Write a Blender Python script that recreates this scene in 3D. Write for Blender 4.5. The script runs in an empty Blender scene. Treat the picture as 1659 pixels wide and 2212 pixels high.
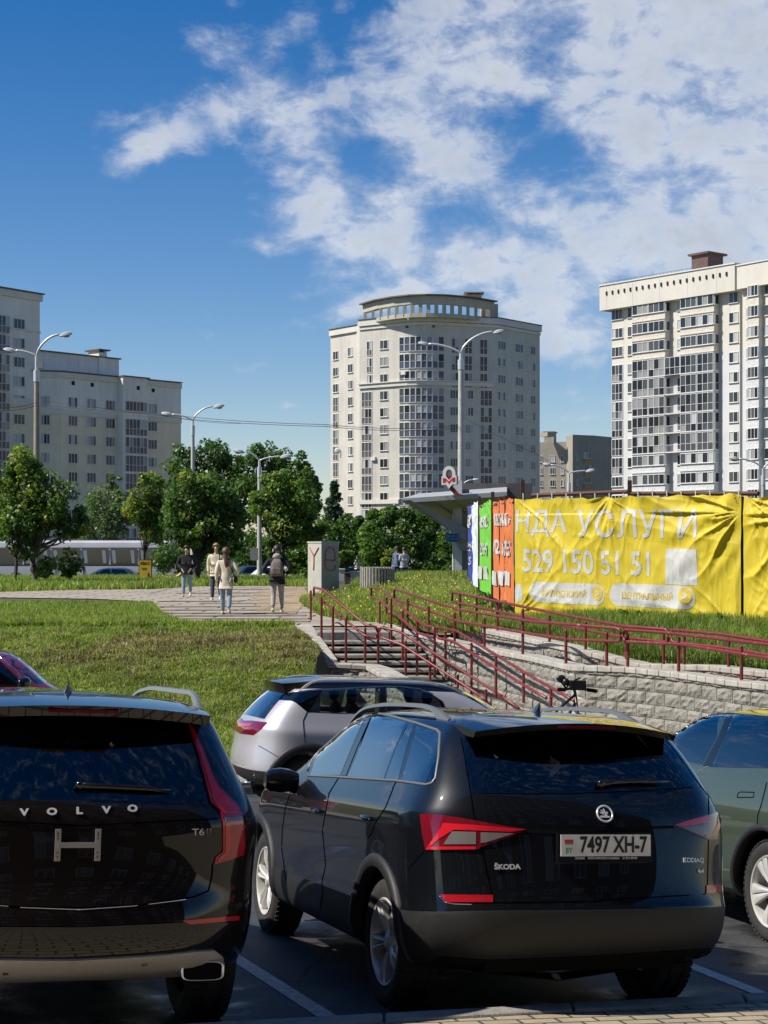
import bpy, bmesh, math, random
from mathutils import Vector, Matrix, noise
from mathutils.bvhtree import BVHTree
from mathutils.geometry import delaunay_2d_cdt
R=math.radians; PI=math.pi
random.seed(7)
scene=bpy.context.scene
COL=scene.collection
# ---------------------------------------------------------------- camera
F=3600.0; YH=1185.0; CX=829.5; CZ=1.7          # measured on a 1659 x 2212 copy of the photograph
cam=bpy.data.cameras.new('camera'); camo=bpy.data.objects.new('camera',cam); COL.objects.link(camo)
camo.location=(0,0,CZ); camo.rotation_euler=(R(90),0,0)
cam.sensor_fit='VERTICAL'; cam.sensor_height=36; cam.lens=36*F/2212
cam.shift_y=(YH-1106)/2212; cam.clip_start=.1; cam.clip_end=3000
scene.camera=camo
scene.render.resolution_x=768; scene.render.resolution_y=1024
scene.view_settings.view_transform='Standard'; scene.view_settings.look='None'
scene.view_settings.exposure=0.5; scene.view_settings.gamma=1
SUN_EL=R(47); SUN_AZ=(-math.cos(R(12)),-math.sin(R(12)))   # sun from the left, slightly behind the camera
sl=bpy.data.lights.new('sun','SUN'); so=bpy.data.objects.new('sun',sl); COL.objects.link(so)
sl.energy=4.6; sl.angle=R(.53); sl.color=(1,.94,.84)
sd=Vector((SUN_AZ[0]*math.cos(SUN_EL),SUN_AZ[1]*math.cos(SUN_EL),math.sin(SUN_EL)))
so.rotation_euler=sd.to_track_quat('Z','Y').to_euler()
# ---------------------------------------------------------------- node helpers
class NT:
    def __init__(s,nt): s.nt=nt; s.nt.nodes.clear()
    def n(s,t,**k):
        x=s.nt.nodes.new(t)
        for a,b in k.items(): setattr(x,a,b)
        return x
    def l(s,a,b): s.nt.links.new(a,b)
    def m(s,op,a,b=None,c=None,clamp=False):
        x=s.n('ShaderNodeMath',operation=op); x.use_clamp=clamp
        for i,v in enumerate((a,b,c)):
            if v is None: continue
            if isinstance(v,(int,float)): x.inputs[i].default_value=v
            else: s.l(v,x.inputs[i])
        return x.outputs[0]
    def mix(s,f,a,b,t='RGBA',bt='MIX'):
        x=s.n('ShaderNodeMix',data_type=t); 
        if t=='RGBA': x.blend_type=bt
        i=(0,6,7) if t=='RGBA' else (0,2,3)
        for k,v in zip(i,(f,a,b)):
            if isinstance(v,(int,float)): x.inputs[k].default_value=v if (t!='RGBA' or k==0) else (v,v,v,1)
            elif isinstance(v,tuple): x.inputs[k].default_value=v if len(v)==4 else v+(1,)
            else: s.l(v,x.inputs[k])
        return x.outputs[2 if t=='RGBA' else 0]
    def ramp(s,f,st,interp='LINEAR'):
        x=s.n('ShaderNodeValToRGB'); s.l(f,x.inputs[0]); x.color_ramp.interpolation=interp
        e=x.color_ramp.elements
        while len(e)<len(st): e.new(.5)
        for i,(p,c) in enumerate(st):
            e[i].position=p; e[i].color=c if len(c)==4 else tuple(c)+(1,)
        return x.outputs[0]
    def noise(s,vec,sc,det=4,ro=.55,dist=0,col=False):
        x=s.n('ShaderNodeTexNoise'); x.inputs['Scale'].default_value=sc; x.inputs['Detail'].default_value=det
        x.inputs['Roughness'].default_value=ro; x.inputs['Distortion'].default_value=dist
        if vec is not None: s.l(vec,x.inputs['Vector'])
        return x.outputs[1 if col else 0]
# ---------------------------------------------------------------- world: Nishita sky with clouds mixed in by direction
w=bpy.data.worlds.new('World'); scene.world=w; w.use_nodes=True
t=NT(w.node_tree)
out=t.n('ShaderNodeOutputWorld'); bg=t.n('ShaderNodeBackground'); bg.inputs[1].default_value=.1
sky=t.n('ShaderNodeTexSky'); sky.sky_type='NISHITA'; sky.sun_disc=False
sky.sun_elevation=SUN_EL; sky.sun_rotation=math.atan2(SUN_AZ[0],SUN_AZ[1])
sky.air_density=1.0; sky.dust_density=.25; sky.ozone_density=1.6; sky.altitude=200
tc=t.n('ShaderNodeTexCoord'); sp=t.n('ShaderNodeSeparateXYZ'); t.l(tc.outputs['Generated'],sp.inputs[0])
az=t.m('ARCTAN2',sp.outputs[0],sp.outputs[1]); el=t.m('ARCSINE',sp.outputs[2])
# cloud deck coordinates: direction projected on a high plane, so that clouds flatten towards the horizon
dz=t.m('ADD',t.m('MAXIMUM',sp.outputs[2],0.0),.13)
cb=t.n('ShaderNodeCombineXYZ'); t.l(t.m('DIVIDE',sp.outputs[0],dz),cb.inputs[0]); t.l(t.m('DIVIDE',sp.outputs[1],dz),cb.inputs[1])
cu=t.n('ShaderNodeCombineXYZ'); t.l(az,cu.inputs[0]); t.l(t.m('MULTIPLY',el,1.5),cu.inputs[1])
n1=t.noise(cu.outputs[0],17.0,9,.60,.35); n2=t.noise(cu.outputs[0],50.0,8,.62,.4)
n3=t.noise(cb.outputs[0],3.2,6,.55,.3)
def blob(px,py,rx,ry,ang=0):
    a0=(px-CX)/F; e0=(YH-py)/F; ca,sa=math.cos(R(ang)),math.sin(R(ang))
    da=t.m('SUBTRACT',az,a0); de=t.m('SUBTRACT',el,e0)
    u=t.m('ADD',t.m('MULTIPLY',da,ca*F/rx),t.m('MULTIPLY',de,sa*F/rx))
    v=t.m('ADD',t.m('MULTIPLY',da,-sa*F/ry),t.m('MULTIPLY',de,ca*F/ry))
    d=t.m('ADD',t.m('MULTIPLY',u,u),t.m('MULTIPLY',v,v))
    return t.m('EXPONENT',t.m('MULTIPLY',d,-1.0))
bl=[(1500,90,560,190,-8,1.5),(1250,200,400,120,-10,1.1),(930,180,170,45,20,.35),(1650,430,420,110,15,1.0),(860,300,130,70,-35,1.0),(600,240,120,60,-15,1.0),
    (700,400,200,85,-38,1.05),(400,300,160,60,18,.9),(300,360,80,45,35,.75),(690,510,150,60,-10,.95),(860,440,170,70,20,.9),(560,540,90,22,-4,.8),(470,150,95,42,-12,.8),(640,100,120,42,28,.75),
    (1000,560,230,70,20,.95),(1120,440,130,50,-10,.6),(1250,640,420,90,0,.9),(740,680,140,26,12,.7),(1230,740,130,60,0,.85),(1260,860,90,40,0,.75),(1600,560,330,170,0,1.0),(610,878,60,14,0,.65),(610,935,70,20,0,.5),(440,850,60,11,0,.4),(550,800,40,22,30,.35),(1240,905,90,14,0,.5),(1390,360,150,45,-12,.6),(1020,330,120,60,-20,.55)]
acc=None
for b in bl:
    o=t.m('MULTIPLY',blob(*b[:5]),b[5]); acc=o if acc is None else t.m('ADD',acc,o)
# elsewhere in the sky (outside the photograph) a broken cloud field
front=t.m('MULTIPLY',t.m('LESS_THAN',t.m('ABSOLUTE',az),.42),t.m('LESS_THAN',el,.42))
acc=t.m('ADD',t.m('MULTIPLY',acc,front),t.m('MULTIPLY',t.m('SUBTRACT',1.0,front),.40))
acc=t.m('MINIMUM',acc,1.25)
dens=t.m('ADD',t.m('MULTIPLY',t.m('SUBTRACT',n1,.5),2.6),t.m('MULTIPLY',t.m('SUBTRACT',n2,.5),1.25))
dens=t.m('ADD',t.m('ADD',acc,dens),t.m('MULTIPLY',t.m('SUBTRACT',n3,.5),.5))
alpha=t.n('ShaderNodeMapRange'); alpha.interpolation_type='SMOOTHSTEP'; alpha.inputs[1].default_value=.33; alpha.inputs[2].default_value=1.72
t.l(dens,alpha.inputs[0])
al=t.m('MULTIPLY',alpha.outputs[0],.90)
shade=t.ramp(t.m('ADD',t.m('MULTIPLY',dens,.45),t.m('MULTIPLY',t.m('SUBTRACT',n1,.5),.9)),[(.25,(4.0,4.4,5.2)),(.55,(5.5,5.7,6.05)),(.85,(3.9,4.2,4.7))])
hs=t.n('ShaderNodeHueSaturation'); hs.inputs['Saturation'].default_value=1.27; hs.inputs['Value'].default_value=.77; t.l(t.mix(1.0,sky.outputs[0],t.mix(t.m('MULTIPLY',t.m('MAXIMUM',el,0.0),2.6,clamp=True),(1.0,.98,1.06),(.60,.74,.95)),bt='MULTIPLY'),hs.inputs['Color'])
t.l(t.mix(al,hs.outputs[0],shade),bg.inputs[0]); t.l(bg.outputs[0],out.inputs[0])
# ---------------------------------------------------------------- materials
MATS={}
def mat(name,col=(.5,.5,.5),rough=.6,metal=0,coat=0,spec=.5,vary=0,vscale=3,bump=0,bscale=30,trans=0,alpha=1,emit=None,sheen=0,coord='Object'):
    if name in MATS: return MATS[name]
    m=bpy.data.materials.new(name); m.use_nodes=True; t=NT(m.node_tree)
    o=t.n('ShaderNodeOutputMaterial'); p=t.n('ShaderNodeBsdfPrincipled'); t.l(p.outputs[0],o.inputs[0])
    p.inputs['Base Color'].default_value=tuple(col)+(1,); p.inputs['Roughness'].default_value=rough; p.inputs['Metallic'].default_value=metal
    p.inputs['Coat Weight'].default_value=coat; p.inputs['Coat Roughness'].default_value=.02; p.inputs['Specular IOR Level'].default_value=spec
    if trans: p.inputs['Transmission Weight'].default_value=trans
    if alpha<1: p.inputs['Alpha'].default_value=alpha
    if emit: p.inputs['Emission Color'].default_value=tuple(emit)+(1,); p.inputs['Emission Strength'].default_value=1
    if vary or bump:
        tc=t.n('ShaderNodeTexCoord').outputs[coord]
        n=t.noise(tc,vscale,6,.6)
        if vary:
            c0=tuple(c*(1-vary) for c in col); c1=tuple(min(1,c*(1+vary)) for c in col)
            t.l(t.ramp(n,[(.3,c0),(.7,c1)]),p.inputs['Base Color'])
            t.l(t.m('ADD',t.m('MULTIPLY',n,.25),rough-.12,clamp=True),p.inputs['Roughness'])
        if bump:
            b=t.n('ShaderNodeBump'); b.inputs['Strength'].default_value=bump; b.inputs['Distance'].default_value=.02
            t.l(t.noise(tc,bscale,5,.6),b.inputs['Height']); t.l(b.outputs[0],p.inputs['Normal'])
    MATS[name]=m; return m
def newmat(name):
    m=bpy.data.materials.new(name); m.use_nodes=True; t=NT(m.node_tree)
    o=t.n('ShaderNodeOutputMaterial'); p=t.n('ShaderNodeBsdfPrincipled'); t.l(p.outputs[0],o.inputs[0])
    tc=t.n('ShaderNodeTexCoord'); MATS[name]=m
    return m,t,p,tc
# ---------------------------------------------------------------- geometry helpers
def P(px,py,Y): return Vector(((px-CX)/F*Y,Y,CZ+(YH-py)/F*Y))
def PZ(px,py,z): return P(px,py,(CZ-z)*F/(py-YH))
def X_(px,Y): return (px-CX)/F*Y
class MB:
    def __init__(s): s.v=[]; s.f=[]; s.mi=[]
    def add(s,vs,fs,mi=0):
        k=len(s.v); s.v+= [Vector(v) for v in vs]; s.f+=[tuple(i+k for i in f) for f in fs]; s.mi+=[mi]*len(fs); return k
    def quad(s,a,b,c,d,mi=0): s.add([a,b,c,d],[(0,1,2,3)],mi)
    def box(s,c,d,mi=0,rz=0,M=None):
        vs=[]
        cs,sn=math.cos(rz),math.sin(rz)
        for z in (-.5,.5):
            for x,y in ((-.5,-.5),(.5,-.5),(.5,.5),(-.5,.5)):
                X,Y_,Z=x*d[0],y*d[1],z*d[2]
                v=Vector((c[0]+X*cs-Y_*sn,c[1]+X*sn+Y_*cs,c[2]+Z)); vs.append(M@v if M else v)
        s.add(vs,[(0,3,2,1),(4,5,6,7),(0,1,5,4),(1,2,6,5),(2,3,7,6),(3,0,4,7)],mi)
    def prism(s,poly,d,mi=0):          # 3d polygon extruded by the vector d
        n=len(poly); d=Vector(d); p=[Vector(a) for a in poly]; q=[a+d for a in p]
        s.add(p+q,[tuple(range(n-1,-1,-1)),tuple(range(n,2*n))]+[(i,(i+1)%n,(i+1)%n+n,i+n) for i in range(n)],mi)
    def tube(s,pts,r,n=8,mi=0,caps=True,closed=False):
        pts=[Vector(p) for p in pts]; m=len(pts); rs=r if isinstance(r,(list,tuple)) else [r]*m
        ring=[]; up=Vector((0,0,1))
        for i,p in enumerate(pts):
            a=pts[(i-1)%m] if (closed or i>0) else p; b=pts[(i+1)%m] if (closed or i<m-1) else p
            d=(b-a); d=d.normalized() if d.length>1e-9 else Vector((0,0,1))
            x=d.cross(up); 
            if x.length<1e-3: x=d.cross(Vector((0,1,0)))
            x.normalize(); y=x.cross(d)
            ring.append([p+(x*math.cos(k*2*PI/n)+y*math.sin(k*2*PI/n))*rs[i] for k in range(n)])
        vs=[v for q in ring for v in q]; fs=[]
        for i in range(m if closed else m-1):
            j=(i+1)%m
            for k in range(n): fs.append((i*n+k,i*n+(k+1)%n,j*n+(k+1)%n,j*n+k))
        if caps and not closed: fs+=[tuple(range(n-1,-1,-1)),tuple((m-1)*n+k for k in range(n))]
        s.add(vs,fs,mi)
    def cyl(s,c,r,h,n=24,mi=0,axis='Z',r2=None):
        c=Vector(c); a={'X':Vector((1,0,0)),'Y':Vector((0,1,0)),'Z':Vector((0,0,1))}[axis]
        s.tube([c,c+a*h],[r,r if r2 is None else r2],n,mi)
    def lathe(s,prof,c=(0,0,0),n=32,mi=0,axis='Z',M=None):  # prof: (radius, height)
        vs=[];fs=[];c=Vector(c)
        for r,h in prof:
            for k in range(n):
                a=2*PI*k/n; x,y=r*math.cos(a),r*math.sin(a)
                v=Vector((x,y,h)) if axis=='Z' else Vector((x,h,y)); v=c+v; vs.append(M@v if M else v)
        for i in range(len(prof)-1):
            for k in range(n):
                f=(i*n+k,i*n+(k+1)%n,(i+1)*n+(k+1)%n,(i+1)*n+k); fs.append(f if axis=='Z' else f[::-1])
        s.add(vs,fs,mi)
    def ball(s,c,r,n=12,mi=0,sc=(1,1,1)):
        prof=[(max(1e-4,math.sin(PI*i/n)),-math.cos(PI*i/n)) for i in range(n+1)]
        M=Matrix.Translation(Vector(c))@Matrix.Diagonal((r*sc[0],r*sc[1],r*sc[2],1))
        s.lathe(prof,(0,0,0),n*2,mi,'Z',M)
    def build(s,name,mats,parent=None,smooth=False,angle=None):
        me=bpy.data.meshes.new(name); me.from_pydata([tuple(v) for v in s.v],[],s.f)
        mats=mats if isinstance(mats,(list,tuple)) else [mats]
        for m in mats: me.materials.append(m)
        if any(s.mi): me.polygons.foreach_set('material_index',s.mi)
        if smooth or angle:
            me.polygons.foreach_set('use_smooth',[True]*len(s.f))
            if angle: me.set_sharp_from_angle(angle=R(angle))
        me.update(); o=bpy.data.objects.new(name,me); COL.objects.link(o)
        if parent: o.parent=parent
        return o
def tag(o,label=None,cat=None,group=None,kind=None):
    if label: o['label']=label
    if cat: o['category']=cat
    if group: o['group']=group
    if kind: o['kind']=kind
    return o
def empty(name,loc=(0,0,0),rz=0,label=None,cat=None,group=None):
    o=bpy.data.objects.new(name,None); COL.objects.link(o); o.location=loc; o.rotation_euler=(0,0,rz); o.empty_display_size=.2
    return tag(o,label,cat,group)
def copy_tree(o,parent=None):
    c=o.copy(); COL.objects.link(c)
    if parent: c.parent=parent
    for ch in [x for x in bpy.data.objects if x.parent==o]: copy_tree(ch,c)
    return c
def lerp(a,b,t): return a+(b-a)*t
def interp(pts,x):
    if x<=pts[0][0]: return pts[0][1]
    for (a,b),(c,d) in zip(pts,pts[1:]):
        if x<=c: return lerp(b,d,(x-a)/(c-a)) if c>a else d
    return pts[-1][1]
def sstep(a,b,x):
    t=min(1,max(0,(x-a)/(b-a))); return t*t*(3-2*t)
def text_mesh(body,size,font_extrude=.0,bold=0,align='CENTER'):
    cu=bpy.data.curves.new('txt','FONT'); cu.body=body; cu.size=size; cu.extrude=font_extrude; cu.align_x=align; cu.align_y='CENTER'; cu.resolution_u=3; cu.offset=bold
    o=bpy.data.objects.new('txt',cu); COL.objects.link(o); dg=bpy.context.evaluated_depsgraph_get(); dg.update()
    me=bpy.data.meshes.new_from_object(o.evaluated_get(dg)); bpy.data.objects.remove(o); bpy.data.curves.remove(cu)
    vs=[v.co.copy() for v in me.vertices]; fs=[tuple(p.vertices) for p in me.polygons]; bpy.data.meshes.remove(me)
    return vs,fs
# ---------------------------------------------------------------- terrain heights
def lot(x,y):
    g=-.08*(min(y,12.5)-8.67) if y<12.5 else -.3064-.04*(y-12.5)
    if y<-3: g=.9336
    return -.844+g-.029*(max(-14,min(14,x))-1.135)
# wall control points (plan) ------------------------------------------------
def wp(px,py,z): return PZ(px,py,z)
COPE=[wp(826,1342,0.02),wp(878,1360,-.05),wp(967,1383,-.12),wp(1050,1400,-.17),wp(1140,1416,-.18),wp(1236,1437.5,-.18),P(1354,1441,26.1),P(1453,1451,25.3),P(1571,1468,23.9),P(1659,1478,23.1),P(1760,1490,22.2)]
UPC=[P(974,1343,35),P(1152,1380,30.5),P(1232.7,1397,28.3),P(1334,1422,27.5),P(1385,1434,27.1),P(1537,1437.5,25.7),P(1659,1451,24.6),P(1770,1463,23.7)]
LW=[P(636,1350,36.0),P(693,1432,32.6),P(793,1437,32.5),P(850,1468,31.2),P(905,1505,30.0),P(960,1545,29.0)]
def side(poly,x,y):       # signed distance to a polyline: + when the point lies beyond it (away from the camera)
    best=1e9;sg=1
    for a,b in zip(poly,poly[1:]):
        d=Vector((b.x-a.x,b.y-a.y)); L=d.length; d/=L; r=Vector((x-a.x,y-a.y)); t=max(0,min(L,r.dot(d)))
        q=r-d*t; ds=q.length
        if ds<best-1e-9: best=ds; c=d.x*r.y-d.y*r.x; sg=1 if c>0 else -1
    return best*sg
def plateau(x,y):
    m=.62*sstep(38,58,y)*sstep(-2.6,1.2,x)*(1-sstep(66,84,y))
    m+=.22*sstep(27,32,y)*sstep(2.2,4.5,x)*(1-sstep(34,46,y))
    return m-.95*sstep(93,99,y)
def zstair(y): return max(-1.43,min(-.1,-.1-(35-y)/3))
def H(x,y):
    fl=lot(x,min(y,20.4)) 
    low=lerp(fl,-1.3-.0*x,sstep(20.3,20.5,y)) if y>20.3 else fl
    if y<23.2: base=low
    else:
        t=(y-23.2)/(36-23.2); t=min(1,t)
        base=-1.3+1.3*(t-.10*math.sin(2*PI*t)) if t<1 else 0
    return base
print('core ok')
import numpy as np
rng=np.random.default_rng(11)
def np_mesh(name,V,Fc,mats,mi=None,smooth=False):     # V (n,3), Fc (m,k) equal-sized faces
    me=bpy.data.meshes.new(name); V=np.asarray(V,dtype=np.float32); Fc=np.asarray(Fc,dtype=np.int32); m,k=Fc.shape
    me.vertices.add(len(V)); me.vertices.foreach_set('co',V.ravel())
    me.loops.add(m*k); me.loops.foreach_set('vertex_index',Fc.ravel())
    me.polygons.add(m); me.polygons.foreach_set('loop_start',np.arange(0,m*k,k,dtype=np.int32)); me.polygons.foreach_set('loop_total',np.full(m,k,dtype=np.int32))
    for a in mats: me.materials.append(a)
    if mi is not None: me.polygons.foreach_set('material_index',np.asarray(mi,dtype=np.int32))
    if smooth: me.polygons.foreach_set('use_smooth',np.ones(m,dtype=bool))
    me.update(calc_edges=True); o=bpy.data.objects.new(name,me); COL.objects.link(o); return o
def sheet(name,xs,rows,zf,mats):     # rows(x)-> list of y
    V=[];nr=None
    for x in xs:
        ys=rows(x); nr=len(ys); V+= [(x,y,zf(x,y)) for y in ys]
    Fc=[(i*nr+j,(i+1)*nr+j,(i+1)*nr+j+1,i*nr+j+1) for i in range(len(xs)-1) for j in range(nr-1)]
    return np_mesh(name,V,Fc,mats,smooth=True)
def frange(a,b,n): return [a+(b-a)*i/(n-1) for i in range(n)]
# ---- materials of the setting
m,t,p,tc=newmat('wet_asphalt'); o_=tc.outputs['Object']
big=t.noise(o_,.9,5,.6,.4); fine=t.noise(o_,90,3,.7); mid=t.noise(o_,9,4,.6)
wet=t.m('SMOOTHSTEP',.0,.0) if False else t.ramp(big,[(.53,(0,0,0)),(.66,(1,1,1))])
c=t.ramp(t.m('ADD',t.m('MULTIPLY',fine,.7),t.m('MULTIPLY',mid,.3)),[(.3,(.028,.029,.033)),(.7,(.072,.072,.075))])
vo_=t.n('ShaderNodeTexVoronoi',feature='DISTANCE_TO_EDGE'); vo_.inputs['Scale'].default_value=.55; dm=t.n('ShaderNodeMix',data_type='VECTOR'); dm.inputs[0].default_value=.12; t.l(o_,dm.inputs[4]); t.l(t.noise(o_,2.5,5,.6,0,True),dm.inputs[5]); t.l(dm.outputs[1],vo_.inputs['Vector'])
crk=t.ramp(vo_.outputs['Distance'],[(.004,(.25,.25,.25)),(.010,(1,1,1))])
stn=t.ramp(t.noise(o_,1.7,6,.7,.6),[(.34,(.62,.60,.57)),(.5,(1,1,1)),(.66,(1.25,1.22,1.16))])
c=t.mix(1.0,t.mix(1.0,c,crk,bt='MULTIPLY'),stn,bt='MULTIPLY')
t.l(t.mix(wet,c,t.mix(.55,c,(.012,.012,.014)) ),p.inputs['Base Color'])
t.l(t.mix(wet,.62,.13,'FLOAT'),p.inputs['Roughness'])
b=t.n('ShaderNodeBump'); b.inputs['Distance'].default_value=.006; t.l(t.mix(wet,.8,.15,'FLOAT'),b.inputs['Strength']); t.l(fine,b.inputs['Height']); t.l(b.outputs[0],p.inputs['Normal'])
def paver(name,c0,c1,sx,sy,rot=0,mortar=(.10,.095,.08),msize=.012,rough=.8):
    m,t,p,tc=newmat(name); mp=t.n('ShaderNodeMapping'); mp.inputs['Rotation'].default_value=(0,0,rot); t.l(tc.outputs['Object'],mp.inputs[0])
    br=t.n('ShaderNodeTexBrick'); t.l(mp.outputs[0],br.inputs['Vector']); br.inputs['Scale'].default_value=1
    br.inputs['Brick Width'].default_value=sx; br.inputs['Row Height'].default_value=sy; br.inputs['Mortar Size'].default_value=msize; br.inputs['Mortar Smooth'].default_value=.3
    br.inputs['Color1'].default_value=c0+(1,); br.inputs['Color2'].default_value=c1+(1,); br.inputs['Mortar'].default_value=mortar+(1,)
    n=t.noise(tc.outputs['Object'],5,6,.65); f=t.noise(tc.outputs['Object'],70,4,.6)
    k=t.mix(1.0,br.outputs[0],t.ramp(t.m('ADD',t.m('MULTIPLY',n,.6),t.m('MULTIPLY',f,.4)),[(.25,(.62,.6,.57)),(.7,(1.12,1.1,1.06))]),bt='MULTIPLY')
    t.l(k,p.inputs['Base Color']); p.inputs['Roughness'].default_value=rough
    b=t.n('ShaderNodeBump'); b.inputs['Strength'].default_value=.7; b.inputs['Distance'].default_value=.01
    t.l(t.m('SUBTRACT',t.m('MULTIPLY',f,.3),br.outputs['Fac']),b.inputs['Height']); t.l(b.outputs[0],p.inputs['Normal']); return m
PSI=R(17)
paver('yellow_pavers',(.40,.34,.25),(.33,.285,.21),.21,.105,-PSI,(.07,.06,.045),.010)
paver('grey_pavers',(.36,.34,.31),(.29,.275,.255),.21,.105,-PSI,(.13,.12,.10),.008)
paver('plaza_slabs',(.45,.395,.315),(.35,.30,.24),1.6,.75,R(2),(.03,.027,.022),.045)
paver('red_pavers',(.42,.17,.12),(.34,.14,.10),.25,.12,.3,(.15,.1,.08),.01)
concrete=mat('concrete',(.42,.40,.36),.85,vary=.25,vscale=6,bump=.5,bscale=60)
coping_m=mat('coping_concrete',(.40,.375,.325),.85,vary=.22,vscale=5,bump=.5,bscale=70)
stepm=mat('step_concrete',(.27,.255,.23),.85,vary=.35,vscale=5,bump=.6,bscale=40)
kerbm=mat('kerb_concrete',(.27,.255,.23),.85,vary=.25,vscale=5,bump=.5,bscale=60)
m,t,p,tc=newmat('soil'); o_=tc.outputs['Object']
a=t.noise(o_,.55,6,.6,.5); b2=t.noise(o_,12,6,.7)
t.l(t.ramp(t.m('ADD',t.m('MULTIPLY',a,.55),t.m('MULTIPLY',b2,.45)),[(.35,(.045,.036,.016)),(.5,(.065,.07,.02)),(.65,(.09,.11,.028))]),p.inputs['Base Color']); p.inputs['Roughness'].default_value=.95
m,t,p,tc=newmat('sandy_soil'); o_=tc.outputs['Object']; a=t.noise(o_,1.4,7,.65,.4)
t.l(t.ramp(a,[(.35,(.20,.15,.09)),(.55,(.36,.27,.165)),(.7,(.43,.34,.22))]),p.inputs['Base Color']); p.inputs['Roughness'].default_value=.95
b=t.n('ShaderNodeBump'); b.inputs['Strength'].default_value=.8; b.inputs['Distance'].default_value=.03; t.l(t.noise(o_,14,6,.7),b.inputs['Height']); t.l(b.outputs[0],p.inputs['Normal'])
rust=mat('rusty_steel',(.075,.028,.018),.75,vary=.4,vscale=14)
m,t,p,tc=newmat('red_rail_paint'); o_=tc.outputs['Object']; a=t.noise(o_,9,6,.65)
t.l(t.ramp(a,[(.36,(.13,.06,.045)),(.46,(.15,.014,.016)),(.62,(.20,.022,.026)),(.72,(.30,.15,.12))]),p.inputs['Base Color']); p.inputs['Roughness'].default_value=.42
# split-face blocks: real courses of stone with rough faces
m,t,p,tc=newmat('split_block'); o_=tc.outputs['Object']; a=t.noise(o_,3.0,6,.6); b2=t.noise(o_,38,6,.7)
t.l(t.ramp(t.m('ADD',t.m('MULTIPLY',a,.45),t.m('MULTIPLY',b2,.55)),[(.34,(.11,.10,.085)),(.5,(.25,.235,.20)),(.68,(.37,.35,.305))]),p.inputs['Base Color']); p.inputs['Roughness'].default_value=.92
b=t.n('ShaderNodeBump'); b.inputs['Strength'].default_value=1; b.inputs['Distance'].default_value=.02; t.l(t.noise(o_,16,7,.7),b.inputs['Height']); t.l(b.outputs[0],p.inputs['Normal'])
mortar=mat('mortar',(.50,.47,.42),.9)
# ---- ground to the horizon
s=[-1500,-400,-120,-60,-30,0,30,60,120,400,1500]
tag(sheet('ground',s,lambda x:[97,103,140,200,300,500,900,2500],lambda x,y:-.99-.0*y,[MATS['soil']]),kind='structure')
# plateau (grass, path under it), its front edge follows the walls
FR=[(-60,36.3),(-1.95,36.3),(-.05,36.3),(-.04,39.5)]+[(q.x,q.y) for q in COPE if q.x<UPC[0].x]+[(q.x,q.y) for q in UPC]+[(14,19.5),(60,19.5)]
def zplat(x,y):
    if x<-2.045 and y<36.2: z=H(x,y)
    else: z=plateau(x,y)
    if 1.3<x<8.5 and y<34: zu=interp([(q.x,q.z-.05) for q in UPC],x); d_=max(0,y-interp(FR,x)); z=lerp(zu,z,min(1,d_/4.5))
    return z
BR=[(23.2,-.9),(29,-1.3),(32.6,-1.24),(36,-1.93),(36.6,-1.98)]
V=[]
bys=frange(23.2,36.4,60)
for y in bys:
    xr=interp(BR,y); V+=[(x,y,H(x,y)-.02) for x in [-60,-40,-25]+frange(-18,xr,50)]+[(xr+.45,y,-1.34)]
tag(np_mesh('grass_bank',V,[(j*54+i,j*54+i+1,(j+1)*54+i+1,(j+1)*54+i) for j in range(59) for i in range(53)],[MATS['soil']],smooth=True),kind='structure')
xs=[-60,-40,-25]+frange(-18,-2.05,60)+[-2.04]+frange(-1.6,14,80)+[20,30,60]
def rows(x):
    y0=interp(FR,x); return [y0+(101-y0)*(k/70)**1.6 for k in range(71)]
tag(sheet('grass_ground',xs,rows,lambda x,y:zplat(x,y)-.02,[MATS['soil']]),kind='structure')
# ---- car park, pavements, kerbs
LKA,LKB=PZ(528,2208,-.66),P(1659,2146,8.0)
def kerby(x): return 8.507+.416*x     # kerb behind the rear wheels
def fark(x): return 21.0+.3*(x+2)
xs=frange(-16,20,37)
def lend(x): return fark(x) if x<3.3 else max(kerby(x)+.5,min(fark(x),interp(FR,x)-.0))
tag(sheet('car_park',xs,lambda x:[kerby(x)-.02+(lend(x)+.02-kerby(x))*k/24 for k in range(25)],lot,[MATS['wet_asphalt']]),kind='structure')
tag(sheet('near_pavement',xs,lambda x:[-9+(kerby(x)-.14+9)*k/24 for k in range(25)],lambda x,y:lot(x,y)+.105,[MATS['yellow_pavers']]),kind='structure')
def kerbstones(name,x0,x1,yf,zf,w,hh,L,mats):
    mb=MB(); x=x0
    while x<x1:
        a=Vector((x+.006,yf(x),zf(x,yf(x)))); b=Vector((x+L-.006,yf(x+L),zf(x+L,yf(x+L)))); d=(b-a); 
        for q,r_ in ((a,b),):
            y=Vector((0,w,0)); up=Vector((0,0,hh))
            mb.prism([q,r_,r_+up,r_+y+up-Vector((0,0,0)),q+y+up][:0] or [q,r_,r_+up,q+up],(0,w,0))
        x+=L
    o=mb.build(name,mats); bv=o.modifiers.new('b','BEVEL'); bv.width=.012; bv.segments=2; return o
tag(kerbstones('near_kerb',-16,17,lambda x:kerby(x)-.14,lambda x,y:lot(x,y)-.1,.14,.22,1.0,[kerbm]),kind='structure')
tag(kerbstones('far_kerb',-16,3.2,fark,lambda x,y:lot(x,y)-.1,.15,.21,1.0,[kerbm]),kind='structure')
def farz(x,y): return lerp(lot(x,fark(x))+.10,-1.30,sstep(fark(x),23,y))
xs=frange(-16,6.5,30)
def fr2(x):
    y1=23.25 if x<-1.4 else interp([(-1.4,32.5),(0.2,32.4),(.6,33),(.9,33)]+[(q.x-.03,q.y+.15) for q in COPE[3:]],x)
    y1=max(y1,fark(x)+.2); return [fark(x)+.14+(y1-fark(x)-.14)*k/20 for k in range(21)]
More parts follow.
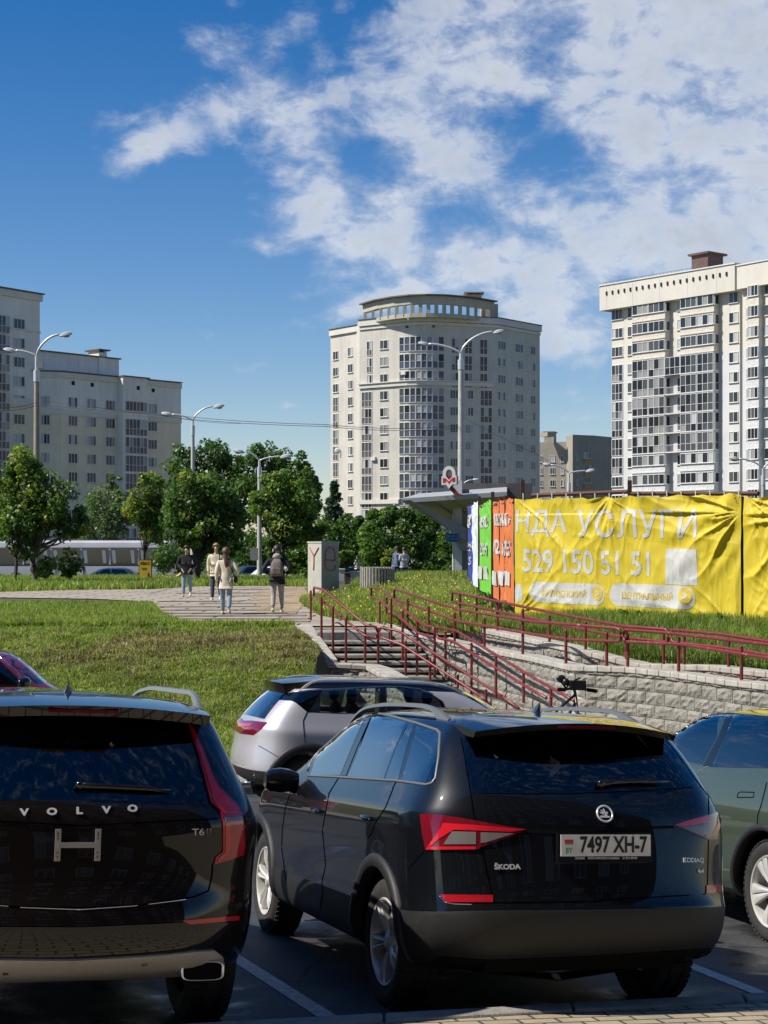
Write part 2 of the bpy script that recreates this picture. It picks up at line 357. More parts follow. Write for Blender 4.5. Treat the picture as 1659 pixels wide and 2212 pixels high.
tag(sheet('far_pavement',[x for x in xs if x<-1.45]+[-1.41]+[x for x in xs if x>-1.4],fr2,farz,[MATS['grey_pavers']]),kind='structure')
# parking bay lines (painted sheets 4 mm above the asphalt)
paint=mat('worn_white_paint',(.5,.5,.48),.6,vary=.35,vscale=22)
def bayline(p0,p1,wd=.11):
    a=Vector(p0);b=Vector(p1); d=(b-a).normalized(); n=Vector((-d.y,d.x))*wd/2; V=[];N=30
    for i in range(N+1):
        q=a.lerp(b,i/N)
        for s_ in (-1,1): x,y=q.x+n.x*s_,q.y+n.y*s_; V.append((x,y,lot(x,y)+.004))
    o=np_mesh('parking_line',V,[(2*i,2*i+2,2*i+3,2*i+1) for i in range(N)],[paint]); return tag(o,kind='structure')
def lotpt(px,py):
    Y=9.0
    for _ in range(40): Y=(CZ-lot(X_(px,Y),Y))*F/(py-YH)
    return (X_(px,Y),Y)
l0=lotpt(540,2090); l1=lotpt(712,2200); d=(Vector(l1)-Vector(l0)).normalized()
l1=Vector(l1)+d*.05; bayline(Vector(l0)-d*4.3,l1)
l0=lotpt(1525,2100); l1=lotpt(1640,2146); d=(Vector(l1)-Vector(l0)).normalized(); bayline(Vector(l0)-d*4.3,Vector(l1))
# ---- paved path and sandy patch on the plateau
def poly_sheet(name,poly,mat_,dz,step=.5):
    pts=[Vector((p_.x,p_.y)) for p_ in poly]; n=len(pts); x0=min(p_.x for p_ in pts);x1=max(p_.x for p_ in pts);y0=min(p_.y for p_ in pts);y1=max(p_.y for p_ in pts)
    extra=[]; nx=int((x1-x0)/step);ny=int((y1-y0)/step)
    for i in range(1,nx):
        for j in range(1,ny): extra.append(Vector((x0+i*step,y0+j*step)))
    vs,_,fs,*_r=delaunay_2d_cdt(pts+extra,[],[list(range(n))],1,1e-4)
    mb=MB(); mb.add([(v.x,v.y,zplat(v.x,v.y)+dz) for v in vs],[tuple(f) for f in fs]); return tag(mb.build(name,mat_,smooth=True),kind='structure')
def pg(*pts): return [PZ(a,b,0) for a,b in pts]
poly_sheet('paved_path',pg((0,1291),(-200,1291),(-200,1281),(0,1279),(150,1275),(330,1273),(430,1267),(560,1266),(664,1268),(664,1290),(645,1302),(690,1331),(745,1341),(820,1346),(832,1353),(628,1353),(622,1353),(400,1353),(350,1331),(330,1308),(290,1298),(200,1294)),MATS['plaza_slabs'],.01,.8)
poly_sheet('sand_patch',pg((560,1276),(600,1268),(664,1270),(672,1285),(660,1300),(650,1312),(640,1328),(580,1330),(545,1318),(560,1300),(540,1290)),MATS['sandy_soil'],.02,.8)
# slab lips across the path: the long low steps
mb=MB()
for px0,px1,py in ((410,622,1353),(385,668,1346),(360,665,1339),(380,660,1333),(355,640,1327),(352,600,1320),(345,560,1313),(430,640,1305),(340,520,1301),(500,630,1289),(380,560,1283),(450,640,1275)):
    a=PZ(px0,py,0.0);b=PZ(px1,py+random.uniform(-1,1),0.0)
    mb.prism([a+Vector((0,0,-.03)),b+Vector((0,0,-.03)),b+Vector((0,.0,.035)),a+Vector((0,0,.035))],(0,.55,-.0))
tag(mb.build('path_slab_edges',mat('slab_edge',(.26,.225,.19),.9,vary=.4,vscale=3)),kind='structure')
# the road beyond
mb=MB(); mb.quad((-300,103.5,-.93),(300,103.5,-.93),(300,131,-.93),(-300,131,-.93)); tag(mb.build('road',mat('road_asphalt',(.09,.09,.092),.8,vary=.2)),kind='structure')
# ---- stairs: each tread a slab with its riser
def wx(poly,y):
    pts=sorted([(p_.y,p_.x) for p_ in poly]); return interp(pts,y)
mb=MB()
for i in range(11):
    yt=35-.36*i; z=-.1-.12*i
    xl=wx(LW,yt)+.34; xr=wx([Vector((v.x,v.y,0)) for v in COPE],yt)-.08
    xr=max(xr,xl+.8)
    mb.prism([(xl,yt-.36,z-.13),(xl,yt+.02,z-.13),(xl,yt+.02,z-.125),(xl,yt-.36,z-.12)],(xr-xl,0,0)) if False else None
    mb.box(((xl+xr)/2,yt-.17,z-.12-.035),(xr-xl,.40,.07)); mb.box(((xl+xr)/2,yt-.02+.05,z-.19),(xr-xl-.02,.1,.14))
st=mb.build('staircase',stepm); bv=st.modifiers.new('b','BEVEL'); bv.width=.012
tag(st,'flight of worn grey concrete steps between the block walls, climbing to the plateau','stairs')
mb=MB(); mb.prism([(-1.40,34.98,-.40),(.10,34.98,-.40),(-.05,36.6,-.40),(-1.75,36.6,-.40)],(0,0,.34)); tag(mb.build('stair_landing',stepm),kind='structure')
# ---- block walls with coping
def offset(poly,d):
    r_=[]
    for i,p_ in enumerate(poly):
        a=poly[max(0,i-1)];b=poly[min(len(poly)-1,i+1)]; t_=Vector((b.x-a.x,b.y-a.y)).normalized(); r_.append(Vector((p_.x-t_.y*d,p_.y+t_.x*d,p_.z)))
    return r_
def resample(poly,L):
    out=[poly[0]]; 
    for a,b in zip(poly,poly[1:]):
        n=max(1,round((b-a).length/L)); out+=[a.lerp(b,k/n) for k in range(1,n+1)]
    return out
def coping(poly,wd,inset,th,name,parent,over=.05):
    mb=MB(); pts=resample(poly,.27); o0=offset(pts,-over); o1=offset(pts,wd)
    for i in range(len(pts)-1):
        a,b,c,d=o0[i],o0[i+1],o1[i+1],o1[i]; g=(b-a).normalized()*.004; h=(c-d).normalized()*.004
        z=Vector((0,0,-th)); mb.prism([a+g+z,b-g+z,c-h+z,d+h+z],(0,0,th))
    o=mb.build(name,coping_m,parent); bv=o.modifiers.new('b','BEVEL'); bv.width=.012; bv.segments=2; return o
def blockwall(name,poly,zbot,label,cat='wall',ch=.2,bw=.40,wd=.34,seed=1):
    rr=random.Random(seed); root=empty(name,(0,0,0),label=label,cat=cat)
    mb=MB(); mo=MB(); cum=[0]
    for a,b in zip(poly,poly[1:]): cum.append(cum[-1]+Vector((b.x-a.x,b.y-a.y)).length)
    def at(s_):
        for i in range(len(cum)-1):
            if s_<=cum[i+1] or i==len(cum)-2: k=(s_-cum[i])/(cum[i+1]-cum[i]); return poly[i].lerp(poly[i+1],k),Vector((poly[i+1].x-poly[i].x,poly[i+1].y-poly[i].y,0)).normalized()
    top=lambda s_: at(s_)[0].z-.085
    for c in range(12):
        z0=zbot+c*ch; s_=-(c%2)*bw/2
        while s_<cum[-1]:
            a=max(0,s_); b=min(cum[-1],s_+bw); s_+=bw
            if b-a<.05: continue
            zt=min(z0+ch-.012,min(top(a),top(b)))
            if zt-z0<.03: continue
            pa,da=at(a+.006);pb,db=at(b-.006)
            n=Vector((da.y,-da.x,0))
            # rough face: 5x3 grid of points pushed out unevenly
            nx_,nz_=6,4; V=[]
            for j in range(nz_+1):
                for i in range(nx_+1):
                    q=pa.lerp(pb,i/nx_); q=Vector((q.x,q.y,z0+(zt-z0)*j/nz_))
                    e=min(i,nx_-i,j,nz_-j); q+=n*((.010 if e==0 else .028)+(rr.uniform(-.013,.018) if e else 0)); V.append(q)
            Fq=[(j*(nx_+1)+i,j*(nx_+1)+i+1,(j+1)*(nx_+1)+i+1,(j+1)*(nx_+1)+i) for j in range(nz_) for i in range(nx_)]
            mb.add(V,Fq)
            # sides of the block back to the mortar
            ring=[i for i in range(nx_+1)]+[(j+1)*(nx_+1)-1 for j in range(1,nz_+1)]+[nz_*(nx_+1)+i for i in range(nx_-1,-1,-1)]+[j*(nx_+1) for j in range(nz_-1,0,-1)]
            k=len(mb.v); back=[V[i]-n*.03 for i in ring]; m_=len(ring)
            mb.add([V[i] for i in ring]+back,[(i,m_+i,m_+(i+1)%m_,(i+1)%m_) for i in range(m_)])
    for i in range(len(poly)-1):
        a,b=poly[i],poly[i+1]; n=Vector((b.y-a.y,-(b.x-a.x),0)).normalized()
        mo.prism([Vector((a.x,a.y,zbot-.3))-n*.004,Vector((b.x,b.y,zbot-.3))-n*.004,Vector((b.x,b.y,b.z-.07))-n*.004,Vector((a.x,a.y,a.z-.07))-n*.004],-n*(wd-.05))
    mb.build('blocks',MATS['split_block'],root); mo.build('wall_core',mortar,root)
    coping(poly,wd,0,.085,'coping',root)
    return root
blockwall('retaining_wall',COPE,-1.5,'long split-face block wall with concrete coping, right of the stairs and under the ramp',wd=.30,seed=3)
blockwall('ramp_upper_wall',UPC,-.65,'low concrete-coped block wall behind the ramp, holding back the grass below the yellow banner',wd=.30,seed=4)
lw2=[v.copy() for v in LW]
blockwall('stair_side_wall',lw2,-1.5,'pale coped block wall on the left of the stairs beside the grass bank',wd=.38,seed=5)
# ramp floor between near and upper copings
mb=MB(); a_=resample(offset(COPE[1:],.28),.5); 
b_=UPC
def near(poly,p_):
    return min(resample(poly,.2),key=lambda q:(q.x-p_.x)**2+(q.y-p_.y)**2)
V=[];
for q in a_:
    u=near(b_,q) if q.y<33 else q+Vector((1.1,.3,0)); V+= [Vector((q.x,q.y,q.z-.12)),Vector((u.x,u.y,q.z-.12))]
mb.add(V,[(2*i,2*i+2,2*i+3,2*i+1) for i in range(len(a_)-1)]); tag(mb.build('ramp',MATS['red_pavers']),kind='structure')
# ---- handrails. posts: (px, y_top, y_base, Y); rails: [(px,py)..] following the depth of the posts
def rail(name,label,posts,rails,r=.026,closed_end=None,group=None):
    root=empty(name,P(posts[0][0],posts[0][2],posts[0][3]),label=label,cat='handrail',group=group); inv=Matrix.Translation(-root.location)
    tab=sorted((p_[0],p_[3]) for p_ in posts)
    def Yat(px):
        if px<tab[0][0] and len(tab)>1: s_=(tab[1][1]-tab[0][1])/(tab[1][0]-tab[0][0]); return tab[0][1]+s_*(px-tab[0][0])
        if px>tab[-1][0]: s_=(tab[-1][1]-tab[-2][1])/(tab[-1][0]-tab[-2][0]); return tab[-1][1]+s_*(px-tab[-1][0])
        return interp(tab,px)
    rp=[]
    for line in rails:
        mb=MB(); pts=[P(x,y,Yat(x)-.06) for x,y in line]; pts=[pts[0]]+[q for q in pts[1:]]
        # round the corners a little
        q=[pts[0]]
        for i in range(1,len(pts)-1):
            a,b,c=pts[i-1],pts[i],pts[i+1]; ra=min(.07,(a-b).length*.4); rc=min(.07,(c-b).length*.4)
            A=b+(a-b).normalized()*ra; C=b+(c-b).normalized()*rc; q+= [A,A.lerp(b,.5).lerp(b.lerp(C,.5),.5),C]
        q.append(pts[-1]); mb.tube([inv@v for v in q],r,10); mb.build('rail',MATS['red_rail_paint'],root,smooth=True); rp.append(line)
    for px,yt,yb,Y in posts:
        mb=MB(); a=P(px,yt,Y);b=P(px,yb,Y); b.z-=.05; mb.tube([inv@b,inv@a],r*1.0,10); mb.ball(inv@a,r,4)
        po=mb.build('post',MATS['red_rail_paint'],root,angle=50)
        br=MB(); n=0
        for line in rp:
            if line[0][0]-2<=px<=line[-1][0]+2 or line[-1][0]-2<=px<=line[0][0]+2:
                yy=interp(sorted(line),px+4); c=P(px+4,yy,Yat(px+4)-.06)
                zt=c.z-.02; zb=min(a.z-.03,zt-.06); s0=Vector((a.x,a.y,zb)); s1=Vector((c.x,c.y,zb)); s2=Vector((c.x,c.y,zt))
                br.tube([inv@s0,inv@s1,inv@s2],.008,6); n+=1
        if n: br.build('bracket',MATS['red_rail_paint'],po)
    return root
def ystair(py):    # depth on the stair slope for an image row
    lo,hi=28.,40.
    for _ in range(50):
        m_=(lo+hi)/2; yy=YH+(CZ-zstair(m_))*F/m_
        if yy>py: lo=m_
        else: hi=m_
    return lo
def SP(px,yt,yb): return (px,yt,yb,ystair(yb))
rail('stair_handrail','left red handrail of the stairs, upper run beside the grass bank wall',
 [SP(671.3,1277,1350),SP(694.4,1290,1374),SP(719.2,1312,1402),SP(747.3,1335,1429),SP(788.7,1358,1433.5)],
 [[(678,1288),(678,1268.8),(699,1273.8),(792,1351.5),(814,1353.8),(815,1379.6),(787,1373),(693,1295),(678,1288.7)]])
rail('stair_handrail','left red handrail of the stairs, lower run ending above the grey hatchback',
 [SP(816.8,1358,1436),SP(876.3,1386,1456),SP(929,1422.6,1466),SP(988.8,1459,1489),(1050,1492,1530,31.0)],
 [[(1050,1512),(1033.4,1500),(868,1392.8),(820,1376),(820,1354.8),(861.4,1363),(888,1379.6),(1079.7,1500.3),(1120,1530)]])
rail('stair_handrail','right red handrail of the stairs, upper run starting beside the round concrete bin',
 [(820,1300,1347,37.6),(845,1294,1396,34.4),(869.7,1320,1426,33.8),(901,1342,1454,33.0)],
 [[(802,1288),(802,1268.8),(823.4,1272),(861.4,1306.9),(914.4,1349.8),(937,1354.8),(939,1378),(901,1366.4),(868,1336.6),(820,1295.3),(802,1288.7)]])
rail('stair_handrail','right red handrail of the stairs, lower run against the block wall',
 [(939,1357,1455.7,32.9),(962.3,1366.4,1459,32.6),(1018.5,1391,1497,31.6),(1071.4,1421,1503,30.2),(1131,1455.7,1512,28.9),(1190,1486,1530,27.2)],
 [[(1180,1508),(1145.8,1488.7),(977,1384.6),(944,1378),(944,1354.8),(987,1363),(1152,1464),(1198.8,1490),(1240,1514)]])
def ycop(poly,px):
    for a,b in zip(poly,poly[1:]):
        pa=CX+a.x/a.y*F;pb=CX+b.x/b.y*F
        if pa<=px<=pb: return lerp(a.y,b.y,(px-pa)/(pb-pa))
    return poly[-1].y if px>0 and px>pb else poly[0].y
def CP(poly,px,yt,yb): return (px,yt,yb,ycop(poly,px)+.12)
rail('ramp_handrail','near red double handrail of the ramp, long run rising beside the stairs',
 [CP(COPE,835,1293.6,1351),CP(COPE,880.5,1294,1362),CP(COPE,926,1310,1368),CP(COPE,982,1325,1379.6),CP(COPE,1046.6,1338,1394.5),CP(COPE,1129.3,1317,1411),CP(COPE,1222.5,1363,1429),CP(COPE,1310.5,1368,1437.5)],
 [[(851.5,1292),(851.5,1272),(990.4,1316.8),(1152,1343),(1232,1348.5),(1340,1358),(1342,1386),(1232.6,1381.6),(1152,1370),(990,1341.6),(851.5,1294)]])
rail('ramp_handrail','near red double handrail of the ramp, right run leaving the picture above the green car',
 [CP(COPE,1356,1371,1439),CP(COPE,1466,1380,1443),CP(COPE,1601.7,1397,1461),CP(COPE,1720,1410,1485)],
 [[(1720,1433),(1656,1420.5),(1470,1391.7),(1347,1386),(1347,1359.6),(1452.7,1368),(1656,1391.7),(1760,1404)]])
rail('ramp_handrail','far red double handrail of the ramp, long run in front of the yellow banner',
 [CP(UPC,993.7,1286,1338),CP(UPC,1029.5,1294,1346.5),CP(UPC,1074.7,1304,1364.7),CP(UPC,1129.5,1317,1380),CP(UPC,1187,1330,1391.7),CP(UPC,1264.8,1345,1407),CP(UPC,1352.8,1362,1434),CP(UPC,1433.4,1369,1434)],
 [[(977,1298),(977,1278.8),(1152,1315),(1348,1352.8),(1443,1359.6),(1444,1388),(1334,1374.8),(1152,1336.6),(977,1300)]])
rail('ramp_handrail','far red double handrail of the ramp, right run over the tall grass under the banner',
 [CP(UPC,1478,1372,1438),CP(UPC,1574,1380,1441),CP(UPC,1690,1394,1460)],
 [[(1700,1420),(1656,1413.8),(1560,1399),(1450,1386.7),(1450,1360),(1560,1370),(1656,1385),(1760,1400)]])
print('site ok')
# ================================================================ buildings
def wallmat(name,col,dirt=.16,panel=None,rough_face=False):
    m,t,p,tc=newmat(name); o_=tc.outputs['Object']; p.inputs['Roughness'].default_value=.9
    mp=t.n('ShaderNodeMapping'); mp.inputs['Scale'].default_value=(1.2,1.2,.10); t.l(o_,mp.inputs[0])
    a=t.noise(o_,.22,6,.65); b2=t.noise(mp.outputs[0],1.0,6,.65); f=t.noise(o_,2.5,5,.7)
    k=t.m('ADD',t.m('ADD',t.m('MULTIPLY',a,.4),t.m('MULTIPLY',b2,.4)),t.m('MULTIPLY',f,.2))
    c0=tuple(c*(1-dirt*1.6) for c in col); c1=tuple(min(1,c*(1+dirt*.5)) for c in col)
    t.l(t.ramp(k,[(.32,c0),(.55,col),(.7,c1)]),p.inputs['Base Color'])
    if rough_face:
        b=t.n('ShaderNodeBump'); b.inputs['Strength'].default_value=.9; b.inputs['Distance'].default_value=.15; t.l(t.noise(o_,2.2,5,.6,.6),b.inputs['Height']); t.l(b.outputs[0],p.inputs['Normal'])
    return m
w_cream=wallmat('cream_render',(.56,.53,.465)); w_white=wallmat('white_render',(.58,.58,.575),.10); w_beige=wallmat('beige_render',(.61,.58,.51),.10); w_white_r=wallmat('rough_white_panel',(.59,.59,.585),.08,rough_face=True); w_beige_r=wallmat('rough_beige_panel',(.60,.56,.48),.1,rough_face=True)
w_lgrey=wallmat('light_grey_render',(.74,.71,.655)); w_lyel=wallmat('yellow_grey_render',(.72,.64,.475)); w_band=wallmat('pale_band',(.64,.61,.55),.12); w_dgrey=wallmat('grey_panel',(.34,.305,.25),.2); w_sand=wallmat('sand_panel',(.40,.36,.28)); roofm=mat('roof_edge',(.12,.11,.10),.8)
w_col=wallmat('colonnade_render',(.45,.42,.34)); 
wf=mat('white_window_frame',(.62,.62,.60),.5)
gl=[mat('pane_dark',(.020,.024,.028),.12,spec=.6),mat('pane_mid',(.07,.075,.08),.2,spec=.6),mat('pane_curtain',(.26,.26,.25),.4,spec=.5),mat('pane_blind',(.42,.43,.43),.5,spec=.4)]
bluep=mat('blue_panel',(.075,.088,.12),.25,vary=.2,vscale=.6); brownp=mat('brown_panel',(.10,.085,.075),.4,vary=.2,vscale=.6)
grille=mat('grey_grille',(.25,.23,.20),.7)
wrng=random.Random(5); WC={}
def wmesh(w,h,n,style,variant):
    key=(round(w,2),round(h,2),n,style,variant)
    if key in WC: return WC[key]
    r_=random.Random(hash(key)%9999+variant); mb=MB(); fr=.075
    mb.box((0,-.02,-h/2+fr/2),(w,.10,fr),0); mb.box((0,-.02,h/2-fr/2),(w,.10,fr),0)
    for i in range(n+1): mb.box((-w/2+fr/2+(w-fr)*i/n,-.02,0),(fr,.10,h-2*fr),0)
    for i in range(n):
        x0=-w/2+fr+(w-fr)*i/n; x1=x0+(w-fr)/n-fr
        if style=='win':
            g=1+(r_.choice([0,0,1,1,2,3]) if variant else 0); mb.quad((x0,.0,-h/2+fr),(x1,.0,-h/2+fr),(x1,.0,h/2-fr),(x0,.0,h/2-fr),g)
        else:      # full-height glazing: upper pane row and lower row
            zm=-h/2+h*(.48 if style=='blue' else .42); g=1+r_.choice([0,0,1,1,2,3]); mb.quad((x0,0,zm),(x1,0,zm),(x1,0,h/2-fr),(x0,0,h/2-fr),g)
            lo=5 if style=='blue' else (6 if style=='brown' else 1+r_.choice([0,0,1,1,2])); mb.quad((x0,0,-h/2+fr),(x1,0,-h/2+fr),(x1,0,zm),(x0,0,zm),lo)
    if style!='win': mb.box((0,-.02,-h/2+h*(.48 if style=='blue' else .42)),(w,.10,.06),0)
    if style=='win': mb.box((0,-.06,-h/2-.04),(w+.16,.22,.06),0)
    me=bpy.data.meshes.new('window'); me.from_pydata([tuple(v) for v in mb.v],[],mb.f)
    for m_ in [wf]+gl+[bluep,brownp]: me.materials.append(m_)
    me.polygons.foreach_set('material_index',mb.mi); me.update(); WC[key]=me; return me
class Fac:
    def __init__(s,a,b,root): # a,b = (px,Y); left to right
        s.A=Vector((X_(*a),a[1])); s.B=Vector((X_(*b),b[1])); s.L=(s.B-s.A).length; s.d=(s.B-s.A)/s.L; s.n=Vector((s.d.y,-s.d.x)); s.root=root; s.ang=math.atan2(s.d.y,s.d.x)
    def hit(s,px):
        k=(px-CX)/F; # x=k*y on the facade line
        t_=(k*s.A.y-s.A.x)/(s.d.x-k*s.d.y); q=s.A+s.d*t_; return t_,q
    def z(s,px,py): return CZ+(YH-py)/F*s.hit(px)[1].y
    def pt(s,t_,out=0): q=s.A+s.d*t_+s.n*out; return q
    def place(s,name,me,t_,z,out=0):
        o=bpy.data.objects.new(name,me); COL.objects.link(o); q=s.pt(t_,out); o.parent=s.root; o.location=Vector((q.x,q.y,z))-s.root.location; o.rotation_euler=(0,0,s.ang); return o
    def win(s,px0,px1,z,h,n=2,style='win',out=.03,name='window'):
        t0,t1=s.hit(px0)[0],s.hit(px1)[0]; return s.place(name,wmesh(t1-t0,h,n,style,wrng.randrange(5)),(t0+t1)/2,z,out)
    def box(s,name,t0,t1,z0,z1,o0,o1,m,bevel=0):
        mb=MB(); a,b=s.pt(t0,o0),s.pt(t1,o0); c,d=s.pt(t1,o1),s.pt(t0,o1); l=s.root.location
        mb.prism([Vector((q.x,q.y,z0))-l for q in (a,b,c,d)],(0,0,z1-z0)); return mb.build(name,m,s.root)
def building(name,label,loc): return empty(name,loc,label=label,cat='building')
def mass(root,plan,z0,z1,m,name='wall',back=14):  # plan: list of (px,Y) left to right; closed behind by a depth
    pts=[Vector((X_(*q),q[1])) for q in plan]; a,b=pts[0],pts[-1]; d=(b-a).normalized(); n=Vector((-d.y,d.x))
    poly=[Vector((q.x,q.y,z0))-root.location for q in pts+[b+n*back,a+n*back]]; mb=MB(); mb.prism(poly,(0,0,z1-z0)); return mb.build(name,m,root)
def strip(root,plan,z0,z1,out,th,m,name):   # thin band following the plan, pushed out
    pts=[Vector((X_(*q),q[1])) for q in plan]; mb=MB(); off=[]
    for i,p_ in enumerate(pts):
        a=pts[max(0,i-1)];b=pts[min(len(pts)-1,i+1)]; d=(b-a).normalized(); off.append((p_+Vector((d.y,-d.x))*out,p_-Vector((d.y,-d.x))*th))
    for (a,b),(c,e) in zip(off,off[1:]): mb.prism([Vector((q.x,q.y,z0))-root.location for q in (a,c,e,b)],(0,0,z1-z0))
    return mb.build(name,m,root)
cr1=lambda x,y:(.2645*x,603.5+.2645*y); cr2=lambda x,y:(685.8+.3141*x,603.5+.3141*y); cr3=lambda x,y:(1152.07+.3056*x,537.6+.3056*y)
# ---- centre tower with the curved crown
B=building('apartment_tower','cream tower with a curved glazed bay and a ring of columns on its roof',(8,284,-1))
lw_=[(714,290.4),(779,283.4)]; mn=[(777,281.6),(863,276.6),(880,275.7),(900,275.1),(920,275.0),(940,275.2),(959,275.8),(1073.7,278.8),(1166,288.7)]
zt=CZ+(YH-693)/F*281.6
mass(B,lw_,-1,zt-.6,w_cream); mass(B,mn,-1,zt-.2,w_cream)
strip(B,lw_,zt-1.5,zt-.5,.35,.3,w_band,'cornice'); strip(B,mn,zt-1.0,zt+.0,.45,.3,w_band,'cornice'); strip(B,mn,zt-1.6,zt-1.1,.22,.3,w_band,'cornice')
strip(B,lw_,zt-.45,zt-.3,.5,.6,roofm,'roof_edge'); strip(B,mn,zt+.02,zt+.16,.6,.8,roofm,'roof_edge')
belt=mn[:7]+[(1066,278.5)]
zb=CZ+(YH-833)/F*281.6; strip(B,belt,zb-.55,zb+.1,.28,.3,w_band,'belt'); strip(B,belt,zb+.12,zb+.3,.5,.3,w_band,'belt')
zb2=CZ+(YH-1083)/F*281.6; strip(B,mn[:2],zb2-.5,zb2+.2,.35,.3,w_band,'belt')
z0=CZ+(YH-752.7)/F*283.8; dz_=2.83
fR=Fac((1073.7,278.8),(1166,288.7),B); fM=Fac((959,275.8),(1073.7,278.8),B); fL=Fac((777,281.6),(863,276.6),B); fW=Fac((714,290.4),(779,283.4),B)
for i in range(11):
    z=z0-dz_*i
    for px in (1083,1120.8): fR.win(px-8.5,px+8.5,z,1.5,3)
    fR.win(1145,1156,z,1.5,2)
    if i<3: 
        for a,b in ((975,991),(1003,1020),(1036,1053)): fM.win(a,b,z-.45,2.5,2,'brown')
    else:
        for px in (981,1013.5): fM.win(px-9,px+9,z,1.5,3)
        fM.win(1037,1063,z-.5,2.6,3,'brown')
    fL.win(821,838,z,1.5,2)
    if i<3: fL.win(792.6,804,z-.45,2.5,2,'brown')
    else: fL.win(781.5,803.8,z-.5,2.6,3,'brown')
    fW.win(752,762.5,z-.35,1.5,2)
    fW.win(720,731,z-.6,1.5 if i<3 else 2.5,2,'win' if i<3 else 'brown')
# curved bay glazing: one part per storey
bay=[(863,276.6),(874,276.0),(886,275.45),(898,275.12),(910,275.0),(922,275.0),(934,275.1),(946,275.35),(959,275.8)]
for i in range(11):
    z=z0-dz_*i-.25; h=2.45; g=empty('balcony_glazing',(0,0,0)); g.parent=B; 
    fr_=MB(); gm=[MB() for _ in range(4)]; bp=MB(); allb=MB()
    for k in range(8):
        f_=Fac(bay[k],bay[k+1],B); L=f_.L; me=wmesh(L,h,1,'blue',wrng.randrange(6))
        M=Matrix.Translation(Vector((*f_.pt(L/2,.06),z))-B.location)@Matrix.Rotation(f_.ang,4,'Z')
        k0=len(allb.v); allb.v+=[M@v.co for v in me.vertices]; allb.f+=[tuple(q+k0 for q in pl.vertices) for pl in me.polygons]; allb.mi+=[pl.material_index for pl in me.polygons]
    bpy.data.objects.remove(g); allb.build('balcony_glazing',[wf]+gl+[bluep,brownp],B)
# vents under the roof
for px in (797,829.7,880,937,983,1011,1043,1082,1120.8):
    f_=fL if px<863 else (fM if px>959 else Fac((863,276.3),(959,275.4),B)) ; f_=fR if px>1073 else f_
    if px in(880,937): f_.place('vent',wmesh(.7,.7,1,'win',0),f_.hit(px)[0],CZ+(YH-706)/F*276,.5 if px==880 or px==937 else .0)
    else: f_.box('vent',f_.hit(px)[0]-.3,f_.hit(px)[0]+.3,z0+3.3,z0+3.9,-.2,.03,mat('dark_hole',(.02,.02,.02),.9))
# crown: curved row of columns under a slab
cr=[(783,283.5),(815,278.5),(850,275.3),(885,273.4),(920,272.8),(960,273.2),(1000,274.8),(1035,277.2),(1068,280.2)]
zc0=zt-.25; zc1=zc0+1.85; zc2=zc1+1.3
strip(B,cr,zc1,zc2,.0,1.0,w_col,'crown_beam'); strip(B,cr,zc2+.01,zc2+.22,.7,2.0,roofm,'crown_roof'); strip(B,cr,zc0-.3,zc0+.35,.0,.8,w_col,'crown_base')
for k in range(17):
    px=789+k*(1062-789)/16; f_=interp([(a,b) for a,b in cr],px); x=X_(px,f_+.45); mb=MB(); mb.box(Vector((x,f_+.5,(zc0+zc1)/2))-B.location,(.62 if 3<k<13 else .5,.9,zc1-zc0)); mb.build('crown_column',w_col,B)
strip(B,[(790,293),(1060,293)],zc0,zc1+.4,.0,.4,w_white,'penthouse_wall')
mb=MB(); x=X_(1023,282); mb.box(Vector((x,282,zc2+.8))-B.location,(2.6,2.4,1.3)); mb.box(Vector((x,282,zc2+1.75))-B.location,(3.4,3.2,.16)); mb.build('vent_stack',[w_dgrey],B)
strip(B,[(1066,281),(1076,281.5)],zc0,zc1+1.2,.0,4,w_col,'crown_end')
# a satellite dish and air conditioners
mb=MB(); q=fW.pt(fW.hit(735)[0],.6); mb.lathe([(.02,.0),(.35,.05),(.55,.16)],Vector((q.x,q.y,CZ+(YH-974)/F*q.y))-B.location,16,0,'Y'); mb.build('satellite_dish',wf,B)
for px,py in ((808,991),(873,806)):
    f_=fL if px<863 else Fac((863,276.6),(880,275.7),B); f_.box('air_conditioner',f_.hit(px)[0]-.45,f_.hit(px)[0]+.45,f_.z(px,py)-.3,f_.z(px,py)+.3,.02,.4,wf)
# ---- right tower, white below and beige above
B=building('apartment_tower','white and beige tower with glazed balconies and a brown roof vent',(40,240,-1))
A0=(1322,252.5);A1=(1598,233.6); f=Fac(A0,A1,B); zr=37.0; L=f.L
ztop=CZ+(YH-571)/F*233; zband=ztop-3.7
zsplit=zr-2.8*2.6
mass(B,[A0,A1],-1,zsplit,w_white); mass(B,[A0,A1],zsplit,zband+.3,w_beige)
f.box('top_band',-1.3,L+.2,zband,ztop,-13,1.35,w_beige); f.box('roof_edge',-1.4,L+.3,ztop+.005,ztop+.18,-13,1.5,wf)
tt=lambda x_: f.hit(cr3(x_,0)[0])[0]
for k in range(20): f.box('drain_spout',lerp(.2,L-1.2,k/19)-.12,lerp(.2,L-1.2,k/19)+.12,ztop-1.5+.0*k,ztop-.95,1.36,1.5,mat('dark_hole',(.02,.02,.02),.9))
for k in range(5): f.box('band_joint',L*k/4.6,L*k/4.6+.12,zband+.2,ztop-.3,1.352,1.37,w_white)
bays=[(tt(735),tt(967)),(tt(1075),tt(1313))]
colw=f
def W(f,t0,t1,z,h,n,style='win',out=.03,name='window'): return f.place(name,wmesh(t1-t0,h,n,style,wrng.randrange(5)),(t0+t1)/2,z,out)
for b0,b1 in bays:
    f.box('balcony_bay',b0,b1,-1,zsplit,0,1.1,w_white_r,); f.box('balcony_bay',b0,b1,zsplit,zband+.2,0,1.1,w_beige_r)
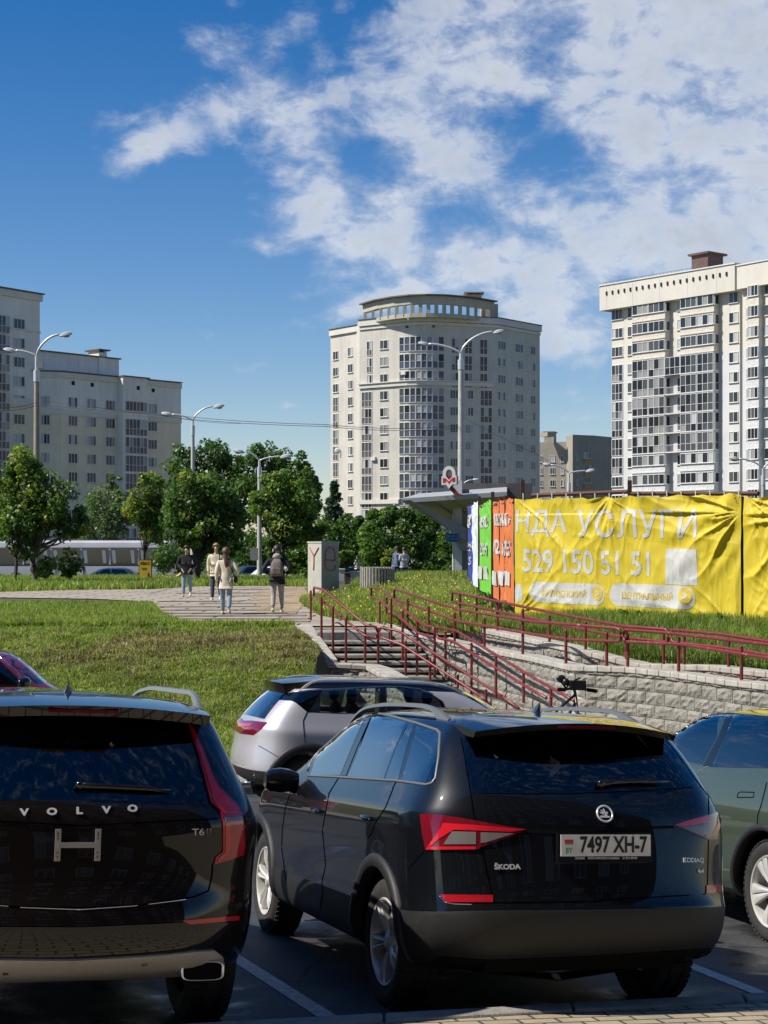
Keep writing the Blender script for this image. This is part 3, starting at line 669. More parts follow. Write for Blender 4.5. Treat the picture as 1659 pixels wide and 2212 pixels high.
for i in range(12):
    z=zr-2.8*i
    W(f,tt(1385),tt(1450),z,1.5,2); W(f,tt(668),tt(728),z,1.5,2)
    full=3<=i<=7
    if 3<=i<=8: W(f,tt(557),tt(634),z-.45,2.55,3,'full',.05,'balcony_glazing')
    else: W(f,tt(557),tt(634),z,1.5,3,'win',.05)
    for b0,b1 in bays:
        bm_=(b0+b1)/2
        for q0,q1 in ((b0+.05,bm_-.06),(bm_+.06,b1-.05)):
            if full: W(f,q0,q1,z-.4,2.62,3,'full',1.14,'balcony_glazing')
            else: W(f,q0,q1,z+.05,1.5,3,'win',1.14)
        mm=wmesh(.95,2.5 if full else 1.4,1,'full' if full else 'win',i%5)
        o=bpy.data.objects.new('side_window',mm); COL.objects.link(o); q=f.pt(b1+.03,.55); o.parent=B; o.location=Vector((q.x,q.y,z-(.4 if full else 0)))-B.location; o.rotation_euler=(0,0,f.ang+PI/2)
        f.box('floor_slab',b0-.05,b1+.05,z-1.78,z-1.66,0,1.25,wf if full else (w_white if i>2 else w_beige))
    g0,g1=bays[0][1],bays[1][0]
    if i==3: W(f,g0,g1,z-.4,2.62,3,'full',1.14,'balcony_glazing')
    else: W(f,g0+(g1-g0)*.48,g1-.05,z-(.3 if full else 0),2.1 if full else 1.5,2)
    if 4<=i<=7:
        f.box('floor_slab',g0,g1,z-1.8,z-1.62,0,1.15,w_white)
        mb=MB()
        for k in range(13):
            q=f.pt(lerp(g0,g1,k/12),1.1); mb.box(Vector((q.x,q.y,z-1.15))-B.location,(.035,.035,.95))
        a=f.pt(g0,1.1);b_=f.pt(g1,1.1); mb.tube([Vector((a.x,a.y,z-.66))-B.location,Vector((b_.x,b_.y,z-.66))-B.location],.03,6); mb.build('balcony_railing',wf,B)
f.box('roof_vent',tt(1035),tt(1150),ztop,ztop+3.0,-6,-2.6,mat('brown_sheet',(.10,.055,.045),.6,vary=.3,vscale=1)); f.box('vent_cap',tt(1020),tt(1165),ztop+3.01,ztop+3.3,-6.5,-2.2,mat('brown_sheet'))
mb=MB(); q=[f.pt(tt(x),-1) for x in (510,900,1400)]; N=26
for k in range(N):
    c=f.pt(lerp(-1,L*.72,k/N),.9); mb.tube([Vector((c.x,c.y,ztop+.15))-B.location,Vector((c.x,c.y,ztop+.55))-B.location],.03,5)
a=f.pt(-1,.9);b_=f.pt(L*.72,.9); mb.tube([Vector((a.x,a.y,ztop+.55))-B.location,Vector((b_.x,b_.y,ztop+.55))-B.location],.03,5); mb.build('roof_railing',roofm,B)
f2=Fac((1604,231.5),(1760,221),B); L2=f2.L; zt2=CZ+(YH-576)/F*231.5
mass(B,[(1604,231.5),(1760,221)],-1,zsplit,w_white); mass(B,[(1604,231.5),(1760,221)],zsplit,zt2-3.2,w_beige); f2.box('top_band',-.2,L2,zt2-3.2,zt2,-13,.9,w_beige); f2.box('roof_edge',-.3,L2,zt2+.005,zt2+.18,-13,1.05,wf)
t2=lambda px:f2.hit(px)[0]
f2.box('balcony_bay',t2(1624),t2(1649),-1,zsplit,0,.9,w_white_r); f2.box('balcony_bay',t2(1624),t2(1649),zsplit,zt2-3.2,0,.9,w_beige_r)
for i in range(12):
    z=zr-2.8*i+.1
    W(f2,t2(1613),t2(1622),z,1.5,1); W(f2,t2(1625.5),t2(1648),z,1.5,3,'win',.93); W(f2,t2(1652),t2(1672),z,1.5,2)
# ---- grey block far behind
B=building('apartment_block','low grey-brown panel apartment block far behind, between the two towers',(45,385,-1))
def zz(py,Y): return CZ+(YH-py)/F*Y
mass(B,[(1160,385),(1224,383)],-1,zz(955,384),w_dgrey); mass(B,[(1222,384),(1237,376),(1284,379)],-1,zz(939.5,377),w_dgrey); mass(B,[(1283,382),(1335,388)],-1,zz(962,385),w_dgrey)
fa=Fac((1160,385),(1224,383),B);fb=Fac((1237,376),(1284,379),B);fc=Fac((1283,382),(1335,388),B)
for i in range(6):
    for a_,px0,px1 in ((fa,1166,1172),(fa,1188,1199),(fa,1211,1218),(fb,1245,1249),(fc,1295,1307),(fc,1317,1323)):
        a_.win(px0,px1,zz(991,383)-2.8*i,1.5,2)
    fb.box('balcony',fb.hit(1261)[0],fb.hit(1277)[0],zz(1003,378)-2.8*i,zz(993,378)-2.8*i,0,.3,mat('orange_panel',(.45,.24,.10),.7)); fb.win(1261,1277,zz(984,378)-2.8*i,1.4,3)
fc.box('painted_panel',fc.hit(1284)[0],fc.hit(1330)[0],zz(1018,384),zz(984,384),0,.02,w_white)
fa.box('chimney',fa.hit(1170)[0],fa.hit(1191)[0],zz(955,384),zz(932,384),-6,-3,w_dgrey); fa.box('chimney_cap',fa.hit(1168)[0],fa.hit(1193)[0],zz(932,384),zz(930,384),-6.4,-2.6,roofm)
fb.box('chimney',fb.hit(1216)[0],fb.hit(1233)[0],zz(945,384),zz(936,384),-9,-6,w_dgrey)
# ---- left block with corner bay
B=building('apartment_block','shaded grey and yellow block with stepped roof and chimney behind the left trees',(-45,255,-1))
f=Fac((132,250),(391,267.5),B); L=f.L; zt=f.z(200,806.5)
zt=CZ+(YH-803)/F*250; zsp=CZ+(YH-893)/F*250
fl=Fac((60,249),(132,250),B)
mass(B,[(60,249),(132,250),(391,267.5)],-1,zsp,w_lyel); mass(B,[(60,249),(132,250),(391,267.5)],zsp,zt,w_lgrey)
strip(B,[(60,249),(132,250),(391,267.5)],zsp-.2,zsp+.9,.18,.2,w_band,'belt'); strip(B,[(60,249),(132,250),(391,267.5)],zt-.9,zt-.05,.25,.2,w_band,'cornice'); strip(B,[(60,249),(132,250),(391,267.5)],zt+.01,zt+.15,.5,1,roofm,'roof_edge')
f.box('corner_bay',f.hit(254)[0],f.hit(308)[0],-1,zt+.02,0,1.3,w_lgrey); f.box('roof_edge',f.hit(252)[0],f.hit(310)[0],zt+.03,zt+.2,0,1.6,roofm)
zw=f.z(157,869)
for i in range(8):
    z=zw-2.82*i
    for px in (157,197,238,328.7): W(f,f.hit(px-10)[0],f.hit(px+10)[0],z,1.55,3)
    fl.win(88,108,z,1.55,3)
    W(f,f.hit(259)[0],f.hit(306)[0],z-(.0 if i==0 else .45),1.55 if i==0 else 2.6,6,'win' if i==0 else 'full',1.34,'balcony_glazing')
for px in (158,199,287,331): f.box('vent',f.hit(px)[0]-.3,f.hit(px)[0]+.3,zw+2.6,zw+3.2,-.1,.04 if px!=287 else 1.33,mat('dark_hole'))
f.box('roof_box',f.hit(143)[0]-3,f.hit(279)[0],zt-1,zt+3.1,-9,-2.5,w_lgrey); f.box('roof_edge',f.hit(143)[0]-3.3,f.hit(279)[0]+.3,zt+3.11,zt+3.3,-9.3,-2.2,roofm)
f.box('chimney',f.hit(234)[0],f.hit(251)[0],zt-.5,zt+3.9,-5,-2.3,w_lgrey); f.box('chimney_cap',f.hit(230)[0],f.hit(256)[0],zt+4.2,zt+4.4,-5.5,-1.9,roofm)
for px in (235,250): f.box('chimney_post',f.hit(px)[0]-.2,f.hit(px)[0]+.2,zt+3.9,zt+4.2,-4.8,-2.5,w_lgrey)
# ---- tall block at the left edge
B=building('apartment_tower','tall grey apartment tower cut by the left edge, with a narrow glazed column of balconies',(-55,245,-1))
f=Fac((-80,238),(86,250),B); L=f.L; zt=CZ+(YH-637)/F*250; zsp=CZ+(YH-880)/F*250
mass(B,[(-80,238),(86,250)],-1,zsp,w_lyel); mass(B,[(-80,238),(86,250)],zsp,zt,w_lgrey)
f.box('cornice',0,L+.3,zt-1.0,zt-.02,-12,.35,w_band); f.box('roof_edge',0,L+.5,zt+.01,zt+.2,-12,.6,roofm); f.box('belt',0,L+.05,zt-5.8,zt-5.5,0,.15,w_band); f.box('belt',0,L+.05,zsp,zsp+1.1,0,.18,w_band)
zw=f.z(41,700)
for i in range(12):
    z=zw-2.82*i
    W(f,f.hit(29)[0],f.hit(53)[0],z,1.55,3); W(f,f.hit(-42)[0],f.hit(18)[0],z-.4,2.6,7,'full',.3,'balcony_glazing')
# ---- the block behind the photographer, seen only in reflections: it keeps the tails of the cars dark
bk=wallmat('red_brown_brick',(.10,.035,.025),.2)
B=building('brick_apartment_block','dark red-brown brick block behind the camera, mirrored in the tailgates of the two black SUVs',(0,-16,0))
mb=MB(); mb.box((4,-6,23),(70,10,50)); mb.build('wall',bk,B)
for i in range(15):
    for k in range(16):
        me=wmesh(1.7,1.5,2,'win',(i+k)%5); o=bpy.data.objects.new('window',me); COL.objects.link(o); o.parent=B; o.location=(-26+k*3.8,-.96,1.6+2.9*i); o.rotation_euler=(0,0,PI)
print('buildings ok')
# ================================================================ cars
black_paint=mat('black_paint',(.004,.005,.007),.35,coat=1,spec=.08)
volvo_paint=mat('brown_black_paint',(.007,.005,.0045),.35,coat=1,spec=.08)
m,t,p,tc=newmat('silver_paint'); p.inputs['Base Color'].default_value=(.46,.45,.47,1); p.inputs['Metallic'].default_value=.25; p.inputs['Roughness'].default_value=.36; p.inputs['Coat Weight'].default_value=1; p.inputs['Coat Roughness'].default_value=.03
m,t,p,tc=newmat('green_paint'); p.inputs['Base Color'].default_value=(.06,.085,.055,1); p.inputs['Metallic'].default_value=.45; p.inputs['Roughness'].default_value=.33; p.inputs['Coat Weight'].default_value=1; p.inputs['Coat Roughness'].default_value=.03
red_paint=mat('red_paint',(.22,.012,.035),.3,coat=1); white_paint=mat('white_paint',(.62,.62,.62),.35,coat=.8); dark_paint=mat('dark_blue_paint',(.03,.04,.06),.3,coat=1)
badge_m=mat('badge_silver',(.60,.60,.60),.25,metal=.35); plastic=mat('grey_plastic',(.012,.012,.013),.55,vary=.12,vscale=20,bump=.15,bscale=300); gloss_blk=mat('gloss_black',(.006,.006,.007),.12,coat=.5); matte_blk=mat('matte_black',(.006,.006,.006),.9,spec=.1)
seam_m=mat('panel_gap',(.002,.002,.002),.9,spec=.0)
tyre_m=mat('tyre_rubber',(.022,.021,.020),.85,vary=.3,vscale=12); alloy=mat('alloy',(.62,.61,.58),.35,metal=.35); alloy_dark=mat('dark_alloy',(.03,.03,.032),.4,metal=.5)
chrome=mat('chrome',(.75,.75,.76),.12,metal=1); satin=mat('satin_silver',(.50,.475,.43),.45,metal=.35); rail_grey=mat('rail_grey',(.16,.165,.17),.45,metal=.4)
lamp_red=mat('lamp_red',(.58,.012,.025),.12,coat=1); lamp_dark=mat('lamp_dark_red',(.15,.005,.012),.10,coat=1); lamp_clear=mat('lamp_clear',(.15,.14,.135),.12,coat=1)
plate_w=mat('plate_white',(.78,.76,.70),.5); seat_m=mat('seat_fabric',(.012,.012,.013),.9); ink=mat('black_ink',(.01,.01,.01),.5); ink_g=mat('green_ink',(.10,.30,.14),.5); ink_r=mat('red_ink',(.55,.04,.03),.5); ink_w=mat('white_ink',(.6,.6,.6),.5)
def glassmat(name,tint,refl=1.0):
    m=bpy.data.materials.new(name); m.use_nodes=True; t=NT(m.node_tree); o=t.n('ShaderNodeOutputMaterial')
    tr=t.n('ShaderNodeBsdfTransparent'); tr.inputs[0].default_value=tint+(1,); gl=t.n('ShaderNodeBsdfGlossy'); gl.inputs[0].default_value=(refl,refl,refl,1); gl.inputs['Roughness'].default_value=.01
    fr=t.n('ShaderNodeFresnel'); fr.inputs[0].default_value=1.52; mx=t.n('ShaderNodeMixShader'); t.l(t.m('MULTIPLY',fr.outputs[0],2.2,clamp=True),mx.inputs[0]); t.l(tr.outputs[0],mx.inputs[1]); t.l(gl.outputs[0],mx.inputs[2]); t.l(mx.outputs[0],o.inputs[0]); MATS[name]=m; return m
glass_c=glassmat('car_glass',(.80,.86,.83)); glass_t=glassmat('tinted_glass',(.10,.12,.13)); glass_r=glassmat('rear_glass',(.66,.76,.71),.8)
def loft_levels(lv,side_n=11):
    """half body cage: list of rings, each a list of points with y<=0 on the right side, from rear centre to front centre"""
    rings=[]
    for L in lv:
        W,xr,xf=L['W'],L['xr'],L['xf']; rr=min(L.get('rr',.35),W*.8); rf=min(L.get('rf',.5),W*.8); cr=L.get('cr',.05); cf=L.get('cf',.12); zs=L['zs']
        if isinstance(zs,(int,float)): zs=[(0,zs)]
        zr=L.get('zr',zs[0][1]); zf=L.get('zf',zs[-1][1]); zc=L.get('zc',0)
        wf=L.get('wf',1.0); pts=[]
        if W<1e-6: rr=rf=0; cr=cf=0
        for f in (0,.45,1):
            y=(W-rr)*f; pts.append((xr+cr*(y/max(W,1e-6))**2,y,zr+zc*(1-f*f)))
        xa=xr+cr
        for a in (30,60):
            pts.append((xa+rr*(1-math.cos(R(a)))-cr*0,W-rr+rr*math.sin(R(a)),lerp(zr,interp(zs,xa+rr),a/90)))
        x0=xa+rr; x1=xf-cf-rf
        for k in range(side_n):
            f=k/(side_n-1); x=lerp(x0,x1,f); y=W*interp(L.get('wp',[(0,1),(1,1)]),f); pts.append((x,y,interp(zs,x)))
        Wf=W*interp(L.get('wp',[(0,1),(1,1)]),1)
        for a in (30,60): pts.append((x1+rf*math.sin(R(a)),Wf-rf+rf*math.cos(R(a)),lerp(interp(zs,x1),zf,a/90)))
        for f in (1,.45,0):
            y=(Wf-rf)*f; pts.append((xf-cf*(y/max(W,1e-6))**2,y,zf))
        rings.append([Vector(q) for q in pts])
    return rings
def eval_mesh(o):
    dg=bpy.context.evaluated_depsgraph_get(); dg.update(); return bpy.data.meshes.new_from_object(o.evaluated_get(dg))
class Car:
    def __init__(s,name,label,cat,x,y,yaw,paint,lv,clad_lv=-1,zoff=0,slope=True,group=None,zlot=None):
        s.paint=paint; s.clad_lv=clad_lv
        fw=Vector((-math.sin(yaw),math.cos(yaw),0)); z=lot(x,y) if zlot is None else zlot
        if slope:
            gx,gy=-.029,(-.08 if y<12.3 else -.045); up=Vector((-gx,-gy,1)).normalized()
        else: up=Vector((0,0,1))
        lf=up.cross(fw).normalized(); fw=lf.cross(up)
        M=Matrix((fw,lf,up)).transposed().to_4x4(); M.translation=Vector((x,y,z+zoff)); s.M=M; s.inv=M.inverted()
        s.root=bpy.data.objects.new(name,None); COL.objects.link(s.root); s.root.matrix_world=M; tag(s.root,label,cat,group)
        s.o=s.inv@Vector((0,0,CZ))
        rings=loft_levels(lv); n=len(rings[0]); V=[];Fs=[];mi=[];cre=[]
        bm=bmesh.new(); cl=bm.edges.layers.float.new('crease_edge')
        vs={}
        for sg in (1,-1):
            for i,r_ in enumerate(rings):
                for j,q in enumerate(r_):
                    vs[(sg,i,j)]=bm.verts.new((q.x,q.y*sg,q.z))
            for i in range(len(rings)-1):
                for j in range(n-1):
                    a=[vs[(sg,i,j)],vs[(sg,i,j+1)],vs[(sg,i+1,j+1)],vs[(sg,i+1,j)]]
                    if sg==1: a=a[::-1]
                    f=bm.faces.new(a); f.material_index=1 if i<clad_lv else 0; f.smooth=True
        for i,L in enumerate(lv):
            if L.get('cre',0):
                for sg in (1,-1):
                    for j in range(n-1):
                        e=bm.edges.get((vs[(sg,i,j)],vs[(sg,i,j+1)])); e[cl]=L['cre']
        bmesh.ops.remove_doubles(bm,verts=bm.verts,dist=.0005)
        bmesh.ops.dissolve_degenerate(bm,edges=bm.edges,dist=.0004)
        bmesh.ops.recalc_face_normals(bm,faces=bm.faces)
        me=bpy.data.meshes.new('body'); bm.to_mesh(me); bm.free()
        me.materials.append(paint); me.materials.append(plastic); me.materials.append(matte_blk)
        o=bpy.data.objects.new('body',me); COL.objects.link(o); ss=o.modifiers.new('s','SUBSURF'); ss.levels=2; ss.render_levels=2
        s.body=o; full=eval_mesh(o); o.modifiers.clear(); o.data=full
        bm=bmesh.new(); bm.from_mesh(full); bmesh.ops.triangulate(bm,faces=bm.faces); s.bvh=BVHTree.FromBMesh(bm); bm.free()
        s.cut=[]
    # --- projection on the body surface, all in car space
    def px(s,u,v):
        d=(s.M.to_3x3().inverted()@Vector(((u-CX)/F,1,(YH-v)/F))).normalized()
        h,n,_,_=s.bvh.ray_cast(s.o,d)
        if h is None:
            best=1e9; t0=s.M.translation.length-1.5
            for k in range(70):
                hh,nn,_,dd=s.bvh.find_nearest(s.o+d*(t0+k*.1))
                if hh is not None and dd<best: best=dd; h,n=hh,nn
        return h,n
    def ray(s,o,d):
        h,n,_,_=s.bvh.ray_cast(Vector(o),Vector(d))
        if h is None: h,n,_,_=s.bvh.find_nearest(Vector(o)+Vector(d)*3)
        if n.dot(Vector(d))>0: n=-n
        return h,n
    def patch(s,name,poly,mats,mode='px',off=.004,th=.012,step=None,mirror=False,parent=None,flat=0,smooth=True,only_mirror=False):
        n=len(poly); pts=[Vector((a,b)) for a,b in poly]
        x0=min(q.x for q in pts);x1=max(q.x for q in pts);y0=min(q.y for q in pts);y1=max(q.y for q in pts)
        if step is None: step=max(x1-x0,y1-y0)/14
        # subdivide the outline
        out=[]
        for a,b in zip(pts,pts[1:]+pts[:1]):
            k=max(1,int((b-a).length/step)); out+=[a.lerp(b,i/k) for i in range(k)]
        ex=[Vector((x0+(i+.5)*step,y0+(j+.5)*step)) for i in range(int((x1-x0)/step)+1) for j in range(int((y1-y0)/step)+1)]
        vs,_,fs,*_r=delaunay_2d_cdt(out+ex,[],[list(range(len(out)))],1,1e-6)
        V=[];N=[]
        for v in vs:
            if mode=='px': h,nn=s.px(v.x,v.y); nn=-nn if nn.dot(s.o-h)<0 else nn
            elif mode=='rear': h,nn=s.ray((-3,v.x,v.y),(1,0,0))
            elif mode=='front': h,nn=s.ray((8,v.x,v.y),(-1,0,0))
            elif mode=='left': h,nn=s.ray((v.x,3,v.y),(0,-1,0))
            elif mode=='top': h,nn=s.ray((v.x,v.y,4),(0,0,-1))
            V.append(h+nn*off);N.append(nn)
        fs=[tuple(f) for f in fs]; us=sorted({i for f in fs for i in f}); rm={a:b for b,a in enumerate(us)}; V=[V[i] for i in us]; N=[N[i] for i in us]; fs=[tuple(rm[i] for i in f) for f in fs]
        objs=[]
        for sg in ((1,-1) if mirror else ((-1,) if only_mirror else (1,))):
            W=[Vector((v.x,v.y*sg,v.z)) for v in V]; NN=[Vector((v.x,v.y*sg,v.z)) for v in N]; 
            ff=[f for f in fs]
            a=(W[ff[0][1]]-W[ff[0][0]]).cross(W[ff[0][2]]-W[ff[0][0]])
            if a.dot(NN[ff[0][0]])<0: ff=[f[::-1] for f in ff]
            mb=MB(); mb.add(W,ff)
            # skirt back into the body gives the panel thickness
            be={}
            for f in ff:
                for i in range(len(f)):
                    e=(f[i],f[(i+1)%len(f)])
                    if (e[1],e[0]) in be: del be[(e[1],e[0])]
                    else: be[e]=1
            B=[w_-n_*th for w_,n_ in zip(W,NN)]; k=len(W); mb.v+=B
            for a,b in be: mb.f.append((b,a,a+k,b+k)); mb.mi.append(0)
            objs.append(mb.build(name,mats,parent or s.root,smooth=False,angle=40 if smooth else None))
        s.last=(V,N,fs); return objs[0]
    def half_rear(s,pts):      # pixel outline of the right half of something on the tail -> full (y,z) outline
        q=[s.px(u,v)[0] for u,v in pts]; q=[(min(a.y,-.0),a.z) for a in q]
        return q+[(-a,b) for a,b in q[::-1]]
    def seam(s,pts,mode='px',r=.0035,mirror=False,mats=None,name='panel_gap',parent=None,off=0,k=6):
        out=[]
        for (a,b),(c,d) in zip(pts,pts[1:]):
            for i in range(k): out.append((lerp(a,c,i/k),lerp(b,d,i/k)))
        out.append(pts[-1]); Q=[]
        for a,b in out:
            if mode=='px': h,nn=s.px(a,b); nn=-nn if nn.dot(s.o-h)<0 else nn
            elif mode=='rear': h,nn=s.ray((-3,a,b),(1,0,0))
            elif mode=='left': h,nn=s.ray((a,3,b),(0,-1,0))
            elif mode=='top': h,nn=s.ray((a,b,4),(0,0,-1))
            Q.append(h+nn*off)
        for sg in ((1,-1) if mirror else (1,)):
            mb=MB(); mb.tube([(q.x,q.y*sg,q.z) for q in Q],r,6); mb.build(name,mats or seam_m,parent or s.root,smooth=True)
        return Q
    def cutter(s,mb): s.cut.append(mb.build('cutter',matte_blk))
    def cut_poly(s,V,d):    # opening: outline V (local points) swept along +-d
        mb=MB(); mb.prism([v-Vector(d) for v in V],Vector(d)*2); s.cutter(mb)
    def wheels(s,xa,xb,ty,r,wr,width,style,arch_r,flare=None,hub='wheel',tread=None,well_z=None):
        s.wr=(xa,xb)
        for x in (xa,xb):
            for sg in (1,-1):
                mb=MB(); mb.cyl((x,sg*(ty-.30),r+.015),arch_r,sg*.6,40,axis='Y'); s.cutter(mb)
        proto=None
        for x in (xa,xb):
            for sg in (1,-1):
                if proto is None: proto=w_=make_wheel(r,wr,width,style)
                else: w_=copy_tree(proto)
                w_.parent=s.root; w_.location=(x,sg*ty,r); w_.rotation_euler=(0,.3*x,0 if sg==1 else PI)
        if flare:
            for x in (xa,xb):
                for sg in (1,-1):
                    pts=[]; 
                    for k in range(29):
                        a=R(-22+(224)*k/28); q=(x+math.cos(a)*(arch_r+flare/2-.004),r+.015+math.sin(a)*(arch_r+flare/2-.004))
                        h,nn=s.ray((q[0],3,max(q[1],.16)),(0,-1,0)); pts.append(Vector((q[0],h.y,max(q[1],.16))))
                    mb=MB(); V=[];
                    for k,q in enumerate(pts):
                        a=R(-22+224*k/28); d=Vector((math.cos(a),0,math.sin(a)))
                        y=q.y
                        for dr,dy in ((-flare/2,-.05),(-flare/2,.012),(-flare/2+.012,.022),(flare/2-.014,.018),(flare/2,.004),(flare/2,-.03)): V.append(Vector((q.x,(y+dy)*sg,q.z))+d*dr)
                    n_=6; Fq=[]
                    for k in range(len(pts)-1):
                        for j in range(n_-1):
                            f=(k*n_+j,k*n_+j+1,(k+1)*n_+j+1,(k+1)*n_+j); Fq.append(f if sg==1 else f[::-1])
                    mb.add(V,Fq); mb.build('arch_trim',plastic,s.root,angle=50)
    def cabin(s,x0,x1,z0,z1,w0,w1,xt0,xt1):
        mb=MB(); k_=.80; v=[(x0,-w0*k_,z0),(x1,-w0,z0),(x1,w0,z0),(x0,w0*k_,z0),(xt0,-w1*.88,z1),(xt1,-w1,z1),(xt1,w1,z1),(xt0,w1*.88,z1)]
        zm=(z0*.45+z1*.55); m_=[(lerp(x0,xt0,.30),-w0*k_,zm),(lerp(x1,xt1,.25),-w0*.97,zm),(lerp(x1,xt1,.25),w0*.97,zm),(lerp(x0,xt0,.30),w0*k_,zm)]
        vv=v[:4]+m_+v[4:]
        mb.add(vv,[(3,2,1,0),(8,9,10,11)]+[(i,(i+1)%4,(i+1)%4+4,i+4) for i in range(4)]+[(i+4,(i+1)%4+4,(i+1)%4+8,i+8) for i in range(4)]); s.cutter(mb)
    def finish(s):
        o=s.body
        def vol(me):
            bm=bmesh.new(); bm.from_mesh(me); v=bm.calc_volume(); bm.free(); return v
        v0=vol(o.data)
        for c in s.cut:
            bm=bmesh.new(); bm.from_mesh(c.data); bmesh.ops.recalc_face_normals(bm,faces=bm.faces); cv=abs(bm.calc_volume()); bm.to_mesh(c.data); bm.free()
            md=o.modifiers.new('c','BOOLEAN'); md.operation='DIFFERENCE'; md.solver='EXACT'; md.object=c
            me=eval_mesh(o); v1=vol(me)
            if v1<v0-cv*1.05-.01 or v1>v0+.02: md.solver='FAST'; bpy.data.meshes.remove(me); me=eval_mesh(o); v1=vol(me); print('retry',v0,v1)
            o.modifiers.clear()
            if v1<v0-cv*1.05-.01 or v1>v0+.02: print('boolean skipped',v0,v1,cv); bpy.data.meshes.remove(me); continue
            old=o.data; o.data=me; bpy.data.meshes.remove(old); v0=v1
        me=o.data
        for c in s.cut:
            d=c.data; bpy.data.objects.remove(c); 
            if d.users==0: bpy.data.meshes.remove(d)
        me.set_sharp_from_angle(angle=R(32)); o.parent=s.root; return s.root
def make_wheel(r,wr,width,style):
    """wheel lying in the XZ plane, outer face at y=0 pointing +y"""
    root=empty('wheel'); mb=MB(); w=width
    prof=[(wr-.012,-.015),(wr+.006,-.004),(wr+.03,.006),(r-.045,.008),(r-.018,-.006),(r-.003,-.03),(r,-w*.3),(r,-w*.7),(r-.006,-w+.03),(r-.05,-w),(wr,-w+.02),(wr-.012,-w+.03)]
    mb.lathe(prof,(0,0,0),56,0,'Y'); 
    # tread blocks
    for k in range(56):
        a=2*PI*k/56
        for j,yy in enumerate((-.035,-w*.5,-w+.05)):
            aa=a+(.03 if j==1 else 0); c=Vector((math.cos(aa)*(r+.001),yy,math.sin(aa)*(r+.001))); 
            M=Matrix.Translation(c)@Matrix.Rotation(-aa,4,'Y'); mb.box((0,0,0),(.012,w*.2,.028),0,0,M)
    mb.build('tyre',tyre_m,root,angle=40)
    rim=MB(); rm=0
    rim.lathe([(wr,-.012),(wr-.006,.0),(wr-.016,-.004),(wr-.024,-.02),(wr-.03,-w*.5),(wr-.05,-w*.8)],(0,0,0),48,0,'Y')
    n={'five':5,'multi':5,'y':5}.get(style,5)
    for k in range(n):
        a=2*PI*k/n+.1
        prs=((-.17,-.05),(.05,.17)) if style!='y' else ((-.24,-.02),(.02,.24))
        for p_ in prs:
            # spoke: narrow at the hub, wide at the rim, slightly dished
            a0i=a+p_[0]*.6*2.2; a1i=a+p_[1]*.6*2.2; a0o=a+p_[0]*1.35; a1o=a+p_[1]*1.35
            ri,ro=.055,wr-.014
            def q(rad,ang,y): return Vector((rad*math.cos(ang),y,rad*math.sin(ang)))
            rmid=(ri+ro)*.55; am0=(a0i+a0o)/2; am1=(a1i+a1o)/2
            top=[q(ri,a0i,-.035),q(rmid,am0,-.012),q(ro,a0o,-.010),q(ro,a1o,-.010),q(rmid,am1,-.012),q(ri,a1i,-.035)]
            cen=[(top[0]+top[5])/2+Vector((0,.008,0)),(top[1]+top[4])/2+Vector((0,.010,0)),(top[2]+top[3])/2+Vector((0,.004,0))]
            b=[v-Vector((0,.035,0)) for v in top]
            rim.add(top+cen+b,[(0,1,7,6),(1,2,8,7),(6,7,4,5),(7,8,3,4),(1,0,9,10),(2,1,10,11),(4,3,12,13),(5,4,13,14),(0,6,5,14,9)])
    rim.lathe([(.001,-.012),(.03,-.012),(.034,-.018),(.06,-.03),(.075,-.05),(.075,-.09)],(0,0,0),24,0,'Y')
    rim.build('rim',alloy,root,angle=35)
    dk=MB(); dk.lathe([(.17,-.075),(.165,-.065),(.06,-.065),(.06,-.075)],(0,0,0),32,0,'Y'); dk.lathe([(wr-.045,-w*.62),(.001,-w*.62)],(0,0,0),32,0,'Y'); dk.build('brake_disc',alloy_dark if style=='y' else mat('disc_steel',(.12,.115,.11),.5,metal=.7),root,smooth=True)
    return root
def seats(car,rows,mat_=None):
    for x,ys,z in rows:
        for y in ys:
            mb=MB(); mb.ball((x,y,z+.02),.29,7,0,(.28,.85,1.05)); mb.build('seat_back',seat_m,car.root,smooth=True)
            hb=MB(); hb.ball((x-.03,y,z+.40),.135,7,0,(.42,1.0,.72)); hb.build('headrest',seat_m,car.root,smooth=True)
def mirrors(car,x,y,z,paint,sc=1,sides=(1,-1)):
    for sg in sides:
        mb=MB(); bmp=MB()
        rings=[]; 
        for k,(yy,a,b,dx) in enumerate(((.0,.055,.055,-.02),(.05,.085,.075,0),(.12,.10,.085,.01),(.19,.09,.075,.0),(.225,.05,.045,-.02))):
            ring=[]
            for j in range(12):
                t_=2*PI*j/12; ring.append(Vector((x+dx+(math.copysign(abs(math.cos(t_))**.7,math.cos(t_)))*a*.8*sc,sg*(y+.06+yy*sc),z+(math.copysign(abs(math.sin(t_))**.7,math.sin(t_)))*b*sc)))
            rings.append(ring)
        Fq=[]
        for i in range(4):
            for j in range(12):
                f=(i*12+j,i*12+(j+1)%12,(i+1)*12+(j+1)%12,(i+1)*12+j); Fq.append(f if sg==-1 else f[::-1])
        mb.add([v for r_ in rings for v in r_],Fq+[tuple(range(12)),tuple(48+j for j in range(12))]); o=mb.build('side_mirror',paint,car.root,angle=60)
        ar=MB(); ar.tube([(x+.02,sg*(y-.05),z-.07),(x+.01,sg*(y+.10),z-.055)],[.04,.028],8); ar.build('mirror_arm',plastic,o,smooth=True)
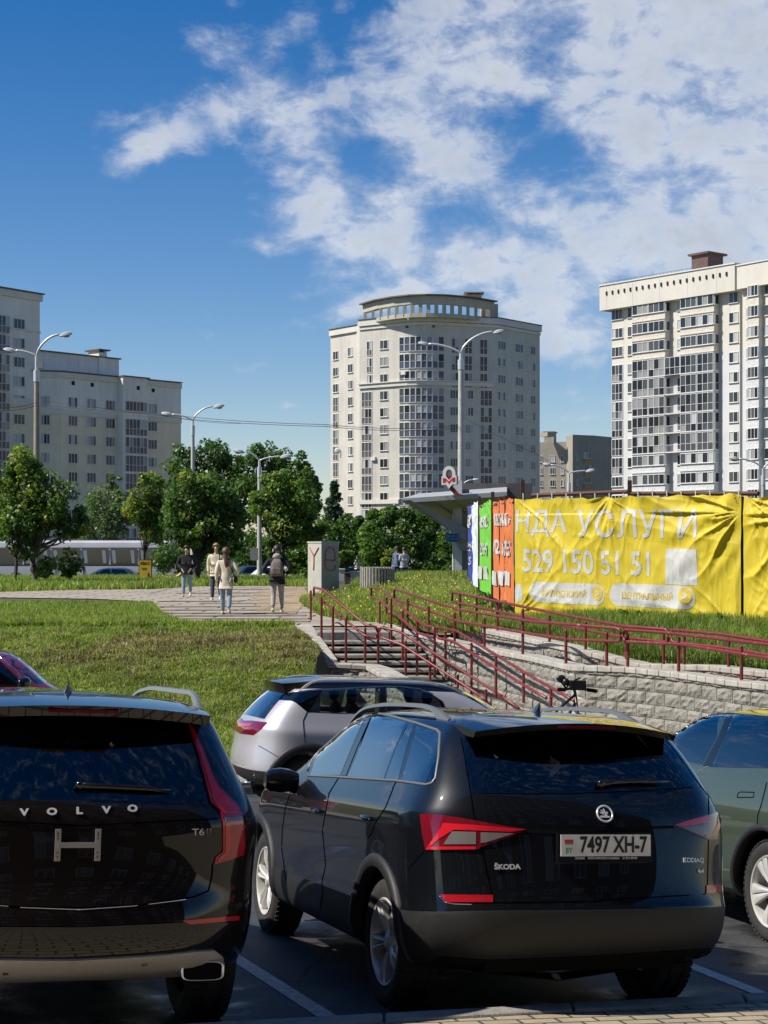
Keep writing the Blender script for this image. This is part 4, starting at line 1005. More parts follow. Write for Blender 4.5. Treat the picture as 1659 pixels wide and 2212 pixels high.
def roof_rail(car,x0,x1,y,z0,zp,mats,w=.022,h=.016,sides=(1,-1),tap=.22,y1=None):
    for sg in sides:
        mb=MB(); N=26; V=[]
        for i in range(N+1):
            f=i/N; x=lerp(x0,x1,f); hgt,nn=car.ray((x,sg*y,4),(0,0,-1)); e=min(1,min(f,1-f)/tap); e=math.sin(e*PI/2)**.8
            zt=hgt.z+.004+zp*e; zb=hgt.z-.01 if (e<.75) else max(hgt.z-.01,zt-.024)
            if i in(0,N): zt=hgt.z+.003
            for dy,dz in ((-w,zb),(-w*.7,zt-.004),(0,zt),(w*.7,zt-.004),(w,zb)): V.append(Vector((x,sg*y+dy,dz)))
        Fq=[(i*5+j,i*5+(j+1)%5,(i+1)*5+(j+1)%5,(i+1)*5+j) for i in range(N) for j in range(5)]
        mb.add(V,[f[::-1] for f in Fq]); mb.build('roof_rail',mats,car.root,angle=50)
def shark(car,x,mats):
    h,n=car.ray((x,0,4),(0,0,-1)); mb=MB()
    base=[(-.06,0),(-.035,.02),(.04,.022),(.085,0),(.04,-.022),(-.035,-.02)]
    mid=[(-.045,0),(-.04,.008),(.0,.009),(.03,0),(.0,-.009),(-.04,-.008)]
    z0=h.z-.006; V=[(x+a,b,z0) for a,b in base]+[(x+a,b,z0+.035) for a,b in mid]+[(x-.05,.003,z0+.068),(x-.030,-.003,z0+.066)]
    Fq=[(i,(i+1)%6,(i+1)%6+6,i+6) for i in range(6)]+[(6,7,12),(7,8,13,12),(8,9,13),(9,10,13),(10,11,12,13),(11,6,12)]
    mb.add(V,Fq); mb.build('antenna',mats,car.root,angle=40)
def frame_at(car,u,v,mode='px',lean=True):
    """matrix on the tail surface at a pixel: x across (to the right seen from behind), y up, z out"""
    h,n=car.px(u,v) if mode=='px' else car.ray((-3,u,v),(1,0,0))
    if n.x>0: n=-n
    z=n; 
    xx=Vector((0,-1,0)); xx=(xx-z*xx.dot(z)).normalized(); yy=z.cross(xx)
    return Matrix((xx,yy,z)).transposed().to_4x4(),h
def badge(car,body,u,v,size,mats,name='badge',bold=.0,ext=.0025,stretch=1,parent=None,mode='px',follow=False,off=.004):
    M,h=frame_at(car,u,v,mode); vs,fs=text_mesh(body,size,ext,bold); mb=MB(); V=[]
    for q in vs:
        if follow:
            p0=h+M.to_3x3()@Vector((q.x*stretch,q.y,0)); hh,nn=car.ray((-3,p0.y,p0.z),(1,0,0)); V.append(hh+nn*(off+q.z))
        else: V.append(h+M.to_3x3()@Vector((q.x*stretch,q.y,q.z+off)))
    mb.add(V,fs); return mb.build(name,mats,parent or car.root)
def convC(pts,x0,y0,k): return [(x0+a*k,y0+b*k) for a,b in pts]
# ---------------------------------------------------------------- the black SUV in the middle
def SV(W,xr,xf,zs,**k): d=dict(W=W,xr=xr,xf=xf,zs=zs); d.update(k); return d
K=[SV(0,.6,4.2,.26),
   SV(.80,.30,4.45,.24,rr=.3,zr=.33,zf=.24,cr=.08),
   SV(.915,.10,4.62,[(0,.34),(1,.30),(3.8,.28)],rr=.34,rf=.5,zr=.42,zf=.32,cr=.09,cf=.2),
   SV(.94,.035,4.68,[(0,.52),(1,.47),(3.8,.43)],rr=.34,rf=.55,zr=.56,zf=.5,cr=.09,cf=.22),
   SV(.935,.03,4.69,[(0,.64),(1,.56),(3.8,.50)],rr=.33,rf=.55,zr=.655,zf=.6,cr=.09,cf=.22,cre=.75),
   SV(.930,.05,4.68,[(0,.72),(1,.62),(3.8,.58)],rr=.33,rf=.55,zr=.70,zf=.7,cr=.09,cf=.22),
   SV(.935,.075,4.66,[(0,.86),(1,.82),(3.8,.76)],rr=.32,rf=.55,zr=.84,zf=.8,cr=.09,cf=.22),
   SV(.94,.10,4.60,[(0,1.02),(.5,1.05),(1,1.03),(3.8,.93)],rr=.30,rf=.55,zr=1.02,zf=.90,cr=.09,cf=.22),
   SV(.925,.12,4.50,[(0,1.12),(.5,1.125),(3.8,1.02)],rr=.30,rf=.55,zr=1.14,zf=.97,cr=.09,cf=.2,cre=.55),
   SV(.86,.175,3.62,[(0,1.25),(.7,1.24),(3,1.16),(3.6,1.12)],rr=.27,rf=.3,zr=1.255,zf=1.10,cr=.07,cf=.12,cre=.25),
   SV(.78,.31,3.18,[(0,1.42),(1,1.42),(2.6,1.39),(3.2,1.34)],rr=.22,rf=.3,zr=1.42,zf=1.36,cr=.07,cf=.14,wp=[(0,.97),(.3,1),(1,.97)]),
   SV(.685,.46,2.78,[(0,1.575),(1,1.60),(2,1.605),(2.8,1.55)],rr=.18,rf=.3,zr=1.575,zf=1.555,cr=.08,cf=.14,cre=.2,wp=[(0,.95),(.3,1),(1,.96)]),
   SV(.50,.62,2.55,[(0,1.64),(1.6,1.655),(2.6,1.61)],rr=.2,rf=.25,zr=1.63,zf=1.61,cr=.06,cf=.1),
   SV(0,.9,2.3,[(0,1.665),(2,1.67)])]
kd=Car('parked_suv','glossy black SUV with plate 7497 XH-7, parked tail-out in the middle of the front row','car',1.131,8.66,.3093,black_paint,K,clad_lv=4)
kd.wheels(.994,3.785,.885,.358,.245,.235,'five',.405,flare=.075)
C=lambda p_:convC(p_,603.5,1453.8,.2645)
A_=lambda p_:convC(p_,521.2,1700.7,.2645)
B3=lambda p_:convC(p_,960.1,1453.8,.3803)
D_=lambda p_:convC(p_,877.8,1700.7,.4299)
def cut_window(car,px_poly,axis='y',mirror=True,mode='px',shrink=.012):
    V=[]
    for q in px_poly:
        if mode=='px': h,n=car.px(*q)
        elif mode=='rear': h,n=car.ray((-3,q[0],q[1]),(1,0,0))
        elif mode=='front': h,n=car.ray((8,q[0],q[1]),(-1,0,0))
        V.append(h)
    c=sum(V,Vector())/len(V); V=[v+(c-v).normalized()*shrink for v in V]
    d=(0,.30,0) if axis=='y' else (.30,0,0)
    car.cut_poly(V,d)
    if mirror: car.cut_poly([Vector((v.x,-v.y,v.z)) for v in V],d)
g1=C([(262,800),(300,690),(380,560),(460,462),(545,392),(625,354),(705,345),(610,560),(497,833),(250,832)])
g2=C([(760,350),(900,370),(1037,402),(945,610),(853,862),(560,842),(645,640)])
g3=C([(1060,406),(1098,417),(1035,620),(970,870),(868,862),(955,610)])
g4=C([(1120,432),(1200,452),(1290,480),(1306,500),(1292,700),(1264,868),(1235,893),(1190,896),(1002,870),(1062,660)])
for g in (g1,g2,g3,g4):
    cut_window(kd,g); kd.patch('window',g,glass_t,mirror=True,off=.001,th=.006)
rg=B3([(105,368),(300,372),(620,357),(900,352),(1225,345),(1330,480),(1452,645),(1100,666),(700,682),(160,681),(120,560)])
cut_window(kd,rg,'x',False); kd.patch('rear_window',rg,glass_r,off=.001,th=.006,step=14)
ws=[(-.62,1.17),(.62,1.17),(.56,1.50),(-.56,1.50)]
cut_window(kd,ws,'x',False,'front'); kd.patch('windshield',ws,glass_c,'front',off=.001,th=.006,step=.12)
kd.cabin(.28,3.35,.85,1.575,.76,.58,.50,2.75)
# window trim, lamps, seams
kd.seam(C([(235,838),(480,849),(960,880),(1200,912),(1245,900),(1275,862),(1302,690),(1314,492),(1290,466),(1120,408),(900,347),(750,320),(650,322),(560,352),(470,420),(380,520),(290,660),(228,800)]),r=.009,mats=rail_grey,name='window_trim',k=3)
kd.patch('pillar_trim',C([(722,348),(752,350),(640,600),(545,838),(510,836),(620,590)]),gloss_blk,mirror=True,off=.003)
tl=kd.patch('tail_light',D_([(72,135),(160,138),(260,152),(350,168),(460,188),(600,212),(520,250),(372,300),(360,312),(230,315),(100,314),(85,240)]),lamp_dark,off=.008,step=6)
kd.patch('light_guide',D_([(185,180),(350,190),(600,212),(520,224),(240,214),(165,260),(125,298),(350,298),(350,311),(102,313),(112,298),(180,200)]),lamp_red,off=.012,step=6,parent=tl)
kd.patch('clear_lens',D_([(232,222),(350,224),(350,286),(190,286)]),lamp_clear,off=.012,step=6,parent=tl)
kd.patch('clear_lens',D_([(372,226),(540,232),(400,276),(372,280)]),lamp_clear,off=.012,step=6,parent=tl)
tl=kd.patch('tail_light',D_([(1345,190),(1400,170),(1520,138),(1560,124),(1580,152),(1570,200),(1553,260),(1510,262),(1400,215)]),lamp_dark,off=.008,step=6)
kd.patch('light_guide',D_([(1345,190),(1400,171),(1520,139),(1522,176),(1400,196)]),lamp_red,off=.012,step=6,parent=tl)
kd.patch('clear_lens',D_([(1385,203),(1518,184),(1514,256),(1450,232)]),lamp_clear,off=.012,step=6,parent=tl)
refl_m=mat('reflector_red',(.36,.008,.016),.15,coat=1)
kd.patch('reflector',D_([(170,538),(435,541),(435,577),(200,577)]),refl_m,off=.006,step=6)
kd.patch('reflector',D_([(1505,492),(1583,487),(1583,529),(1505,533)]),refl_m,off=.006,step=6)
kd.seam(D_([(165,545),(195,578),(240,586),(330,588)]),r=.004,mats=chrome,name='chrome_strip')
kd.seam(B3([(93,365),(120,500),(150,690),(165,800),(185,850),(200,950)])+D_([(405,430),(435,560),(438,580),(900,572),(1500,537),(1512,500),(1518,250),(1519,130)])+B3([(1500,700),(1458,646),(1330,470),(1232,343)]),r=.0035)
kd.seam(B3([(150,683),(700,686),(1100,670),(1458,648)]),r=.003)
kd.seam(A_([(745,0),(715,60),(690,200),(662,350),(690,640),(660,760),(662,880),(645,985)]),r=.004,mirror=True)
kd.seam(C([(480,862),(400,990)])+A_([(745,0)]),r=.004,mirror=True)
kd.seam(C([(955,885),(925,940)])+A_([(1240,10),(1180,160),(1090,300),(1062,380),(1040,410)]),r=.004,mirror=True)
kd.seam(A_([(395,60),(360,170),(335,350),(330,500),(365,760)]),r=.004,mirror=True)
kd.seam(D_([(95,316),(10,410)]),r=.003)
# tailgate handle recess between the lamps
kd.patch('handle_recess',D_([(600,214),(900,206),(1340,192),(1345,206),(1000,216),(740,236),(600,226)]),matte_blk,off=.002,step=10)
for px_ in ((625,190),(1035,250)):
    u,v=A_([px_])[0]; h,n=kd.px(u,v)
    for sg in (1,-1):
        mb=MB(); mb.ball((h.x,sg*(h.y+.018),h.z),.1,8,0,(1.05,.2,.17)); dh=mb.build('door_handle',gloss_blk,kd.root,smooth=True)
# spoiler
def spoiler(car,x0,x1,w0,w1,z0,z1,th,mats,bow=.10,drop=.03,lampm=None):
    mb=MB(); N=16; V=[]
    for i in range(N+1):
        f=-1+2*i/N; y0=w0*f; y1=w1*f
        xa=x0+bow*f*f; za=z0-drop*f*f; xb=x1+bow*.3*f*f
        hb,_=car.ray((xb,y1,4),(0,0,-1)); zb=hb.z+.004
        xm=(xa*.45+xb*.55); zm=za*.4+zb*.6+.006; ym=(y0+y1)/2
        V+= [Vector((xa,y0,za)),Vector((xm,ym,zm)),Vector((xb,y1,zb)),Vector((xb,y1,zb-.04)),Vector((xa+.03,y0,za-th))]
    Fq=[(i*5+j,(i+1)*5+j,(i+1)*5+(j+1)%5,i*5+(j+1)%5) for i in range(N) for j in range(5)]
    mb.add(V,Fq+[(0,1,2,3,4),tuple(N*5+j for j in (4,3,2,1,0))]); o=mb.build('spoiler',mats,car.root,angle=40)
    bm=bmesh.new(); bm.from_mesh(o.data); bmesh.ops.recalc_face_normals(bm,faces=bm.faces); bm.to_mesh(o.data); bm.free()
    if lampm:
        l=MB(); l.box((x0+.02,0,z0-th*.55),(.02,.34,.016)); l.build('brake_light',lampm,o)
    return o
spoiler(kd,.25,.74,.60,.63,1.618,1.64,.034,black_paint,bow=.12,drop=.058,lampm=lamp_dark)
roof_rail(kd,.80,3.0,.585,0,.062,rail_grey); shark(kd,.95,gloss_blk)
mirrors(kd,2.92,.84,1.13,gloss_blk)
seats(kd,[(1.25,(-.42,.0,.42),1.05),(2.35,(-.38,.38),1.02)])
mb=MB(); mb.ball((3.15,.38,1.02),.19,6,0,(.3,1,1)); mb.build('steering_wheel',seat_m,kd.root)
mb=MB(); mb.box((2.95,0,1.34),(.05,.22,.07)); mb.build('rear_view_mirror',seat_m,kd.root)
# plate
def plate_on(car,u,v,w=.52,h=.112):
    M,hh=frame_at(car,u,v); z=Vector((-1,0,.05)).normalized(); xx=Vector((0,-1,0)); yy=z.cross(xx); M=Matrix((xx,yy,z)).transposed().to_4x4(); M.translation=hh+z*.035
    pr=bpy.data.objects.new('number_plate',None)
    def B(name,c,d,m,par=None):
        mb=MB(); mb.box(c,d,0,0,M); return mb.build(name,m,par)
    fr=B('number_plate',(0,-.012,-.012),(w+.03,h+.045,.03),gloss_blk,car.root); B('plate_face',(0,0,.004),(w,h,.006),plate_w,fr)
    B('flag',(-w/2+.045,.022,.008),(.05,.018,.002),ink_r,fr); B('flag',(-w/2+.045,.009,.008),(.05,.008,.002),ink_g,fr)
    def T(s_,x,y,size,m,st=1,b=0):
        vs,fs=text_mesh(s_,size,.0008,b); mb=MB(); mb.add([M@Vector((q.x*st+x,q.y+y,q.z+.009)) for q in vs],fs); mb.build('lettering',m,fr)
    T('BY',-w/2+.045,-.028,.04,ink_g,.9,.0006); T('7497 XH-7',.042,.0,.116,ink,.74,.0028)
    T('ŠKODA    ООО «ФелОкт-сервис»    D 721-00-00',.0,-.0665,.0165,ink_w,1.0,.0002)
u,v=D_([(987,290)])[0]; plate_on(kd,u,v)
# round emblem
u,v=D_([(995,135)])[0]; M,h=frame_at(kd,u,v); M.translation=h+M.to_3x3()@Vector((0,0,.004)); mb=MB()
ring=[M@Vector((.044*math.cos(a),.044*math.sin(a),.002)) for a in [2*PI*k/32 for k in range(32)]]
mb.tube(ring,.0055,8,closed=True); em=mb.build('emblem',badge_m,kd.root,smooth=True)
mb=MB(); mb.prism([M@Vector((.040*math.cos(2*PI*k/24),.040*math.sin(2*PI*k/24),0)) for k in range(24)],M.to_3x3()@Vector((0,0,.002))); mb.build('emblem_ground',gloss_blk,em)
mb=MB()
for pl in ([(-.028,-.022),(.024,-.022),(.026,-.014),(.010,-.012),(.012,-.002),(.018,.004),(.012,.012),(.002,.008),(-.004,-.010),(-.030,-.012)],[(-.008,-.006),(-.026,.002),(-.030,.010),(-.018,.006),(-.004,.002)],[(-.006,.0),(-.022,.014),(-.020,.022),(-.010,.014),(-.002,.006)],[(-.002,.004),(-.010,.022),(-.004,.030),(.001,.018),(.004,.009)]):
    mb.prism([M@Vector((a,b,.003)) for a,b in pl],M.to_3x3()@Vector((0,0,.003)))
mb.build('emblem_arrow',badge_m,em)
u,v=D_([(507,401)])[0]; badge(kd,'ŠKODA',u,v,.036,badge_m,bold=.0012,stretch=1.15)
u,v=D_([(1440,367)])[0]; badge(kd,'KODIAQ',u,v,.034,badge_m,bold=.0012,stretch=1.05)
u,v=D_([(1475,421)])[0]; badge(kd,'4x4',u,v,.030,badge_m,bold=.001,stretch=1.0)
def wiper(car,pts,mats=plastic,name='wiper'):
    Q=[]
    for a,b in pts:
        h,n=car.px(a,b); Q.append(h+(n if n.dot(car.o-h)>0 else -n)*.022)
    mb=MB(); mb.tube(Q,[.020]+[.014]*(len(Q)-3)+[.008,.006],8); mb.ball(Q[0],.024,5); mb.build(name,mats,car.root,smooth=True)
wiper(kd,B3([(880,640),(950,632),(1050,627),(1138,628),(1200,630),(1262,630)]),gloss_blk)
kd.patch('valance',D_([(110,885),(180,850),(420,866),(900,848),(1330,820),(1540,806),(1525,860),(1400,892),(900,915),(300,915)]),matte_blk,off=.004,step=12)
# exhaust shield under the bumper
mb=MB(); mb.box((.40,0,.33),(.25,1.1,.06)); mb.build('diffuser',matte_blk,kd.root)
kd.finish()
# ---------------------------------------------------------------- the dark brown-black SUV at the left edge
Vv=[SV(0,.6,4.5,.28),
   SV(.84,.30,4.7,.27,rr=.3,zr=.36,zf=.26,cr=.1),
   SV(.93,.12,4.85,[(0,.36),(4,.30)],rr=.40,rf=.5,zr=.43,zf=.34,cr=.12,cf=.2),
   SV(.955,.05,4.92,[(0,.52),(4,.45)],rr=.40,rf=.55,zr=.53,zf=.5,cr=.12,cf=.22),
   SV(.96,.04,4.94,[(0,.66),(4,.6)],rr=.38,rf=.55,zr=.66,zf=.6,cr=.12,cf=.22),
   SV(.955,.09,4.93,[(0,.80),(4,.75)],rr=.33,rf=.55,zr=.78,zf=.7,cr=.12,cf=.22,cre=.3),
   SV(.96,.11,4.90,[(0,.95),(4,.88)],rr=.30,rf=.55,zr=.95,zf=.85,cr=.10,cf=.22),
   SV(.955,.11,4.80,[(0,1.08),(4,1.0)],rr=.26,rf=.55,zr=1.12,zf=.98,cr=.09,cf=.2,cre=.3),
   SV(.90,.17,3.8,[(0,1.22),(3.7,1.14)],rr=.24,rf=.3,zr=1.225,zf=1.12,cr=.08,cf=.12,cre=.2),
   SV(.81,.30,3.3,[(0,1.44),(3.3,1.38)],rr=.22,rf=.3,zr=1.44,zf=1.38,cr=.09,cf=.14),
   SV(.725,.44,2.85,[(0,1.64),(2,1.68),(2.9,1.6)],rr=.20,rf=.3,zr=1.635,zf=1.6,cr=.09,cf=.14,cre=.25),
   SV(.52,.62,2.6,[(0,1.70),(2.6,1.67)],rr=.2,rf=.25,zr=1.695,zf=1.67,cr=.06,cf=.1),
   SV(0,.9,2.4,[(0,1.725),(2,1.735)])]
vo=Car('parked_suv','dark brown-black SUV at the left edge, empty plate bracket and silver bumper strip','car',-1.43,7.72,R(18.5),volvo_paint,Vv,clad_lv=0)
vo.wheels(1.02,4.0,.915,.37,.25,.25,'five',.42)
F1=lambda p_:convC(p_,0,1371.5,.3799)
half=vo.half_rear(F1([(440,475),(900,470),(1030,480),(1078,525),(1115,680),(1155,840),(1182,940),(900,945),(440,935)]))
cut_window(vo,half,'x',False,'rear',.01); vo.patch('rear_window',half,glass_r,'rear',off=.001,th=.006,step=.1)
ws=[(-.66,1.2),(.66,1.2),(.60,1.56),(-.60,1.56)]
cut_window(vo,ws,'x',False,'front'); vo.patch('windshield',ws,glass_c,'front',off=.001,th=.006,step=.12)
vo.cabin(.26,3.5,.9,1.64,.78,.60,.53,2.8)
for q in ([(1.0,1.24),(1.75,1.24),(1.75,1.55),(1.1,1.55)],[(1.9,1.24),(2.75,1.22),(2.6,1.56),(1.9,1.56)],[(2.85,1.22),(3.4,1.2),(3.05,1.46),(2.75,1.56)]):
    vo.patch('window',q,glass_t,'left',off=.004,mirror=True,step=.12)
lo=F1([(1068,500),(1100,540),(1150,650),(1200,780),(1240,860),(1340,960),(1372,1020),(1384,1120),(1388,1200),(1380,1250),(1300,1280),(1215,1303),(1225,1262),(1265,1230),(1265,1060),(1250,1000),(1197,952),(1170,850),(1130,690),(1085,560)])
tl=vo.patch('tail_light',lo,mat('lamp_mid_red',(.36,.008,.016),.12,coat=1),off=.008,step=7,mirror=True)
vo.patch('light_guide',F1([(1085,530),(1140,660),(1190,790),(1230,870),(1325,970),(1345,1010),(1275,1020),(1215,960),(1185,850),(1140,700)]),lamp_red,off=.012,step=7,parent=tl)
vo.patch('light_guide',F1([(1275,1070),(1300,1070),(1305,1200),(1290,1245),(1240,1285),(1228,1290),(1240,1262),(1275,1232)]),lamp_red,off=.012,step=7,parent=tl)
vo.patch('clear_lens',F1([(1275,1042),(1366,1034),(1366,1052),(1275,1058)]),lamp_clear,off=.013,step=7,parent=tl)
vo.patch('reflector',F1([(1035,1625),(1355,1596),(1358,1620),(1080,1645)]),lamp_red,off=.006,step=7,mirror=True)
vo.seam(F1([(440,1552),(800,1535),(1100,1490),(1185,1455),(1203,1380),(1208,1300)]),r=.0045,mirror=True)
vo.seam(F1([(1255,1020),(1190,955),(1120,700),(1065,505)]),r=.004,mirror=True)
vo.seam(F1([(440,1562),(760,1540),(1072,1502)]),r=.0035,mirror=True,mats=chrome,name='chrome_strip')
vo.seam(F1([(440,1660),(900,1640),(1370,1610)]),r=.003,mirror=True)
vo.seam(F1([(440,1085),(800,1066),(1240,1045)]),r=.004,mirror=True)
sk=vo.patch('skid_plate',vo.half_rear(F1([(440,1842),(800,1822),(1100,1795),(1215,1790),(1262,1825),(1275,1870),(1262,1900),(1180,1925),(1000,1938),(700,1958),(440,1978)])),satin,'rear',off=.012,th=.03,step=.07)
# exhaust tips
h,n=vo.px(*F1([(1130,1893)])[0])
for sg in (1,-1):
    mb=MB(); pr=[]
    for k in range(28):
        a=2*PI*k/28; cx=math.copysign(abs(math.cos(a))**.45,math.cos(a)); sy=math.copysign(abs(math.sin(a))**.45,math.sin(a)); pr.append((cx,sy))
    V=[]
    for xx,sc in ((h.x+.10,1.0),(h.x-.095,1.04),(h.x-.10,.98),(h.x-.092,.90),(h.x+.12,.86)): V+=[Vector((xx,sg*h.y+a*.105*sc,h.z+b*.045*sc)) for a,b in pr]
    mb.add(V,[(i*28+j,i*28+(j+1)%28,(i+1)*28+(j+1)%28,(i+1)*28+j) for i in range(4) for j in range(28)]); ex=mb.build('exhaust_tip',chrome,vo.root,smooth=True)
    mb=MB(); mb.prism([(h.x-.084,sg*h.y+a*.094,h.z+b*.039) for a,b in pr],(.006,0,0)); mb.build('exhaust_hole',matte_blk,ex)
for q in ((32,1913),(820,1862)):
    M,hh=frame_at(vo,*F1([q])[0]); M.translation=hh+M.to_3x3()@Vector((0,0,.014)); mb=MB(); mb.tube([M@Vector((.013*math.cos(2*PI*k/16),.013*math.sin(2*PI*k/16),0)) for k in range(16)],.0018,5,closed=True); mb.build('parking_sensor',matte_blk,vo.root)
for ch,x,y in (('V',138,1012),('O',295,1008),('L',450,1003),('V',605,998),('O',753,990)):
    u,v=F1([(x,y)])[0]; badge(vo,ch,u,v,.047,badge_m,'letter',bold=.0022,stretch=1.25,off=.004)
u,v=F1([(1125,1122)])[0]; badge(vo,'T6',u,v,.046,badge_m,bold=.0003,stretch=1.25)
M,hh=frame_at(vo,*F1([(1186,1118)])[0]); M.translation=hh+M.to_3x3()@Vector((0,0,.004)); mb=MB(); mb.tube([M@Vector(q) for q in ((-.009,-.015,0),(.009,-.015,0),(.009,.015,0),(-.009,.015,0))],.0014,5,closed=True); mb.build('badge',chrome,vo.root)
# empty plate bracket
M,hh=frame_at(vo,*F1([(438,1192)])[0]); M.translation=hh+M.to_3x3()@Vector((0,0,.03)); mb=MB()
for sx in (-1,1): mb.box((sx*.094,0,0),(.027,.150,.006),0,0,M)
mb.box((0,.0,.004),(.19,.026,.005),0,0,M); br=mb.build('plate_bracket',mat('bracket_zinc',(.42,.39,.35),.5,metal=.4),vo.root)
mb=MB()
for sx in (-1,1):
    for yy in (-.055,-.035,.03,.045,.055): mb.prism([M@Vector((sx*.094+.0035*math.cos(a),yy+.0035*math.sin(a),.0035)) for a in [2*PI*k/8 for k in range(8)]],M.to_3x3()@Vector((0,0,.002)))
mb.build('bolt',matte_blk,br)
spoiler(vo,.20,.70,.66,.68,1.655,1.69,.05,volvo_paint,bow=.16,drop=.04,lampm=lamp_dark)
roof_rail(vo,.62,3.0,.665,0,.075,mat('pale_rail',(.24,.26,.27),.4,metal=.5),w=.016,tap=.10); shark(vo,.80,gloss_blk)
wiper(vo,F1([(450,865),(560,872),(700,878),(830,885),(900,890),(970,893)]),gloss_blk)
mirrors(vo,3.15,.90,1.2,volvo_paint)
seats(vo,[(1.35,(-.45,0,.45),1.12),(2.5,(-.4,.4),1.08)])
# old paper notices lying behind the windscreen, seen reversed through the car
M=vo.M.to_3x3()
pp=MB(); pp.add([(2.9,.40,1.17),(3.05,-.33,1.17),(2.78,-.30,1.40),(2.66,.36,1.33)],[(0,1,2,3)]); pp.build('paper_sheet',mat('old_paper',(.42,.45,.36),.8),vo.root)
vo.finish()
print('two SUVs ok')
# ================================================================ other vehicles
Hk=lambda p_:convC(p_,482.8,1426.4,.2712)
def hatch(Hh,Wd,Ln,belt=1.0,rake=.42,hood=1.0,wsx=3.15,tail=.0):
    return [SV(0,.6,Ln-.5,.26),
     SV(Wd*.86,.25,Ln-.25,.24,rr=.3,zr=.30,zf=.24,cr=.08),
     SV(Wd*.97,.08,Ln-.08,[(0,.33),(Ln,.28)],rr=.34,rf=.5,zr=.36,zf=.32,cr=.10,cf=.2),
     SV(Wd,.03,Ln-.02,[(0,.50),(Ln,.44)],rr=.34,rf=.55,zr=.50,zf=.5,cr=.10,cf=.22,cre=.4),
     SV(Wd,.03,Ln,[(0,.62),(Ln,.56)],rr=.33,rf=.55,zr=.64,zf=.6,cr=.10,cf=.22),
     SV(Wd*.99,.08,Ln-.04,[(0,.82),(Ln,.76)],rr=.32,rf=.55,zr=.80,zf=.75,cr=.10,cf=.22),
     SV(Wd*.985,.08,Ln-.16,[(0,.96),(Ln*.8,.90)],rr=.30,rf=.55,zr=.97,zf=.84,cr=.10,cf=.2,cre=.35),
     SV(Wd*.93,.16,wsx+.45,[(0,belt+.06),(.8,belt+.06),(wsx,belt)],rr=.26,rf=.3,zr=belt+.06,zf=belt-.02,cr=.08,cf=.12,cre=.2),
     SV(Wd*.84,.16+rake*.45,wsx+.0,[(0,(belt+Hh)*.5),(wsx,(belt+Hh)*.5-.02)],rr=.22,rf=.3,zr=(belt+Hh)*.5,zf=(belt+Hh)*.5-.03,cr=.08,cf=.14),
     SV(Wd*.735,.16+rake,wsx-.45,[(0,Hh-.10),(1.4,Hh-.055),(wsx-.5,Hh-.10)],rr=.18,rf=.3,zr=Hh-.10,zf=Hh-.10,cr=.09,cf=.14,cre=.2),
     SV(Wd*.54,.30+rake,wsx-.7,[(0,Hh-.04),(wsx,Hh-.045)],rr=.2,rf=.25,zr=Hh-.05,zf=Hh-.05,cr=.06,cf=.1),
     SV(0,.6+rake,wsx-1.0,[(0,Hh),(2,Hh)])]
# silver hatchback behind the middle SUV
gc=Car('parked_hatchback','silver-grey hatchback with black roof, side-on behind the middle SUV','car',-1.80,19.60,R(-73),MATS['silver_paint'],hatch(1.58,.90,4.33,1.0,.40),clad_lv=3)
for f_ in gc.body.data.polygons:
    if f_.center.z>1.43: f_.material_index=2
gc.body.data.materials[2]=gloss_blk
gc.wheels(.70,3.36,.845,.335,.225,.215,'y',.385,flare=.10)
q1=[(.52,1.10),(.68,1.33),(1.10,1.40),(.97,1.03),(.82,1.10)]; q2=[(1.17,1.405),(1.95,1.43),(1.97,1.01),(1.03,1.02)]; q3=[(2.05,1.43),(2.5,1.40),(2.98,1.13),(3.02,1.03),(2.06,1.01)]
def cut_side(car,poly,shrink=.012):
    for sg in (1,-1):
        V=[car.ray((a,3,b),(0,-1,0))[0] for a,b in poly]; c=sum(V,Vector())/len(V); V=[v+(c-v).normalized()*shrink for v in V]
        car.cut_poly([Vector((v.x,v.y*sg,v.z)) for v in V],(0,.3,0))
gc.patch('window',Hk([(405,315),(465,264),(768,240),(665,410),(572,336),(540,322)]),glass_t,off=.004,mirror=True,step=7)
q2=Hk([(788,240),(1240,216),(1242,424),(915,424),(682,414)]); q3=Hk([(1292,216),(1400,218),(1540,232),(1650,262),(1745,325),(1790,424),(1292,426)])
for q in (q2,q3): cut_window(gc,q,mirror=True); gc.patch('window',q,glass_c,off=.002,th=.006,mirror=True)
gc.patch('pillar_trim',Hk([(1242,216),(1290,216),(1290,426),(1244,424)]),gloss_blk,off=.004,mirror=True,step=6)
gc.patch('pillar_trim',Hk([(768,240),(790,238),(684,414),(664,411)]),gloss_blk,off=.003,mirror=True,step=6)
rg=[(-.58,1.08),(.58,1.08),(.50,1.40),(-.50,1.40)]; gc.patch('rear_window',rg,glass_t,'rear',off=.012,step=.05)
gc.patch('windshield',[(-.62,1.04),(.62,1.04),(.54,1.42),(-.54,1.42)],glass_t,'front',off=.003,step=.12)
gc.cabin(.9,3.2,.75,1.50,.74,.58,.95,2.6)
gc.seam(Hk([(460,262),(770,232),(1290,208),(1420,210),(1560,228),(1659,262)]),r=.009,mirror=True,mats=chrome,name='window_trim')
gc.seam(Hk([(780,232),(665,415),(635,480),(640,560),(655,690)]),r=.005,mirror=True); gc.seam([(2.0,1.0),(2.02,.45)],'left',r=.005,mirror=True); gc.seam([(1.14,1.0),(1.28,.5),(1.34,.42)],'left',r=.004,mirror=True); gc.seam([(.16,.78),(.36,.66),(.5,.55)],'left',r=.004,mirror=True)
tl=gc.patch('tail_light',Hk([(114,482),(230,482),(350,496),(300,550),(240,595),(130,582),(112,540)]),lamp_dark,off=.006,step=6,mirror=True)
gc.patch('light_guide',Hk([(112,500),(235,508),(210,530),(112,526)]),lamp_red,off=.010,step=6,parent=tl)
